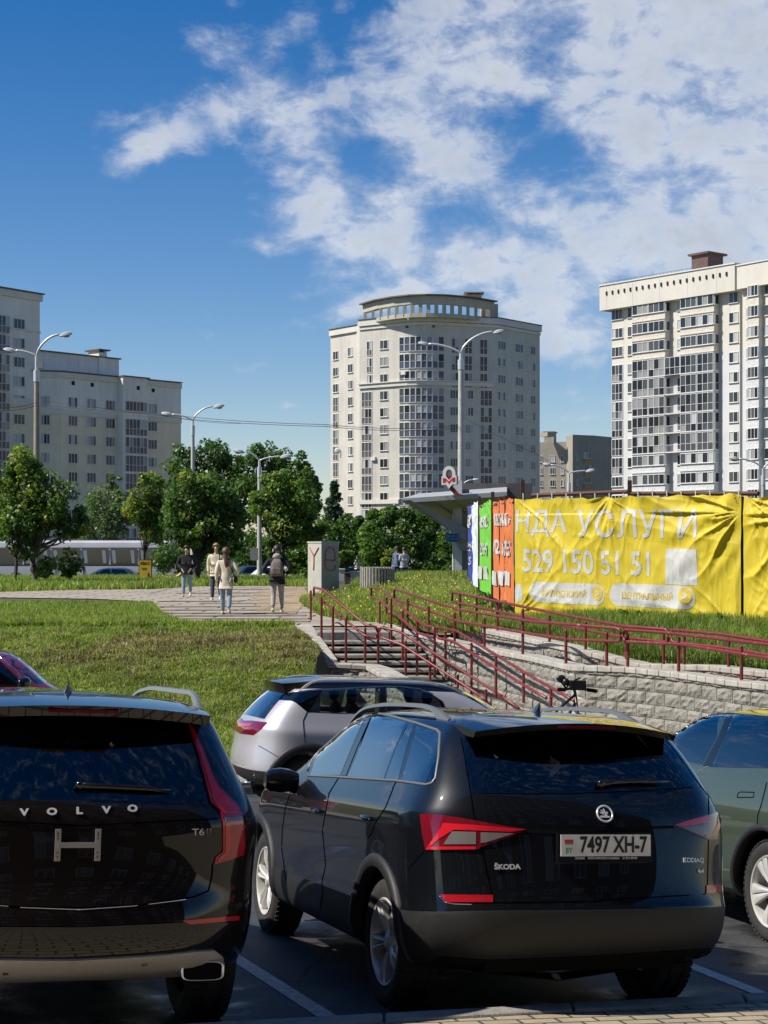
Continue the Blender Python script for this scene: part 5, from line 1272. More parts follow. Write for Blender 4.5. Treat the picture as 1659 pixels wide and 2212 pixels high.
gc.seam(Hk([(104,518),(160,524),(205,520)]),r=.006,mats=lamp_clear,name='lamp_strip')
for px_ in (1.27,2.3):
    for sg in (1,-1):
        h,n=gc.ray((px_,3,.90),(0,-1,0)); mb=MB(); mb.ball((h.x,sg*(h.y+.02),.90),.11,7,0,(1.05,.18,.15)); mb.build('door_handle',MATS['silver_paint'],gc.root,smooth=True)
spoiler(gc,.40,.85,.53,.58,1.50,1.52,.12,gloss_blk,bow=.05,drop=.01)
roof_rail(gc,.62,2.7,.62,0,.045,satin,w=.015,tap=.12)
mirrors(gc,2.95,.86,1.05,gloss_blk)
for sg in (1,-1):
    mb=MB(); mb.box((.46,sg*.80,.30),(.012,.16,.22)); mb.build('mud_flap',mat('mud_flap',(.25,.25,.26),.6),gc.root)
mb=MB(); mb.cyl((-.02,-.55,.33),.035,.12,16,axis='X'); mb.build('exhaust_tip',chrome,gc.root)
seats(gc,[(1.35,(-.4,.4),.95),(2.3,(-.36,.36),.95)]); gc.finish()
# dark green SUV at the right edge
E_=lambda p_:convC(p_,1371.5,1453.8,.3426)
G=hatch(1.70,.95,4.75,1.12,.62,wsx=3.2); 
gr=Car('parked_suv','dark green metallic SUV at the right edge, flush door handle and diamond-cut wheels','car',3.94,11.45,R(17.5),MATS['green_paint'],G,clad_lv=2)
gr.wheels(.97,3.87,.90,.37,.265,.24,'y',.43,flare=.05)
gw1=E_([(212,402),(260,362),(340,312),(440,275),(578,260),(525,400),(428,583),(330,566)]); gw2=E_([(628,264),(839,287),(960,312),(1060,350),(1040,520),(960,585),(839,600),(492,592),(560,420)])
gr.patch('pillar_trim',E_([(582,260),(624,264),(555,420),(486,592),(432,585),(528,400)]),gloss_blk,off=.003,mirror=True)
cut_window(gr,gw1); gr.patch('window',gw1,glass_c,off=.002,th=.006,mirror=True)
gr.patch('window',gw2,glass_t,off=.004,mirror=True)
gr.seam(E_([(205,405),(255,360),(335,306),(440,270),(600,256),(839,278),(1000,310)]),r=.010,mirror=True,mats=gloss_blk,name='window_trim')
gr.seam(E_([(630,262),(560,420),(490,590)]),r=.004,mats=chrome,name='pillar_strip')
gr.seam(E_([(455,590),(420,610),(380,660)]),r=.005,mats=chrome,name='pillar_strip')
gr.seam(E_([(832,690),(800,820),(775,900),(768,1000)]),r=.005,mirror=True)
gr.seam(E_([(645,785),(650,760),(665,750),(752,752),(748,784),(645,785)]),r=.004)
gr.patch('windshield',[(-.62,1.16),(.62,1.16),(.54,1.52),(-.54,1.52)],glass_t,'front',off=.003,step=.12); gr.patch('rear_window',[(-.55,1.18),(.55,1.18),(.46,1.5),(-.46,1.5)],glass_t,'rear',off=.003,step=.12)
gr.patch('tail_light',[(-.80,.98),(.80,.98),(.80,1.06),(-.80,1.06)],lamp_dark,'rear',off=.004,step=.1)
gr.cabin(.9,3.3,.8,1.58,.78,.6,1.0,2.6); mirrors(gr,3.0,.90,1.18,MATS['green_paint']); seats(gr,[(2.35,(-.38,.38),1.05)]); gr.finish()
# red car at the left edge behind the dark SUV
RV=hatch(1.72,.90,4.4,1.2,.3,wsx=3.05)
for i_,x_ in ((7,3.42),(8,3.2),(9,2.95),(10,2.6)): RV[i_]['xf']=x_
rc=Car('parked_van','dark red car with chrome-edged windscreen pillar, half hidden behind the left SUV','car',-7.75,21.25,R(-73),red_paint,RV,clad_lv=1,slope=False,zlot=-1.29)
rc.wheels(.9,3.5,.84,.33,.2,.2,'five',.38)
w1=[(2.1,1.60),(2.70,1.58),(2.98,1.30),(3.04,1.24),(2.1,1.26)]; w2=[(.6,1.32),(.72,1.56),(2.02,1.60),(2.02,1.26)]
for q in (w1,w2): rc.patch('window',q,glass_t,'left',off=.008,mirror=True,step=.05)
rc.patch('windshield',[(-.68,1.24),(.68,1.24),(.60,1.60),(-.60,1.60)],glass_t,'front',off=.003,step=.12)
rc.seam([(2.72,1.62),(2.95,1.40),(3.10,1.22)],'left',r=.012,mirror=True,mats=chrome,name='window_trim'); rc.seam([(2.06,1.64),(2.06,.5)],'left',r=.005,mirror=True)
mirrors(rc,3.0,.86,1.27,gloss_blk,1.15); rc.finish()
# distant traffic: one detailed hatchback, copied with its own paint
def far_car(label,px,Y,z,yaw,paint,group=None,H_=1.45,Ln=4.3):
    c=Car('passing_car',label,'car',X_(px,Y),Y,yaw,paint,hatch(H_,.87,Ln,.92,.5,wsx=3.0),clad_lv=1,slope=False,zlot=z,group=group)
    for x in (.8,3.4):
        for sg in (1,-1):
            mb=MB(); mb.cyl((x,sg*.9-(.2 if sg==1 else 0),.31),.31,.2,20,axis='Y'); w_=mb.build('wheel',tyre_m,c.root,angle=40)
    c.patch('window',[(.62,.98),(.95,H_-.13),(1.75,H_-.10),(1.75,.97)],glass_t,'left',off=.01,mirror=True,step=.1)
    c.patch('window',[(1.83,.97),(1.83,H_-.10),(2.35,H_-.12),(2.95,1.0),(2.95,.96)],glass_t,'left',off=.01,mirror=True,step=.1)
    c.patch('windshield',[(-.6,.98),(.6,.98),(.5,H_-.13),(-.5,H_-.13)],glass_t,'front',off=.005,step=.2)
    for y in (.62,-.62):
        c.patch('headlight',[(y-.14,.60),(y+.14,.60),(y+.14,.72),(y-.14,.70)],lamp_clear,'front',off=.01,step=.1)
    c.body.parent=c.root; return c.root
silver=mat('far_silver',(.45,.46,.48),.35,metal=.4)
far_car('dark car in front of the coach, between the kvass board and the tree trunk',305,104.5,-.93,R(90),dark_paint)
far_car('dark blue car between the woman in the pale jacket and the grey lamp post',498,105.5,-.8,R(-75),dark_paint)
far_car('white car just left of the man with the backpack',545,102.0,-.8,R(-110),white_paint)
far_car('silver car between the backpack man and the graffiti cabinet',625,101.0,-.8,R(-95),silver)
far_car('pale car showing only its roof right of the two standing men',945,103,-.75,R(-90),silver)
far_car('white car between the graffiti cabinet and the round bin',722,103,-.8,R(-92),white_paint)
# the coach
Yb=119.0; sb=F/Yb
bus=empty('coach',(X_(120,Yb),Yb,-.93),label='long white coach with dark windows passing behind the left trees',cat='bus')
xr,xl=X_(388,Yb)-bus.location.x,X_(-90,Yb)-bus.location.x; Hb=3.22
prof=[]
mb=MB(); pr=[(-1.25,.35),(-1.27,1.3),(-1.22,2.6),(-1.12,3.05),(-.95,3.2),(.95,3.2),(1.12,3.05),(1.22,2.6),(1.27,1.3),(1.25,.35)]
secs=[(xl,0,1),(xl+.15,0,1),(xr-.55,0,1),(xr-.30,.0,1),(xr,.0,1)]
V=[];n=len(pr)
for i,(x,_,_) in enumerate(secs):
    for y,z in pr:
        xx=x-(.0 if i<3 else ((z-1.1)*.33 if z>1.1 else 0)*(1 if i==4 else .5)); zz=z-(.05 if i==4 and z>2.9 else 0); V.append((xx,y,zz))
mb.add(V,[(i*n+j,(i+1)*n+j,(i+1)*n+(j+1)%n,i*n+(j+1)%n) for i in range(len(secs)-1) for j in range(n)]+[tuple(range(n)),tuple((len(secs)-1)*n+j for j in range(n-1,-1,-1))])
buswhite=mat('coach_white',(.50,.50,.52),.4,coat=.4,vary=.08,vscale=.6)
bo=mb.build('body',buswhite,bus,angle=30)
busg=mat('coach_window',(.03,.04,.042),.06,spec=.9,vary=.5,vscale=.7)
px_edges=[-88,-20,58,118,182,243,304,372]
for a,b in zip(px_edges,px_edges[1:]):
    x0=X_(a+2,Yb)-bus.location.x; x1=X_(b-2,Yb)-bus.location.x
    if b==372: x1=X_(366,Yb)-bus.location.x
    mb=MB(); mb.box(((x0+x1)/2,-1.255,2.05),(x1-x0,.03,1.12)); w_=mb.build('window',busg,bus)
    mb=MB()
    for k in range(2):
        xx=lerp(x0,x1,.15+.7*k); mb.prism([(xx-.1,-1.274,1.6),(xx+.12,-1.274,1.6),(xx+.05,-1.274,2.5),(xx-.2,-1.274,2.5)],(0,.003,0))
    mb.build('curtain',mat('curtain',(.30,.33,.33),.7),w_)
mb=MB(); mb.box(((xl+xr)/2-.2,-1.262,1.45),(xr-xl-.9,.02,.09)); mb.box(((xl+xr)/2-.2,-1.272,.72),(xr-xl-.3,.02,.05)); mb.box(((xl+xr)/2-.2,-1.262,2.66),(xr-xl-1.2,.02,.08)); mb.build('dark_strip',gloss_blk,bus)
x0=X_(373,Yb)-bus.location.x
mb=MB(); mb.prism([(x0-.9,-1.29,1.1),(x0+.0,-1.29,1.1),(x0-.35,-1.25,2.62),(x0-.9,-1.25,2.62)],(0,.02,0)); mb.build('door_window',busg,bus)
mb=MB(); x1=X_(158,Yb)-bus.location.x; mb.tube([(x1-1.0,-1.28,.1+.3),(x1-1.0,-1.28,1.32),(x1+.95,-1.28,1.32),(x1+.95,-1.28,.4)],.03,5); mb.build('hatch_edge',gloss_blk,bus)
mb=MB(); mb.prism([(xr-.02-.06,-1.05,1.2),(xr-.02-.06,1.05,1.2),(xr-.52,1.0,2.75),(xr-.52,-1.0,2.75)],(.05,0,.01)); mb.build('windshield',busg,bus)
for x in (xl+3,xl+4.4,xr-2.6):
    for sg in (1,-1):
        mb=MB(); mb.cyl((x,sg*1.2-(.15 if sg==1 else .15),.48),.48,.3,24,axis='Y'); mb.build('wheel',tyre_m,bus,angle=40)
print('more cars ok')
# ================================================================ fence with banners
def clothmat(name,col):
    m,t,p,tc=newmat(name); a=t.noise(tc.outputs['Object'],1.5,5,.6); p.inputs['Roughness'].default_value=.55; p.inputs['Specular IOR Level'].default_value=.35
    t.l(t.ramp(a,[(.3,tuple(c*.92 for c in col)),(.7,tuple(min(1,c*1.05) for c in col))]),p.inputs['Base Color']); return m
yel=clothmat('yellow_vinyl',(.56,.44,.028)); orr=clothmat('orange_vinyl',(.62,.17,.05)); gre=clothmat('green_vinyl',(.16,.50,.05)); whv=clothmat('white_vinyl',(.62,.66,.70)); blu=clothmat('blue_vinyl',(.035,.06,.30)); pr_w=clothmat('white_print',(.50,.50,.48)); pr_y=clothmat('yellow_print',(.60,.43,.06)); pr_b=mat('dark_print',(.04,.05,.06),.5)
class Cloth:
    def __init__(s,name,label,a,b,m,seed,amp=.06,nu=110,nv=60,pleat=0,group='printed banners on the site fence'):
        # a,b = (px, Y, ytop, ybottom)
        s.A=P(a[0],a[3],a[1]);s.B=P(b[0],b[3],b[1]);s.At=P(a[0],a[2],a[1]);s.Bt=P(b[0],b[2],b[1])
        s.a,s.b=a,b; d=s.B-s.A; d.z=0; s.L=d.length; s.d=d/s.L; s.n=Vector((s.d.y,-s.d.x,0)); s.seed=seed; s.amp=amp; s.pleat=pleat
        if s.n.dot(Vector((0,0,CZ))-s.A)<0 and abs(s.n.y)>.3: s.n=-s.n
        V=[s.pt(i/nu,j/nv) for i in range(nu+1) for j in range(nv+1)]
        Fq=[(i*(nv+1)+j,(i+1)*(nv+1)+j,(i+1)*(nv+1)+j+1,i*(nv+1)+j+1) for i in range(nu) for j in range(nv)]
        s.o=np_mesh(name,[tuple(v) for v in V],Fq,[m],smooth=True); tag(s.o,label,'banner',group)
    def hgt(s,u,v):
        x=u*s.L; h=s.seed*7.3
        e=min(1,min(u,1-u)*s.L/.35)
        wx_=noise.noise(Vector((x*1.1,v*2,h+31))); 
        ridged=lambda q: max(0,1-abs(noise.noise(q))*3.2)
        z=0
        for fa,fb,pw,am,o_ in ((.8,1.0,1.5,.18,0),(2.2,1.9,2,.12,9),(5.2,3.6,2,.06,15)):
            z+=am*ridged(Vector((x*fa+v*fb*.7+wx_*.4+h,v*fb*1.3-x*fa*.55,h+o_)))**pw
        z+=.22*noise.noise(Vector((x*.8,v*1.6,h+50)))
        H0=2.6
        for cu,cv,fr,am,dec in ((1.0,.86,2.6,.75,4.5),(.0,1.02,2.6,.55,2.6),(.45,1.02,3.0,.30,1.5),(1.0,-.05,3.0,.35,1.8),(.0,.0,3.0,.25,1.3)):
            dx=(u-cu)*s.L; dz=(v-cv)*H0; r_=math.hypot(dx,dz); ph=math.atan2(dz,dx+1e-6)
            q=noise.noise(Vector((ph*fr+.25*noise.noise(Vector((x*1.2,v*3,h+70))),r_*.28+h,cu*5+h)))
            z+=am*max(0,1-abs(q)*4.0)**1.6*math.exp(-r_/dec)*sstep(0,.35,r_)
        z+= .5*max(0,1-abs((v-.62)-.35*(1-u))*9)*(.5+.5*noise.noise(Vector((x,v*3,h))))*(u>.45)     # long diagonal folds drawn to the corner
        for k,(sx,off) in enumerate(((.8,.0),(1.15,.12),(1.5,.27),(.55,-.13))):
            q=(1-u)*sx+off-(1-v)*.72; z+=.32*math.exp(-(q*s.L*1.1)**2*9)*sstep(.45,.95,u)
        z+= .30*math.sin(x*7+2*math.sin(x*2+h))*sstep(.80,1,v)+.25*math.sin(x*9+h)*sstep(.2,0,v)
        z+= s.pleat*math.sin(x*9+1.5*noise.noise(Vector((x*2,v*2,h)))*3)*.8
        return z*s.amp*(.25+.75*e)
    def pt(s,u,v,off=0):
        sag=.035*abs(math.sin(u*s.L*PI/.62))*sstep(.9,1,v)+.04*noise.noise(Vector((u*s.L*1.7,1,s.seed)))*sstep(.92,1,v)
        base=s.A.lerp(s.B,u); top=s.At.lerp(s.Bt,u); p_=base.lerp(top,v); p_.z-=sag
        return p_+s.n*(s.hgt(u,v)+off)
    def uv(s,px,py):
        k=(px-CX)/F; den=s.d.x-k*s.d.y
        t_=(k*s.A.y-s.A.x)/den; u=t_/s.L; y=s.A.y+s.d.y*t_; z=CZ+(YH-py)/F*y; zb=lerp(s.A.z,s.B.z,u); zt=lerp(s.At.z,s.Bt.z,u); return u,(z-zb)/(zt-zb)
    def lay(s,name,vs,fs,m,off=.012,maxe=.045):    # vs in (metres along, metres up) from the lower left corner
        us=sorted({i for f in fs for i in f}); rm={a:b for b,a in enumerate(us)}; vs=[vs[i] for i in us]; fs=[tuple(rm[i] for i in f) for f in fs]
        bm=bmesh.new(); bv=[bm.verts.new((v[0],v[1],0)) for v in vs]
        for f in fs:
            try: bm.faces.new([bv[i] for i in f])
            except ValueError: pass
        bmesh.ops.triangulate(bm,faces=bm.faces)
        for _ in range(6):
            le=[e for e in bm.edges if e.calc_length()>maxe]
            if not le: break
            bmesh.ops.subdivide_edges(bm,edges=le,cuts=1,use_grid_fill=False); bmesh.ops.triangulate(bm,faces=bm.faces)
        bm.verts.index_update(); V=[]
        for v in bm.verts:
            u=v.co.x/s.L; zb=lerp(s.A.z,s.B.z,u); zt=lerp(s.At.z,s.Bt.z,u); V.append(s.pt(u,v.co.y/(zt-zb),off))
        mb=MB(); mb.add(V,[tuple(v.index for v in f.verts) for f in bm.faces]); bm.free()
        return mb.build(name,m,s.o,smooth=True)
    def text(s,body,px0,px1,y0,y1,m,bold=.02,off=.006,font=1.0):
        u0,v0=s.uv(px0,y1); u1,v1=s.uv(px1,y0); zt=lerp(s.At.z-s.A.z,s.Bt.z-s.B.z,(u0+u1)/2)
        vs,fs=text_mesh(body,1.0,0,bold,'LEFT'); 
        if not vs: return
        x0=min(v.x for v in vs);x1=max(v.x for v in vs);a=min(v.y for v in vs);b=max(v.y for v in vs)
        X0,X1=u0*s.L,u1*s.L; Z0,Z1=v0*zt,v1*zt
        return s.lay('lettering',[(lerp(X0,X1,(v.x-x0)/(x1-x0)),lerp(Z0,Z1,(v.y-a)/(b-a))) for v in vs],fs,m,off)
    def pill(s,px0,px1,y0,y1,m,off=.004,name='printed_panel',rnd=True):
        u0,v0=s.uv(px0,y1); u1,v1=s.uv(px1,y0); zt=lerp(s.At.z-s.A.z,s.Bt.z-s.B.z,(u0+u1)/2); X0,X1,Z0,Z1=u0*s.L,u1*s.L,v0*zt,v1*zt
        r=min((Z1-Z0),(X1-X0))/2*(1 if rnd else .06); pts=[]
        for cx,cz,a0 in ((X1-r,Z0+r,-90),(X1-r,Z1-r,0),(X0+r,Z1-r,90),(X0+r,Z0+r,180)):
            for k in range(7): a=R(a0+90*k/6); pts.append(Vector((cx+r*math.cos(a),cz+r*math.sin(a))))
        st=.1; ex=[Vector((X0+st*(i+.5),Z0+st*(j+.5))) for i in range(int((X1-X0)/st)) for j in range(int((Z1-Z0)/st))]
        vs,_,fs,*_r=delaunay_2d_cdt(pts+ex,[],[list(range(len(pts)))],1,1e-5); return s.lay(name,[(v.x,v.y) for v in vs],[tuple(f) for f in fs],m,off)
cl=Cloth('banner','crumpled yellow banner with white lettering and phone number, widest on the fence',(1113,36.2,1077,1328),(1602,32.0,1066,1357),yel,1,amp=.15,nu=300,nv=140)
cl.text('НДА',1117,1226,1101,1160,pr_w,.015); cl.text('УСЛУГИ',1248,1510,1098,1162,pr_w,.012)
cl.text('529 150 51 51',1131,1405,1190,1237,pr_w,.02)
cl.pill(1145,1307,1262,1300,pr_w); cl.pill(1317,1505,1266,1308,pr_w); cl.pill(1113,1130,1262,1300,pr_w); cl.pill(1440,1511,1186,1262,pr_w,rnd=False)
cl.text('ФРУНЗЕНСКИЙ',1172,1268,1273,1288,pr_y,.02,.009); cl.text('ЦЕНТРАЛЬНЫЙ',1344,1455,1279,1295,pr_y,.02,.009)
cl.pill(1281,1303,1267,1297,pr_y,.008); cl.pill(1470,1500,1270,1303,pr_y,.008); cl.text('>',1287,1297,1274,1290,pr_w,.02,.012); cl.text('>',1479,1491,1278,1296,pr_w,.02,.012)
Cloth('banner','plain part of a second yellow banner, cut by the right edge of the picture',(1607,31.95,1072,1357),(1790,30.6,1072,1370),yel,5,amp=.14,nu=100,nv=100)
co=Cloth('banner','orange banner with white lettering, seen edge-on beside the yellow one',(1066,41.5,1082,1290),(1110,36.5,1076,1312),orr,2,amp=.07,nu=60,nv=50,pleat=.4)
co.n=-abs(1)*co.n if co.n.x>0 else co.n
for y0,y1,tx in ((1108,1140,'НЕДВИЖИМОСТЬ'),(1168,1196,'8 029 150 51 51')): co.text(tx,1072,1106,y0,y1,pr_w,.03,.03)
for a,b in ((1067,1079),(1082,1092),(1095,1107)): co.pill(a,b,1236,1262,pr_w,.03,rnd=False)
cg=Cloth('banner','bright green banner with white lettering, between the orange and white ones',(1037,46.0,1092,1274),(1064,41.8,1078,1286),gre,3,amp=.07,nu=50,nv=50,pleat=.4)
for y0,y1,tx in ((1112,1146,'АРЕНДА'),(1172,1200,'529 150')): cg.text(tx,1041,1061,y0,y1,pr_w,.03,.03)
for a,b in ((1039,1046),(1049,1060)): cg.pill(a,b,1224,1250,pr_w,.03,rnd=False)
cw=Cloth('banner','white banner with pale blue marks, between the green and dark blue ones',(1023,50.2,1092,1262),(1036,46.3,1082,1270),whv,4,amp=.09,nu=50,nv=50,pleat=.5)
cb_=Cloth('banner','narrow dark blue banner with white letters, farthest on the fence',(1012,56.0,1093,1250),(1023,50.6,1088,1258),blu,6,amp=.06,nu=40,nv=40,pleat=.4)
for y0,y1,tx in ((1112,1140,'ЦЕН'),(1172,1190,'529'),(1204,1220,'151')): cb_.text(tx,1014,1021,y0,y1,pr_w,.03,.03)
fe=empty('site_fence',P(1112,1330,36.3),label='rusty steel frame of the site fence carrying all the banners',cat='fence'); fl_=fe.location
for px,Y,yt in ((1012,56,1082),(1036,46.2,1072),(1065,41.6,1062),(1082,39.5,1073),(1094,38.2,1070),(1130,36.15,1036),(1362,34.0,1037),(1605,32.15,1072),(1790,30.8,1050)):
    mb=MB(); a=P(px,yt,Y); a.y+=.12; mb.box(Vector((a.x,a.y,(a.z-.2)/2))-fl_,(.08,.08,a.z+.2)); mb.build('post',rust,fe)
mb=MB()
for (pa,Ya,ya),(pb,Yb_,yb) in (((1150,36.1,1070),(1358,34.1,1062)),((1366,34.05,1066),(1640,31.9,1066)),((1113,36.3,1085),(1036,46.2,1095)),((1036,46.3,1095),(1012,56,1098))):
    a=P(pa,ya,Ya);b=P(pb,yb,Yb_); a.y+=.06;b.y+=.06; d=b-a; mb.tube([a-fl_,b-fl_],.05,6)
mb.build('beam',rust,fe)
for k in range(16):
    px=1130+k*31; Y=lerp(36.2,32,(px-1113)/489); a=P(px,1062+6*(px<1360),Y); mb=MB(); mb.tube([a-fl_+Vector((0,.05,.0)),a-fl_+Vector((0,-.03,.02)),a-fl_+Vector((0,-.05,-.10))],.012,5); mb.build('hook',wf,fe)
# ================================================================ metro pavilion roof, sign, pillar
m_pan=mat('canopy_panel',(.40,.41,.42),.55,vary=.1,vscale=1.2); m_edge=mat('canopy_edge',(.36,.37,.375),.6); m_beam=mat('canopy_beam',(.24,.25,.26),.6); m_under=mat('canopy_soffit',(.42,.40,.35),.7,vary=.08,vscale=.8)
Yc=84.0
cp=empty('metro_canopy',P(985,1250,Yc),label='winged grey metro entrance canopy on a concrete pillar, partly behind the banners',cat='canopy'); o=cp.location
def Q(px,py,Y): return P(px,py,Y)-o
mb=MB()
# wedge wing: high edge on the left tip, soffit running down to the pillar
t0=Q(867,1077,81); t1=Q(1095,1062,81); t2=Q(1095,1052,92); t3=Q(905,1066,92)
mb.prism([t0,t1,t2,t3],(0,0,-.22)); mb.build('roof_slab',m_edge,cp)
mb=MB(); mb.prism([Q(870,1083,81.2),Q(1092,1070,81.2),Q(1092,1132,87),Q(985,1143,87)],(0,.12,.08)); mb.build('soffit',m_under,cp)
mb=MB(); mb.prism([Q(868,1081,80.6),Q(886,1080,80.6),Q(1006,1140,82.8),Q(1006,1170,82.8),Q(985,1168,82.8),Q(975,1147,82.6)],(0,.5,0)); mb.build('side_beam',m_beam,cp)
mb=MB(); mb.prism([Q(984,1145,82.9),Q(1012,1140,82.9),Q(1014,1190,82.9),Q(996,1190,82.9),Q(984,1170,82.9)],(0,1.4,0)); mb.build('capital',m_beam,cp)
mb=MB(); c0=Q(988,1250,83.1); mb.box((c0.x+.0,c0.y+.35,2.4),(.45,1.0,5.0)); mb.build('pillar',mat('pillar_concrete',(.50,.50,.48),.8,vary=.1),cp)
mb=MB(); c0=Q(1003,1250,83.6); mb.box((c0.x,c0.y+.4,2.2),(.5,.8,4.6)); mb.build('pillar_back',m_beam,cp)
for px in (905,948,990): 
    mb=MB(); mb.tube([Q(px-20,1082,81.15),Q(px+62,1128,85.8)],.03,5); mb.build('soffit_joint',m_beam,cp)
mb=MB(); mb.box(Q(1064,1052,95)+Vector((0,0,-.4)),(4,6,1.0)); mb.build('roof_box',mat('roof_sheet',(.12,.10,.10),.7),cp)
# metro sign: a horseshoe over an M with a pointed foot
sg=empty('metro_sign',P(970,1060,80.5),label='white and red metro M sign standing on the grey canopy roof',cat='sign'); o=sg.location
s_=F/80.5; red=mat('sign_red',(.50,.02,.03),.4); dred=mat('sign_dark_red',(.16,.018,.02),.5); wsg=mat('sign_white',(.68,.66,.64),.5)
def arch(r0,r1,zc,zb,dy,th,name,m,par):
    mb=MB(); N=16; Vo=[(-r1,zb)]+[(-r1*math.cos(PI*k/N),zc+r1*1.05*math.sin(PI*k/N)) for k in range(N+1)]+[(r1,zb)]; Vi=[(-r0,zb)]+[(-r0*math.cos(PI*k/N),zc+r0*1.1*math.sin(PI*k/N)) for k in range(N+1)]+[(r0,zb)]
    for i in range(len(Vo)-1): mb.prism([(Vo[i][0],dy,Vo[i][1]),(Vo[i+1][0],dy,Vo[i+1][1]),(Vi[i+1][0],dy,Vi[i+1][1]),(Vi[i][0],dy,Vi[i][1])],(0,th,0))
    return mb.build(name,m,par)
M_=Matrix.Rotation(R(-18),4,'Z'); hold=bpy.data.objects.new('sign_box',None)
wdt=.50
arch(.22,wdt*.92,.62,.33,-.02,.05,'sign_face',wsg,sg); arch(.20,wdt*.93,.60,.33,.03,.75,'sign_side',dred,sg)
mb=MB(); sh=[(-.54,.42),(-.54,-.18),(-.22,-.14),(0,-.42),(.22,-.14),(.54,-.12),(.54,.46),(.30,.44),(0,.16),(-.22,.42)]
mb.prism([(a,-.03,b) for a,b in sh[::-1]],(0,.06,0)); mb.build('sign_m',wsg,sg)
mb=MB(); sh=[(-.44,.30),(-.44,-.02),(-.26,.0),(-.20,.14),(0,-.10),(.20,.16),(.26,.02),(.44,.04),(.44,.34),(.26,.32),(0,.06),(-.24,.28)]
mb.prism([(a,-.045,b) for a,b in sh[::-1]],(0,.02,0)); mb.build('sign_m_red',red,sg)
mb=MB(); mb.prism([(.54,.03,.46),(.54,.03,-.12),(.22,.03,-.14),(0,.03,-.42),(-.22,.03,-.14),(-.54,.03,-.18),(-.54,.03,.42)],(0,.72,0)); mb.prism([(-.02,.1,-.40),(.16,.1,-.2),(.62,.1,-.72),(.9,.1,-.80),(.9,.1,-.88),(.4,.1,-.86)],(0,.4,0)); mb.build('sign_box',dred,sg)
for ch in sg.children: ch.scale=(.68,.7,.72)
sg.rotation_euler=(0,0,R(-12)); sg.location.z+=.40
# blue direction signs beside the pillar
ds=empty('direction_signs',P(976,1250,82.2),label='stack of three blue arrow direction signs with white writing on the canopy pillar',cat='sign'); o=ds.location
sb_=mat('sign_blue',(.03,.13,.34),.5)
for k,(py,tx) in enumerate(((1155,'ул.Притыцкого'),(1161.5,'ул.Лобанка'),(1168,'ул.Скрипникова'))):
    a=P(962,py,82.1)-o; mb=MB(); w_=.70; h_=.13; mb.prism([(a.x,a.y,a.z),(a.x+.10,a.y,a.z-h_/2),(a.x+w_,a.y,a.z-h_/2),(a.x+w_,a.y,a.z+h_/2),(a.x+.10,a.y,a.z+h_/2)],(0,.02,0)); sx=mb.build('arrow_sign',sb_,ds)
    vs,fs=text_mesh(tx,.085,.001); mb=MB(); mb.add([(v.x*.75+a.x+w_/2+.04,a.y-.006,v.y+a.z) for v in vs],fs); mb.build('lettering',ink_w,sx)
mb=MB(); mb.tube([P(980,1150,82.25)-o,P(980,1250,82.25)-o],.04,8); mb.build('sign_pole',mat('galvanised',(.35,.36,.37),.5,metal=.5),ds)
# ================================================================ lamp posts
pole_m=mat('pole_concrete',(.44,.43,.40),.85,vary=.14,vscale=3); galv=mat('lamp_arm_paint',(.58,.59,.60),.4,metal=.3); lampw=mat('lamp_head_paint',(.55,.56,.57),.4); lens=mat('lamp_lens',(.30,.30,.27),.2); brownpole=mat('weathered_pole',(.30,.255,.20),.9,vary=.2,vscale=3)
def lamp_post(label,px,Y,ytop,ybase,r,larm,rarm,pm=pole_m,group=None,ysplit=None):
    b=P(px,ybase,Y); rt=empty('street_lamp',b,label=label,cat='street lamp',group=group); zt=P(px,ytop,Y).z-b.z; zs=P(px,ysplit,Y).z-b.z
    mb=MB(); mb.tube([(0,0,-.5),(0,0,zt*.5),(0,0,zt)],[r*1.15,r*.95,r*.75],14); mb.build('pole',pm,rt,angle=60)
    mb=MB(); mb.tube([(0,0,zt-.5),(0,0,zt+.08)],[r*.95,r*.95],14); mb.tube([(0,0,zt+.05),(0,0,zs)],[r*.5,r*.5],10); mb.build('collar',galv,rt,angle=60)
    for (apx,apy,bend) in (larm,rarm):
        if apx is None: continue
        e=P(apx,apy,Y)-b; mb=MB(); N=12; pts=[]
        for k in range(N+1):
            f=k/N; x=e.x*f; z=zs+(e.z-zs)*(math.sin(f*PI/2)**bend); pts.append(Vector((x,0,z)))
        mb.tube(pts,[r*.36]*N+[r*.3],8); ar=mb.build('arm',galv,rt,smooth=True)
        sgx=1 if e.x>0 else -1; hd=MB(); M=Matrix.Translation(Vector((e.x+sgx*.28,0,e.z+.0)))@Matrix.Rotation(-sgx*R(12 if bend<1.2 else 16),4,'Y')
        V=[];
        for k,(xx,w_,ht,hb) in enumerate(((-.30,.06,.05,-.05),(-.20,.13,.10,-.08),(.0,.17,.14,-.10),(.22,.15,.11,-.09),(.34,.07,.05,-.05))):
            for y,z in ((-w_,hb*.5),(-w_*.9,ht*.6),(0,ht),(w_*.9,ht*.6),(w_,hb*.5),(0,hb)): V.append(M@Vector((xx*sgx,y,z)))
        Fq=[(i*6+j,(i+1)*6+j,(i+1)*6+(j+1)%6,i*6+(j+1)%6) for i in range(4) for j in range(6)]+[tuple(range(5,-1,-1)),tuple(24+j for j in range(6))]
        if sgx<0: Fq=[f[::-1] for f in Fq]
        hd.add(V,Fq); ho=hd.build('lamp_head',lampw,rt,angle=35)
        ln=MB(); ln.ball(M@Vector((.04*sgx,0,-.09)),.13,5,0,(1.3,.9,.5)); ln.build('lamp_lens',lens,ho,smooth=True)
    return rt
lamp_post('tall two-armed street lamp at far left rising behind the bright maple',79,84,803,1258,.165,(34,757,1.0),(129,723,.62),brownpole,ysplit=768)
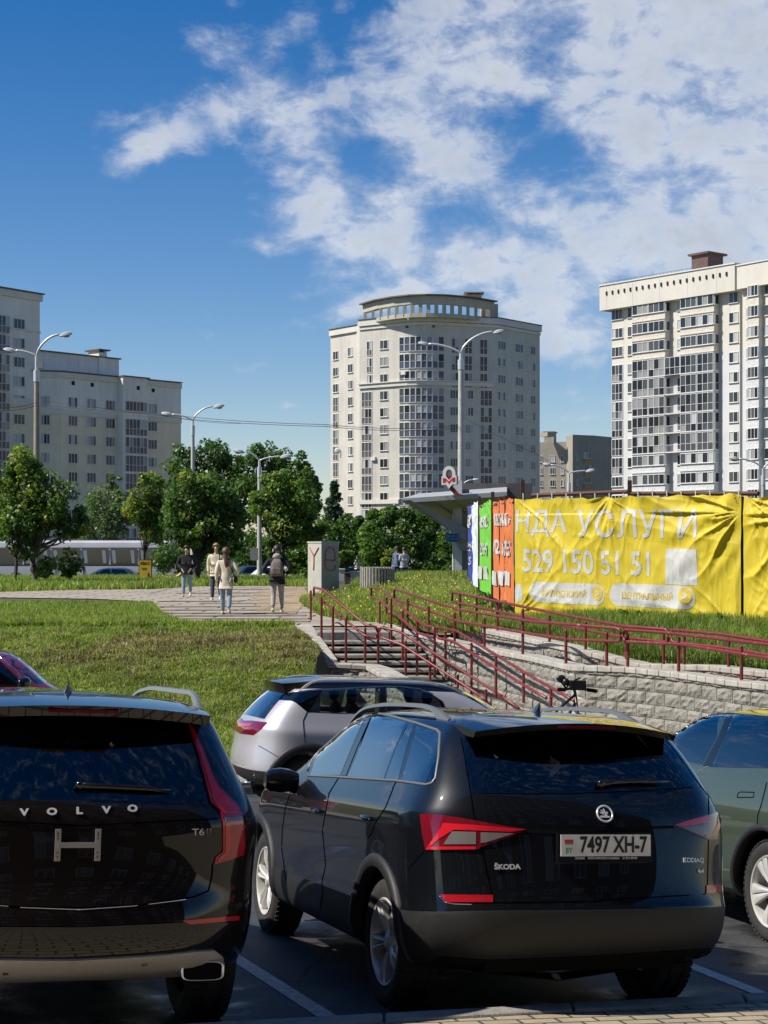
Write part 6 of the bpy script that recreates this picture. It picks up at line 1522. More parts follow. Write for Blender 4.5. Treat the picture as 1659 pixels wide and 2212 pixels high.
lamp_post('two-armed street lamp standing between the left apartment block and the trees',416.5,95,922,1262,.13,(372,895,.8),(461,878,.65),ysplit=908)
lamp_post('tallest two-armed street lamp, in front of the tower with the curved crown',995.5,97,780,1245,.19,(926,743,.8),(1066,717,.6),ysplit=763)
lamp_post('grey street lamp between the woman in the pale jacket and the backpack man',560.5,92,1012,1258,.13,(528,975,.9),(606,986,.75),ysplit=995)
lamp_post('two-armed street lamp in front of the low grey-brown block',1229,120,1045,1215,.15,(1191,1004,.75),(1266,1017,.7),ysplit=1022)
lamp_post('street lamp over the banner fence at the right edge',1648.5,100,1030,1200,.14,(1597,991,.75),(1700,990,.7),ysplit=1012)
for px,py,px2,py2,lb in ((1003,1042,1024,1036,'thin lamp arm poking out just right of the metro sign'),(1304-20,1055,1301-20,1062,'') ):
    if not lb: continue
    rt=empty('street_lamp',P(px,1180,130),label=lb,cat='street lamp'); o=rt.location; mb=MB(); mb.tube([Vector((0,0,0)),P(px,py,130)-o,P((px+px2)/2,(py+py2)/2-1.5,130)-o,P(px2,py2,130)-o],.06,6); mb.build('arm',galv,rt,smooth=True); mb=MB(); mb.ball(P(px2+4,py2,130)-o,.16,5,0,(1.8,1,.6)); mb.build('lamp_head',lampw,rt,smooth=True)
# small boxes on the posts
for px,py,Y,w_,h_,lb in ((549,1197,91.6,.42,.68,'small grey box fixed to the pole beside the backpack man'),(88,788,83.7,.26,.36,'small dark camera fixed on the left lamp pole')):
    mb=MB(); mb.box(P(px,py,Y),(w_,.2,h_)); tag(mb.build('utility_box' if Y>80 else 'camera_unit',mat('box_grey',(.25,.26,.27),.6) if Y>80 else matte_blk),lb,'utility box' if Y>80 else 'camera')
# overhead wires
def wire(label,pts,r=.012):
    V=[P(*p_) for p_ in pts]; out=[]
    for a,b in zip(V,V[1:]):
        for k in range(8): f=k/8; q=a.lerp(b,f); q.z-=.25*4*f*(1-f)*(a-b).length/40; out.append(q)
    out.append(V[-1]); mb=MB(); mb.tube(out,r,5); tag(mb.build('overhead_wire',mat('wire_black',(.02,.02,.025),.6)),label,'wire')
wire('upper overhead wire crossing from the left lamp pole to the tallest lamp',[(-60,877,60),(79,870,84),(372,897,78),(700,917,70),(990,919,97)],.013)
wire('lower overhead wire just under the one reaching the tallest lamp',[(-60,884,60),(79,876,84),(372,902,78),(700,921,70),(990,924,97)],.013)
wire('thin wire slanting down from the left lamp pole towards the grey block',[(79,858,84),(200,878,70),(330,893,80),(520,915,100)],.010)
wire('thin wire slanting from the tallest lamp over the tower to the grey block',[(996,900,97),(1165,985,100),(1215,1003,120)],.010)
wire('low thin wire behind the heads of the walkers',[(340,1178,95),(560,1178,100),(660,1183,100)],.012)
wire('low thin wire rising over the bushes behind the two standing men',[(735,1172,100),(850,1160,100),(965,1140,95)],.012)
# ================================================================ cabinet with graffiti
cab_m=mat('cabinet_paint',(.40,.40,.35),.6,vary=.1,vscale=2); cab_d=mat('cabinet_brown_side',(.32,.285,.225),.65,vary=.12,vscale=2); spray=mat('red_spray_paint',(.50,.10,.05),.7)
Yk=57.0; A=Vector((X_(664,Yk+.25),Yk+.45)); Bc=Vector((X_(695,Yk),Yk-.25)); Cc=Vector((X_(732,Yk),Yk+.50))
zb=.02; zt=P(695,1173,Bc.y).z
cb2=empty('utility_cabinet',(Bc.x,Bc.y,zb),label='tall grey-beige utility cabinet with red graffiti YE beside the stairs',cat='cabinet'); o=cb2.location
D=Vector((A.x+Cc.x-Bc.x,A.y+Cc.y-Bc.y))
mb=MB(); mb.prism([Vector((q.x,q.y,zb))-o for q in (A,Bc,Cc,D)],(0,0,zt-zb)); ob=mb.build('cabinet_body',cab_m,cb2); bv=ob.modifiers.new('b','BEVEL'); bv.width=.015
c4=(A+Bc+Cc+D)/4; mb=MB(); mb.prism([Vector((c4.x+(q.x-c4.x)*1.04,c4.y+(q.y-c4.y)*1.04,zt+.004))-o for q in (A,Bc,Cc,D)],(0,0,.05)); mb.build('cabinet_lid',cab_m,cb2)
d1=(Cc-Bc).normalized(); n1_=Vector((d1.y,-d1.x)); mb=MB(); mb.prism([Vector((Bc.x+d1.x*.03,Bc.y+d1.y*.03,zb+.05))-o,Vector((Cc.x-d1.x*.03,Cc.y-d1.y*.03,zb+.05))-o,Vector((Cc.x-d1.x*.03,Cc.y-d1.y*.03,zt-.06))-o,Vector((Bc.x+d1.x*.03,Bc.y+d1.y*.03,zt-.06))-o],Vector((n1_.x,n1_.y,0))*.008); mb.build('cabinet_door',cab_d,cb2)
d0=(Bc-A).normalized(); n0=Vector((d0.y,-d0.x)); Ha=zt-zb
def spraypath(P0,d,n,W_,pts,r=.018):
    mb=MB(); mb.tube([Vector((P0.x+d.x*W_*a+n.x*.02,P0.y+d.y*W_*a+n.y*.02,zb+Ha*b))-o for a,b in pts],r,5); mb.build('graffiti',spray,cb2,smooth=True)
W0=(Bc-A).length; W1=(Cc-Bc).length
spraypath(A,d0,n0,W0,[(.15,.92),(.32,.84),(.48,.76)]); spraypath(A,d0,n0,W0,[(.82,.92),(.62,.83),(.48,.76),(.48,.62),(.46,.50)])
spraypath(Bc,d1,n1_,W1,[(.20,.69),(.45,.69),(.72,.68),(.76,.80),(.66,.90),(.42,.92),(.24,.87),(.18,.75),(.17,.62),(.26,.53),(.45,.50),(.66,.50),(.76,.54),(.74,.60)])
# ================================================================ round slatted concrete bin
Yn=54.0; bn=empty('concrete_planter',PZ(816,1289,.10)*1.0,label='round ribbed concrete planter on a pale foot in the grass by the stairs',cat='planter'); bn.location=(X_(815,Yn),Yn,plateau(X_(815,Yn),Yn)); 
s0=F/Yn; rr_=36/s0; hh=P(0,1225,Yn).z-bn.location.z; h0=P(0,1276,Yn).z-bn.location.z
rib=mat('ribbed_concrete',(.30,.28,.245),.9,vary=.3,vscale=8)
mb=MB(); mb.lathe([(rr_*.90,h0),(rr_*.93,h0+.05),(rr_*.93,hh-.04),(rr_*.86,hh),(rr_*.70,hh-.02),(rr_*.68,hh-.12),(.01,hh-.12)],(0,0,0),48); bowl=mb.build('bowl',rib,bn,smooth=True)
mb=MB()
for k in range(34):
    a=2*PI*k/34; M=Matrix.Rotation(a,4,'Z')@Matrix.Translation((rr_*.96,0,(h0+hh)/2)); mb.box((0,0,0),(.09,.062,hh-h0),0,0,M)
mb.build('ribs',rib,bn); mb=MB(); mb.lathe([(rr_*.82,-.1),(rr_*.80,h0-.0),(.01,h0)],(0,0,0),32); mb.build('foot',mat('pale_concrete',(.50,.48,.44),.85,vary=.15),bn,smooth=True)
mb=MB(); mb.ball((0,0,hh-.12),rr_*.66,6,0,(1,1,.22)); mb.build('fill',mat('planter_fill',(.42,.41,.38),.9,vary=.2),bn,smooth=True)
# low brown walls and bench blocks behind the bin, pale crates
wall_d=mat('dark_timber',(.06,.035,.03),.8,vary=.3); pale=mat('pale_board',(.40,.41,.42),.7,vary=.1)
for nm,px0,px1,y0,y1,Y,m_,lb,ct in (('wooden_bin',745,757,1239,1266,80,wall_d,'dark brown box just left of the round planter','box'),('wooden_bin',909,925,1240,1266,86,wall_d,'dark brown box standing right of the two men','box'),('stone_wall',757,782,1236,1266,88,pale,'low pale wall between the dark box and the planter','wall'),('stone_wall',860,905,1247,1262,90,wall_d,'low dark wall behind the feet of the two men','wall'),('crate',731,744,1231,1247,82,pale,'pale crate right behind the graffiti cabinet','crate')):
    a=P(px0,y1,Y);b=P(px1,y0,Y); mb=MB(); mb.box(((a.x+b.x)/2,Y,(a.z+b.z)/2-.1),(b.x-a.x,.5,b.z-a.z+.2)); mb.box(((a.x+b.x)/2,Y,b.z+.03),(b.x-a.x+.08,.58,.06)); ob=mb.build(nm,m_); bv=ob.modifiers.new('b','BEVEL'); bv.width=.012; tag(ob,lb,ct)
# ================================================================ kvass board, yellow slide barrier
Yq=84.0; a=P(300,1253,Yq); b=P(328,1209,Yq); kv=empty('advert_board',((a.x+b.x)/2,Yq,plateau(0,Yq)),label='yellow КВАС advertising board standing in the grass in front of the coach',cat='sign'); w_=b.x-a.x; z1=b.z-kv.location.z
mb=MB(); mb.box((0,0,z1/2),(w_,.08,z1)); fr_=mb.build('board_frame',mat('board_brown',(.05,.03,.02),.6),kv); mb=MB(); mb.box((0,-.045,z1/2+.02),(w_-.07,.01,z1-.12)); mb.build('board_face',mat('board_yellow',(.66,.42,.04),.5,vary=.1),kv)
vs,fs=text_mesh('КВАС',.21,.002,.006); mb=MB(); mb.add([(v.x*.86,-.054,v.y+z1-.2) for v in vs],fs); mb.build('lettering',mat('board_ink',(.06,.03,.01),.6),kv)
mb=MB(); mb.box((-.06,-.054,z1-.42),(.28,.004,.035)); mb.box((-.04,-.054,z1-.50),(.22,.004,.035)); mb.prism([(.10,-.056,.10),(.22,-.056,.10),(.21,-.056,.42),(.18,-.056,.50),(.12,-.056,.45)],(0,.004,0)); mb.build('printed_bottle',mat('board_ink'),kv)
mb=MB(); o=P(372,1252,88); pts=[P(352,1249,88),P(378,1249,88),P(386,1244,88),P(394,1238,88),P(400,1239,88)]
mb.tube(pts,[.09,.09,.09,.09,.07],8); mb.tube([P(345,1252,88),P(352,1243,88)],.05,6); ob=mb.build('barrier_arm',mat('barrier_yellow',(.62,.40,.06),.5),smooth=True); tag(ob,'yellow barrier arm lying in the grass left of the man in the black hoodie','barrier')
# ================================================================ bicycle leaning at the block wall
bk=empty('bicycle',P(1237,1560,21.0),label='black bicycle whose handlebar rises above the middle SUV, against the block wall',cat='bicycle'); o=bk.location
zg=lot(bk.location.x,21.0)+.1; Yk2=21.0
bp=mat('bike_black',(.012,.012,.014),.35)
def BP(px,py): return P(px,py,Yk2)-o
mb=MB(); mb.tube([BP(1204,1489),BP(1215,1490),BP(1235,1487),BP(1262,1489),BP(1278,1491),BP(1290,1493)],.016,8); hb_=mb.build('handlebar',bp,bk,smooth=True)
for q in (((1204,1489),(1222,1490)),((1268,1490),(1290,1493))):
    mb=MB(); mb.tube([BP(*q[0]),BP(*q[1])],.024,8); mb.build('grip',matte_blk,hb_)
mb=MB(); mb.tube([BP(1240,1487),BP(1243,1500)],.02,8); mb.box(BP(1248,1480),(.20,.12,.12)); mb.build('light_bracket',bp,bk,angle=40)
mb=MB(); mb.tube([BP(1222,1486),BP(1213,1474),BP(1207,1465)],.014,6); mb.tube([BP(1222,1486),BP(1240,1470),BP(1254,1464)],.012,6); mb.ball(BP(1212,1466),.07,6,0,(.9,.3,.7)); mb.ball(BP(1222,1473),.05,6); mb.build('mirror_stalk',bp,bk,smooth=True)
zf=zg+.34-o.z; xf=BP(1262,0).x; xb_=xf-1.02
for x in (xf,xb_):
    mb=MB(); mb.tube([(x+.335*math.cos(2*PI*k/36),0,zf+.335*math.sin(2*PI*k/36)) for k in range(36)],.022,8,closed=True); ty=mb.build('wheel',tyre_m,bk,smooth=True)
    mb=MB()
    for k in range(12): a=2*PI*k/12; mb.tube([(x,0,zf),(x+.32*math.cos(a),0,zf+.32*math.sin(a))],.002,4)
    mb.build('spokes',chrome,ty)
mb=MB(); hd=BP(1243,1500); sd_=Vector((xb_+.38,0,zf+.48)); bb=Vector((xb_+.46,0,zf-.04))
for a,b in ((hd,Vector((xf,0,zf))),(hd+Vector((0,0,-.1)),bb),(hd,sd_),(sd_,bb),(bb,Vector((xb_,0,zf))),(sd_,Vector((xb_,0,zf)))): mb.tube([a,b],.018,8)
mb.build('frame',bp,bk,smooth=True); mb=MB(); mb.ball(sd_+Vector((0,0,.08)),.12,6,0,(1.1,.6,.3)); mb.build('saddle',matte_blk,bk,smooth=True)
print('street ok')
# ================================================================ vegetation
def leafmat(name,col,tr=.45):
    m=bpy.data.materials.new(name); m.use_nodes=True; t=NT(m.node_tree); o=t.n('ShaderNodeOutputMaterial'); p=t.n('ShaderNodeBsdfPrincipled'); p.inputs['Roughness'].default_value=.42; p.inputs['Specular IOR Level'].default_value=.45
    tc=t.n('ShaderNodeTexCoord'); a=t.noise(tc.outputs['Object'],1.1,4,.6)
    c=t.ramp(a,[(.3,tuple(x*.7 for x in col)),(.7,tuple(min(1,x*1.3) for x in col))]); t.l(c,p.inputs['Base Color'])
    td=t.n('ShaderNodeBsdfTranslucent'); t.l(t.mix(1.0,c,(1.25,1.35,.55),bt='MULTIPLY'),td.inputs[0]); mx=t.n('ShaderNodeMixShader'); mx.inputs[0].default_value=tr; t.l(p.outputs[0],mx.inputs[1]); t.l(td.outputs[0],mx.inputs[2]); t.l(mx.outputs[0],o.inputs[0]); MATS[name]=m; return m
L_br=leafmat('leaf_bright',(0.17,0.265,0.045)); L_md=leafmat('leaf_mid',(0.085,0.165,0.030)); L_dk=leafmat('leaf_dark',(0.070,0.140,0.036)); L_yl=leafmat('leaf_yellow',(0.28,0.30,0.06)); L_or=leafmat('leaf_orange',(0.38,0.20,0.075)); L_bl=leafmat('leaf_bluegreen',(0.105,0.175,0.075)); L_pa=leafmat('leaf_pale',(0.18,0.22,0.105)); L_fir=leafmat('needle_green',(0.031,0.063,0.028),.15)
bark=mat('bark',(.13,.10,.075),.9,vary=.35,vscale=6,bump=.6,bscale=14); bark_d=mat('dark_bark',(.05,.038,.03),.9,vary=.3,vscale=6); bark_w=mat('pale_bark',(.36,.35,.30),.85,vary=.3,vscale=5)
def leaves(C,n,sig,size,mats,weights,rs,up=.25,droop=0):
    """C: (k,4) clump centres + radius. returns arrays of leaf-sized quads"""
    C=np.asarray(C); k=len(C); idx=rs.integers(0,k,n); d=rs.normal(size=(n,3)); d/=np.linalg.norm(d,axis=1)[:,None]
    r=C[idx,3]*sig*rs.uniform(.25,1.0,n)**.45
    P0=C[idx,:3]+d*r[:,None]*np.array([1,1,.85])
    nrm=d*.6+rs.normal(size=(n,3))*.7; nrm[:,2]+=up; nrm/=np.linalg.norm(nrm,axis=1)[:,None]
    a=np.cross(nrm,rs.normal(size=(n,3))); a/=np.linalg.norm(a,axis=1)[:,None]; b=np.cross(nrm,a)
    s=size*rs.uniform(.55,1.25,n)[:,None]
    V=np.stack([P0-a*s*.5,P0+b*s*.33+nrm*s*.08,P0+a*s*.5,P0-b*s*.33+nrm*s*.08],1).reshape(-1,3)
    Fq=np.arange(n*4).reshape(n,4)
    cm=rs.choice(len(mats),k,p=weights); mi=np.where(rs.random(n)<.7,cm[idx],rs.choice(len(mats),n,p=weights))
    return V,Fq,mi
def tree(name,label,px,pbase,Y,blobs,nleaf,size,mats,weights,trunk_r=.12,seed=1,depth=1.0,barkm=bark,zb=None,clumps=26,group=None,cat='tree',lean=0,trunk_top=None,limbs=True,csz=.34):
    rs=np.random.default_rng(seed); s=F/Y; b=P(px,pbase,Y) if zb is None else Vector((X_(px,Y),Y,zb))
    rt=empty(name,b,label=label,cat=cat,group=group); C=[]
    tot=sum(q[2]*q[3] for q in blobs)
    for bx,by,rx,ry in blobs:
        c=P(bx,by,Y)-b; RX,RZ=rx/s,ry/s; n=max(4,int(clumps*rx*ry/tot*1.5))
        for _ in range(n):
            d=rs.normal(size=3); d/=np.linalg.norm(d); q=rs.uniform(.25,1)**.5*.86
            C.append((c.x+d[0]*RX*q,c.y+d[1]*RX*depth*q,c.z+d[2]*RZ*q,min(RX,RZ)*rs.uniform(csz*.6,csz*1.35)))
    V,Fq,mi=leaves(C,int(nleaf*.88),1.15,size,mats,weights,rs,up=.5); o=np_mesh('crown',V,Fq,mats,mi); o.parent=rt
    # trunk and limbs
    cz=sorted(c[2] for c in C)[len(C)//3]; top=Vector((np.mean([c[0] for c in C])*.6,0,cz if trunk_top is None else trunk_top)); mb=MB()
    N=7; pts=[Vector((top.x*(k/N)**1.5+rs.normal()*trunk_r*.25*(k>0),rs.normal()*trunk_r*.2*(k>0),lerp(-.4,top.z,k/N))) for k in range(N+1)]
    mb.tube(pts,[trunk_r*(1.15-.65*k/N) for k in range(N+1)],9)
    if limbs:
        for c in C[::2]:
            t_=Vector(c[:3]); i0=min(N,max(2,int(N*rs.uniform(.45,.95)))); p0=pts[i0]; md=p0.lerp(t_,.5)+Vector((0,0,-.08*(t_-p0).length)); mb.tube([p0,md,p0.lerp(t_,.95)],[trunk_r*.38,trunk_r*.22,trunk_r*.06],5,caps=False)
    mb.build('trunk',barkm,rt,smooth=True); return rt
gm=[L_br,L_md,L_dk,L_yl]
tree('maple_tree','bright maple at the far left, its crown in front of the lamp post',72,1258,78,[(60,1010,55,52),(95,1075,75,62),(35,1100,60,70),(128,1125,66,52),(55,1135,72,42),(165,1140,34,32),(18,1030,40,50)],15000,.20,[L_br,L_md,L_dk,L_yl,L_pa],[.34,.34,.12,.12,.08],.17,3,clumps=90)
tree('young_tree','thin dark-stemmed tree left of the bright maple',35,1256,77,[(30,1140,48,48),(50,1195,28,22)],1800,.20,gm,[.2,.5,.25,.05],.09,4,clumps=24,barkm=bark_d)
tree('feathery_tree','pale feathery tree in front of the shaded left block',228,1250,130,[(235,1090,58,58),(215,1150,60,60),(255,1045,32,26),(262,1110,30,50)],7500,.24,[L_pa,L_bl,L_md],[.45,.4,.15],.16,5,clumps=60,zb=-.9,csz=.3)
tree('maple_tree','young maple with orange-tinted tips above the kvass board',311,1250,86,[(322,1055,38,36),(300,1105,40,38),(345,1105,30,50),(330,1155,40,25),(312,1025,18,12),(350,1040,14,14)],6500,.19,[L_yl,L_br,L_md,L_or],[.34,.38,.25,.03],.07,6,clumps=70,barkm=bark_d)
tree('maple_tree','dark dense maple behind the man in the black hoodie',425,1256,82,[(430,1050,52,42),(400,1105,55,55),(470,1085,48,50),(440,1150,70,40),(505,1130,38,48),(390,1160,40,26),(490,1180,40,25)],15000,.20,[L_dk,L_md,L_br,L_yl],[.38,.37,.17,.08],.17,7,clumps=100,barkm=bark_d)
tree('maple_tree','light green maple behind the backpack man, its crown around the grey lamp',583,1256,88,[(600,1050,50,38),(575,1095,36,50),(640,1080,50,48),(655,1030,24,22),(620,1140,55,50),(600,1185,46,28),(675,1140,30,45)],13500,.20,[L_br,L_md,L_dk,L_yl],[.36,.34,.16,.14],.10,8,clumps=95,barkm=bark_d)
tree('broad_tree','tall blue-green tree rising behind the dark maple',455,1250,150,[(390,1005,42,50),(450,990,52,45),(500,1010,42,50),(430,1060,85,60),(520,1080,45,70)],14000,.34,[L_bl,L_md,L_dk],[.42,.33,.25],.3,9,clumps=95,zb=-.9)
tree('broad_tree','broad dark green tree whose right edge meets the blue gap',600,1250,148,[(575,985,52,38),(625,1005,50,42),(660,1040,38,45),(545,1040,55,60),(610,1090,75,60),(680,1075,22,38),(660,1120,40,50)],16000,.34,[L_dk,L_md,L_bl],[.38,.36,.26],.35,10,clumps=105,zb=-.9)
# spruce
def spruce(label,px,pt,pb,Y,seed):
    b=Vector((X_(px,Y),Y,-.9)); rt=empty('spruce_tree',b,label=label,cat='tree'); s=F/Y; zt=P(px,pt,Y).z+.9; zb_=P(px,pb,Y).z+.9; rs=np.random.default_rng(seed); C=[]
    for k in range(26):
        f=k/25; z=lerp(zt,zb_,f); r=.15+1.25*f*(1+.2*math.sin(k*2.2))
        for j in range(3+int(8*f)):
            a=rs.uniform(0,2*PI); 
            for q in (.35,.7,1.0): C.append((r*q*math.cos(a),r*q*math.sin(a),z-.25*q*r*.5,.16+.16*f))
    V,Fq,mi=leaves(C,9000,1.1,.24,[L_fir,L_dk],[.8,.2],rs,up=.0); o=np_mesh('crown',V,Fq,[L_fir,L_dk],mi); o.parent=rt
    mb=MB(); mb.tube([(0,0,-.3),(0,0,zt*.6),(0,0,zt)],[.14,.09,.02],7); mb.build('trunk',bark_d,rt,smooth=True)
spruce('narrow dark spruce against the left edge of the curved tower',722,1043,1190,128,21)
# row of dark bushy trees behind the cabinet, planter and pillar
for i,(lb,px,blobs,n,w) in enumerate((
  ('dark rounded tree just left of the graffiti cabinet',668,[(668,1185,42,50),(640,1215,30,30)],5200,[.1,.3,.6]),
  ('dark bushy tree directly behind the graffiti cabinet',712,[(708,1165,40,42),(720,1210,45,38),(690,1150,20,20)],6500,[.1,.34,.56]),
  ('bushy tree behind the gap between cabinet and planter',760,[(765,1140,38,32),(755,1195,45,45)],7000,[.12,.4,.48]),
  ('highest of the dark bushy trees, under the curved tower',822,[(825,1125,42,28),(850,1110,24,16),(815,1180,52,52)],8500,[.14,.42,.44]),
  ('bushy tree behind the two standing men',880,[(875,1130,42,36),(880,1195,52,50)],8500,[.12,.42,.46]),
  ('dark bushy tree under the tip of the canopy',935,[(925,1140,38,40),(945,1200,48,48)],8000,[.1,.38,.52]),
  ('dark bushy tree half hidden by the canopy pillar',985,[(978,1180,34,40),(985,1215,42,34)],4500,[.1,.36,.54]),
  ('dark hedge tree behind the coach front',385,[(372,1200,50,40),(410,1215,40,35)],5000,[.1,.34,.56]),
  ('dark hedge tree between the two young men',470,[(468,1195,48,50),(500,1210,36,40)],5500,[.08,.32,.6]),
  ('dark hedge tree right of the grey lamp foot',545,[(540,1195,46,50),(590,1205,50,46)],6500,[.08,.32,.6]))):
    tree('bushy_tree',lb,px,1250,100+(i%3)*3+(12 if i>6 else 0),blobs,n,.23,[L_br,L_md,L_dk],w,.14,30+i,clumps=60,zb=-.9,group='dark bushy trees along the road',barkm=bark_d,limbs=False)
for i,(lb,px,py,rx,ry,Y) in enumerate((('light green shrub right behind the graffiti cabinet',748,1208,22,20,90),('light green shrub at the left foot of the graffiti cabinet',657,1240,10,12,86),('small shrub left of the two standing men',843,1205,20,22,92),('leafy sucker shoots at the foot of the bright maple',150,1215,32,34,79),('leafy shoots right of the bright maple stem',100,1225,26,24,77.5))):
    tree('shrub',lb,px,1256,Y,[(px,py,rx,ry),(px-rx*.3,py+ry*.6,rx*.7,ry*.6)],900,.20,[L_br,L_yl,L_md],[.5,.25,.25],.03,60+i,clumps=14,zb=-.5 if Y>85 else -.05,cat='shrub',limbs=True)
# ---- grass
g_gr=leafmat('grass_green',(0.155,0.26,0.042),.5); g_yl=leafmat('grass_yellowgreen',(0.29,0.35,0.075),.5); g_dr=leafmat('grass_dry',(0.44,0.38,0.21),.5); g_br=leafmat('grass_brown',(0.15,0.105,0.055),.2); g_dk=leafmat('grass_dark',(0.07,0.125,0.027),.5)
GM=[g_gr,g_yl,g_dr,g_br,g_dk]
def fbm(x,y,sc,seed):
    rs=np.random.default_rng(seed); v=np.zeros_like(x); a=1;f_=sc
    for _ in range(4):
        for k in range(3):
            th=rs.uniform(0,2*PI); v+=a*np.sin((x*math.cos(th)+y*math.sin(th))*f_+rs.uniform(0,6.28)+1.5*np.sin((x*math.sin(th)-y*math.cos(th))*f_*.7+rs.uniform(0,6)))
        a*=.6;f_*=2.1
    return v/5
GT=.5
def grass(name,label,n,xf,y0,y1,hfun,wfun,zf,wsel,seed,ypow=1.0,keep=None,lean=.5):
    rs=np.random.default_rng(seed); y=y0+(y1-y0)*rs.random(n)**ypow; lo,hi=xf(y); x=lo+(hi-lo)*rs.random(n)
    if keep is not None: k=keep(x,y); x,y=x[k],y[k]
    n=len(x); z=np.array([zf(a,b) for a,b in zip(x.tolist(),y.tolist())])
    h=hfun(x,y,rs); w_=wfun(x,y,rs); a=rs.uniform(0,2*PI,n); ld=rs.uniform(0,2*PI,n); le=np.abs(rs.normal(size=n))*lean*h
    dx,dy=np.cos(a)*w_*.5,np.sin(a)*w_*.5; tx,ty=np.cos(ld)*le,np.sin(ld)*le
    b0=np.stack([x-dx,y-dy,z],1); b1=np.stack([x+dx,y+dy,z],1); m0=np.stack([x-dx*.8+tx*.35,y-dy*.8+ty*.35,z+h*.6],1); m1=np.stack([x+dx*.8+tx*.35,y+dy*.8+ty*.35,z+h*.6],1); tp=np.stack([x+tx,y+ty,z+h*np.clip(1-le/h*.35,.4,1)],1)
    V=np.stack([b0,b1,m1,tp,m0],1).reshape(-1,3); i=np.arange(n)[:,None]*5
    F1=np.hstack([i,i+1,i+2,i+4]); T=np.hstack([i+4,i+2,i+3,i+3])
    me_f=np.vstack([F1]); sel=wsel(x,y,rs)
    # quads for the lower half, triangles for the tip: built as two face sets in one mesh
    me=bpy.data.meshes.new(name); me.vertices.add(len(V)); me.vertices.foreach_set('co',V.astype(np.float32).ravel())
    tri=np.hstack([i+4,i+2,i+3]); lv=np.concatenate([F1.ravel(),tri.ravel()]).astype(np.int32); m=len(F1)
    me.loops.add(len(lv)); me.loops.foreach_set('vertex_index',lv); me.polygons.add(2*m)
    me.polygons.foreach_set('loop_start',np.concatenate([np.arange(m)*4,4*m+np.arange(m)*3]).astype(np.int32)); me.polygons.foreach_set('loop_total',np.concatenate([np.full(m,4),np.full(m,3)]).astype(np.int32))
    for q in GM: me.materials.append(q)
    me.polygons.foreach_set('material_index',np.concatenate([sel,sel]).astype(np.int32)); me.update(calc_edges=True)
    o=bpy.data.objects.new(name,me); COL.objects.link(o); return tag(o,label,'grass',kind='stuff')
def pick(x,y,rs,pat,tabs):   # pat in -1..1 chooses a row of probabilities
    u=rs.random(len(x)); q=np.clip((pat+1)/2*len(tabs),0,len(tabs)-1e-6).astype(int); T=np.cumsum(np.array(tabs),1)[q]; return (u[:,None]>T).sum(1).clip(0,4)
bank_tab=[[.38,.44,.08,.02,.08],[.30,.42,.16,.06,.06],[.16,.30,.28,.22,.04],[.06,.14,.34,.44,.02]]
def bank_w(x,y,rs):
    pat=fbm(x,y,1.3,1)*.9-.27+.35*fbm(x,y,5.5,5); pat+=1.1*np.exp(-((y-33.2)/1.2)**2)*(x>-5.5); pat+=.30*np.exp(-((y-32)/2.2)**2); pat-=1.0*np.exp(-((y-24.2)/1.4)**2); pat-=1.2*(y>35.1); return pick(x,y,rs,pat,bank_tab)
brx=np.array([interp([(23.2,-.9),(29,-1.3),(32.6,-1.26),(36,-1.95),(36.6,-2.0),(40,-2.0)],v) for v in frange(23.2,40,60)])
def bx_(y): return np.minimum(-9.3*np.ones_like(y),-.2305*y-.5),np.interp(y,frange(23.2,40,60),brx)
grass('grass','tangled green and straw-coloured grass on the bank',230000,bx_,23.25,36.3,lambda x,y,rs:rs.uniform(.05,.14,len(x))*np.clip(.45+1.1*(fbm(x,y,5.5,5)+.35),.30,1.9),lambda x,y,rs:rs.uniform(.008,.020,len(x)),lambda a,b:H(a,b)-.03,bank_w,1,lean=1.0)
# keep-out for the path, expressed on the ground
PATH=[PZ(a,b,0) for a,b in ((-300,1293),(200,1294),(290,1298),(330,1308),(350,1331),(400,1353),(622,1353),(832,1353),(820,1346),(745,1341),(690,1331),(645,1302),(664,1285),(664,1268),(560,1266),(430,1267),(330,1273),(150,1275),(0,1279),(-300,1281))]
PX=np.array([(q.x,q.y) for q in PATH])
def inpath(x,y):
    c=np.zeros(len(x),bool); n=len(PX)
    for i in range(n):
        x1,y1=PX[i];x2,y2=PX[(i+1)%n]; t_=((y1>y)!=(y2>y)); 
        with np.errstate(divide='ignore',invalid='ignore'): t_&=(x<(x2-x1)*(y-y1)/(y2-y1)+x1)
        c^=t_
    return c
pl_tab=[[.42,.48,.04,.01,.05],[.34,.54,.08,.01,.03],[.26,.54,.15,.03,.02]]
def plw(x,y,rs): return pick(x,y,rs,fbm(x,y,.5,3)*.8,pl_tab)
grass('grass','lush green grass between the bank and the path',90000,lambda y:(-.2305*y-.6,-1.95+0*y),36.0,50,lambda x,y,rs:rs.uniform(.10,.24,len(x)),lambda x,y,rs:rs.uniform(.014,.03,len(x)),lambda a,b:zplat(a,b)-.02,plw,2,ypow=1.2,keep=lambda x,y:~inpath(x,y))
grass('grass','taller grass beyond the path under the trees',60000,lambda y:(-.2305*y-1,-.2305*y*.0-2.3+0*y),62,96,lambda x,y,rs:rs.uniform(.15,.42,len(x)),lambda x,y,rs:rs.uniform(.03,.06,len(x)),lambda a,b:zplat(a,b)-.03,plw,3,ypow=.9,keep=lambda x,y:~inpath(x,y))
def moundx(y): 
    lo=np.interp(y,[33,36,38.2,39.5,42.2,46,53,56,58,70,95],[1.6,.75,-.1,-.93,-1.63,-2.1,-2.7,-2.6,-1.2,-1.4,-1.6]); return lo,np.minimum(np.interp(y,[33,36,39,42,46,50,56,60,100],[6.5,3.2,3.3,2.9,2.75,2.8,3.1,9,16]),9+0*y)
m_tab=[[.44,.34,.10,.02,.10],[.34,.44,.14,.02,.06],[.22,.50,.22,.03,.03]]
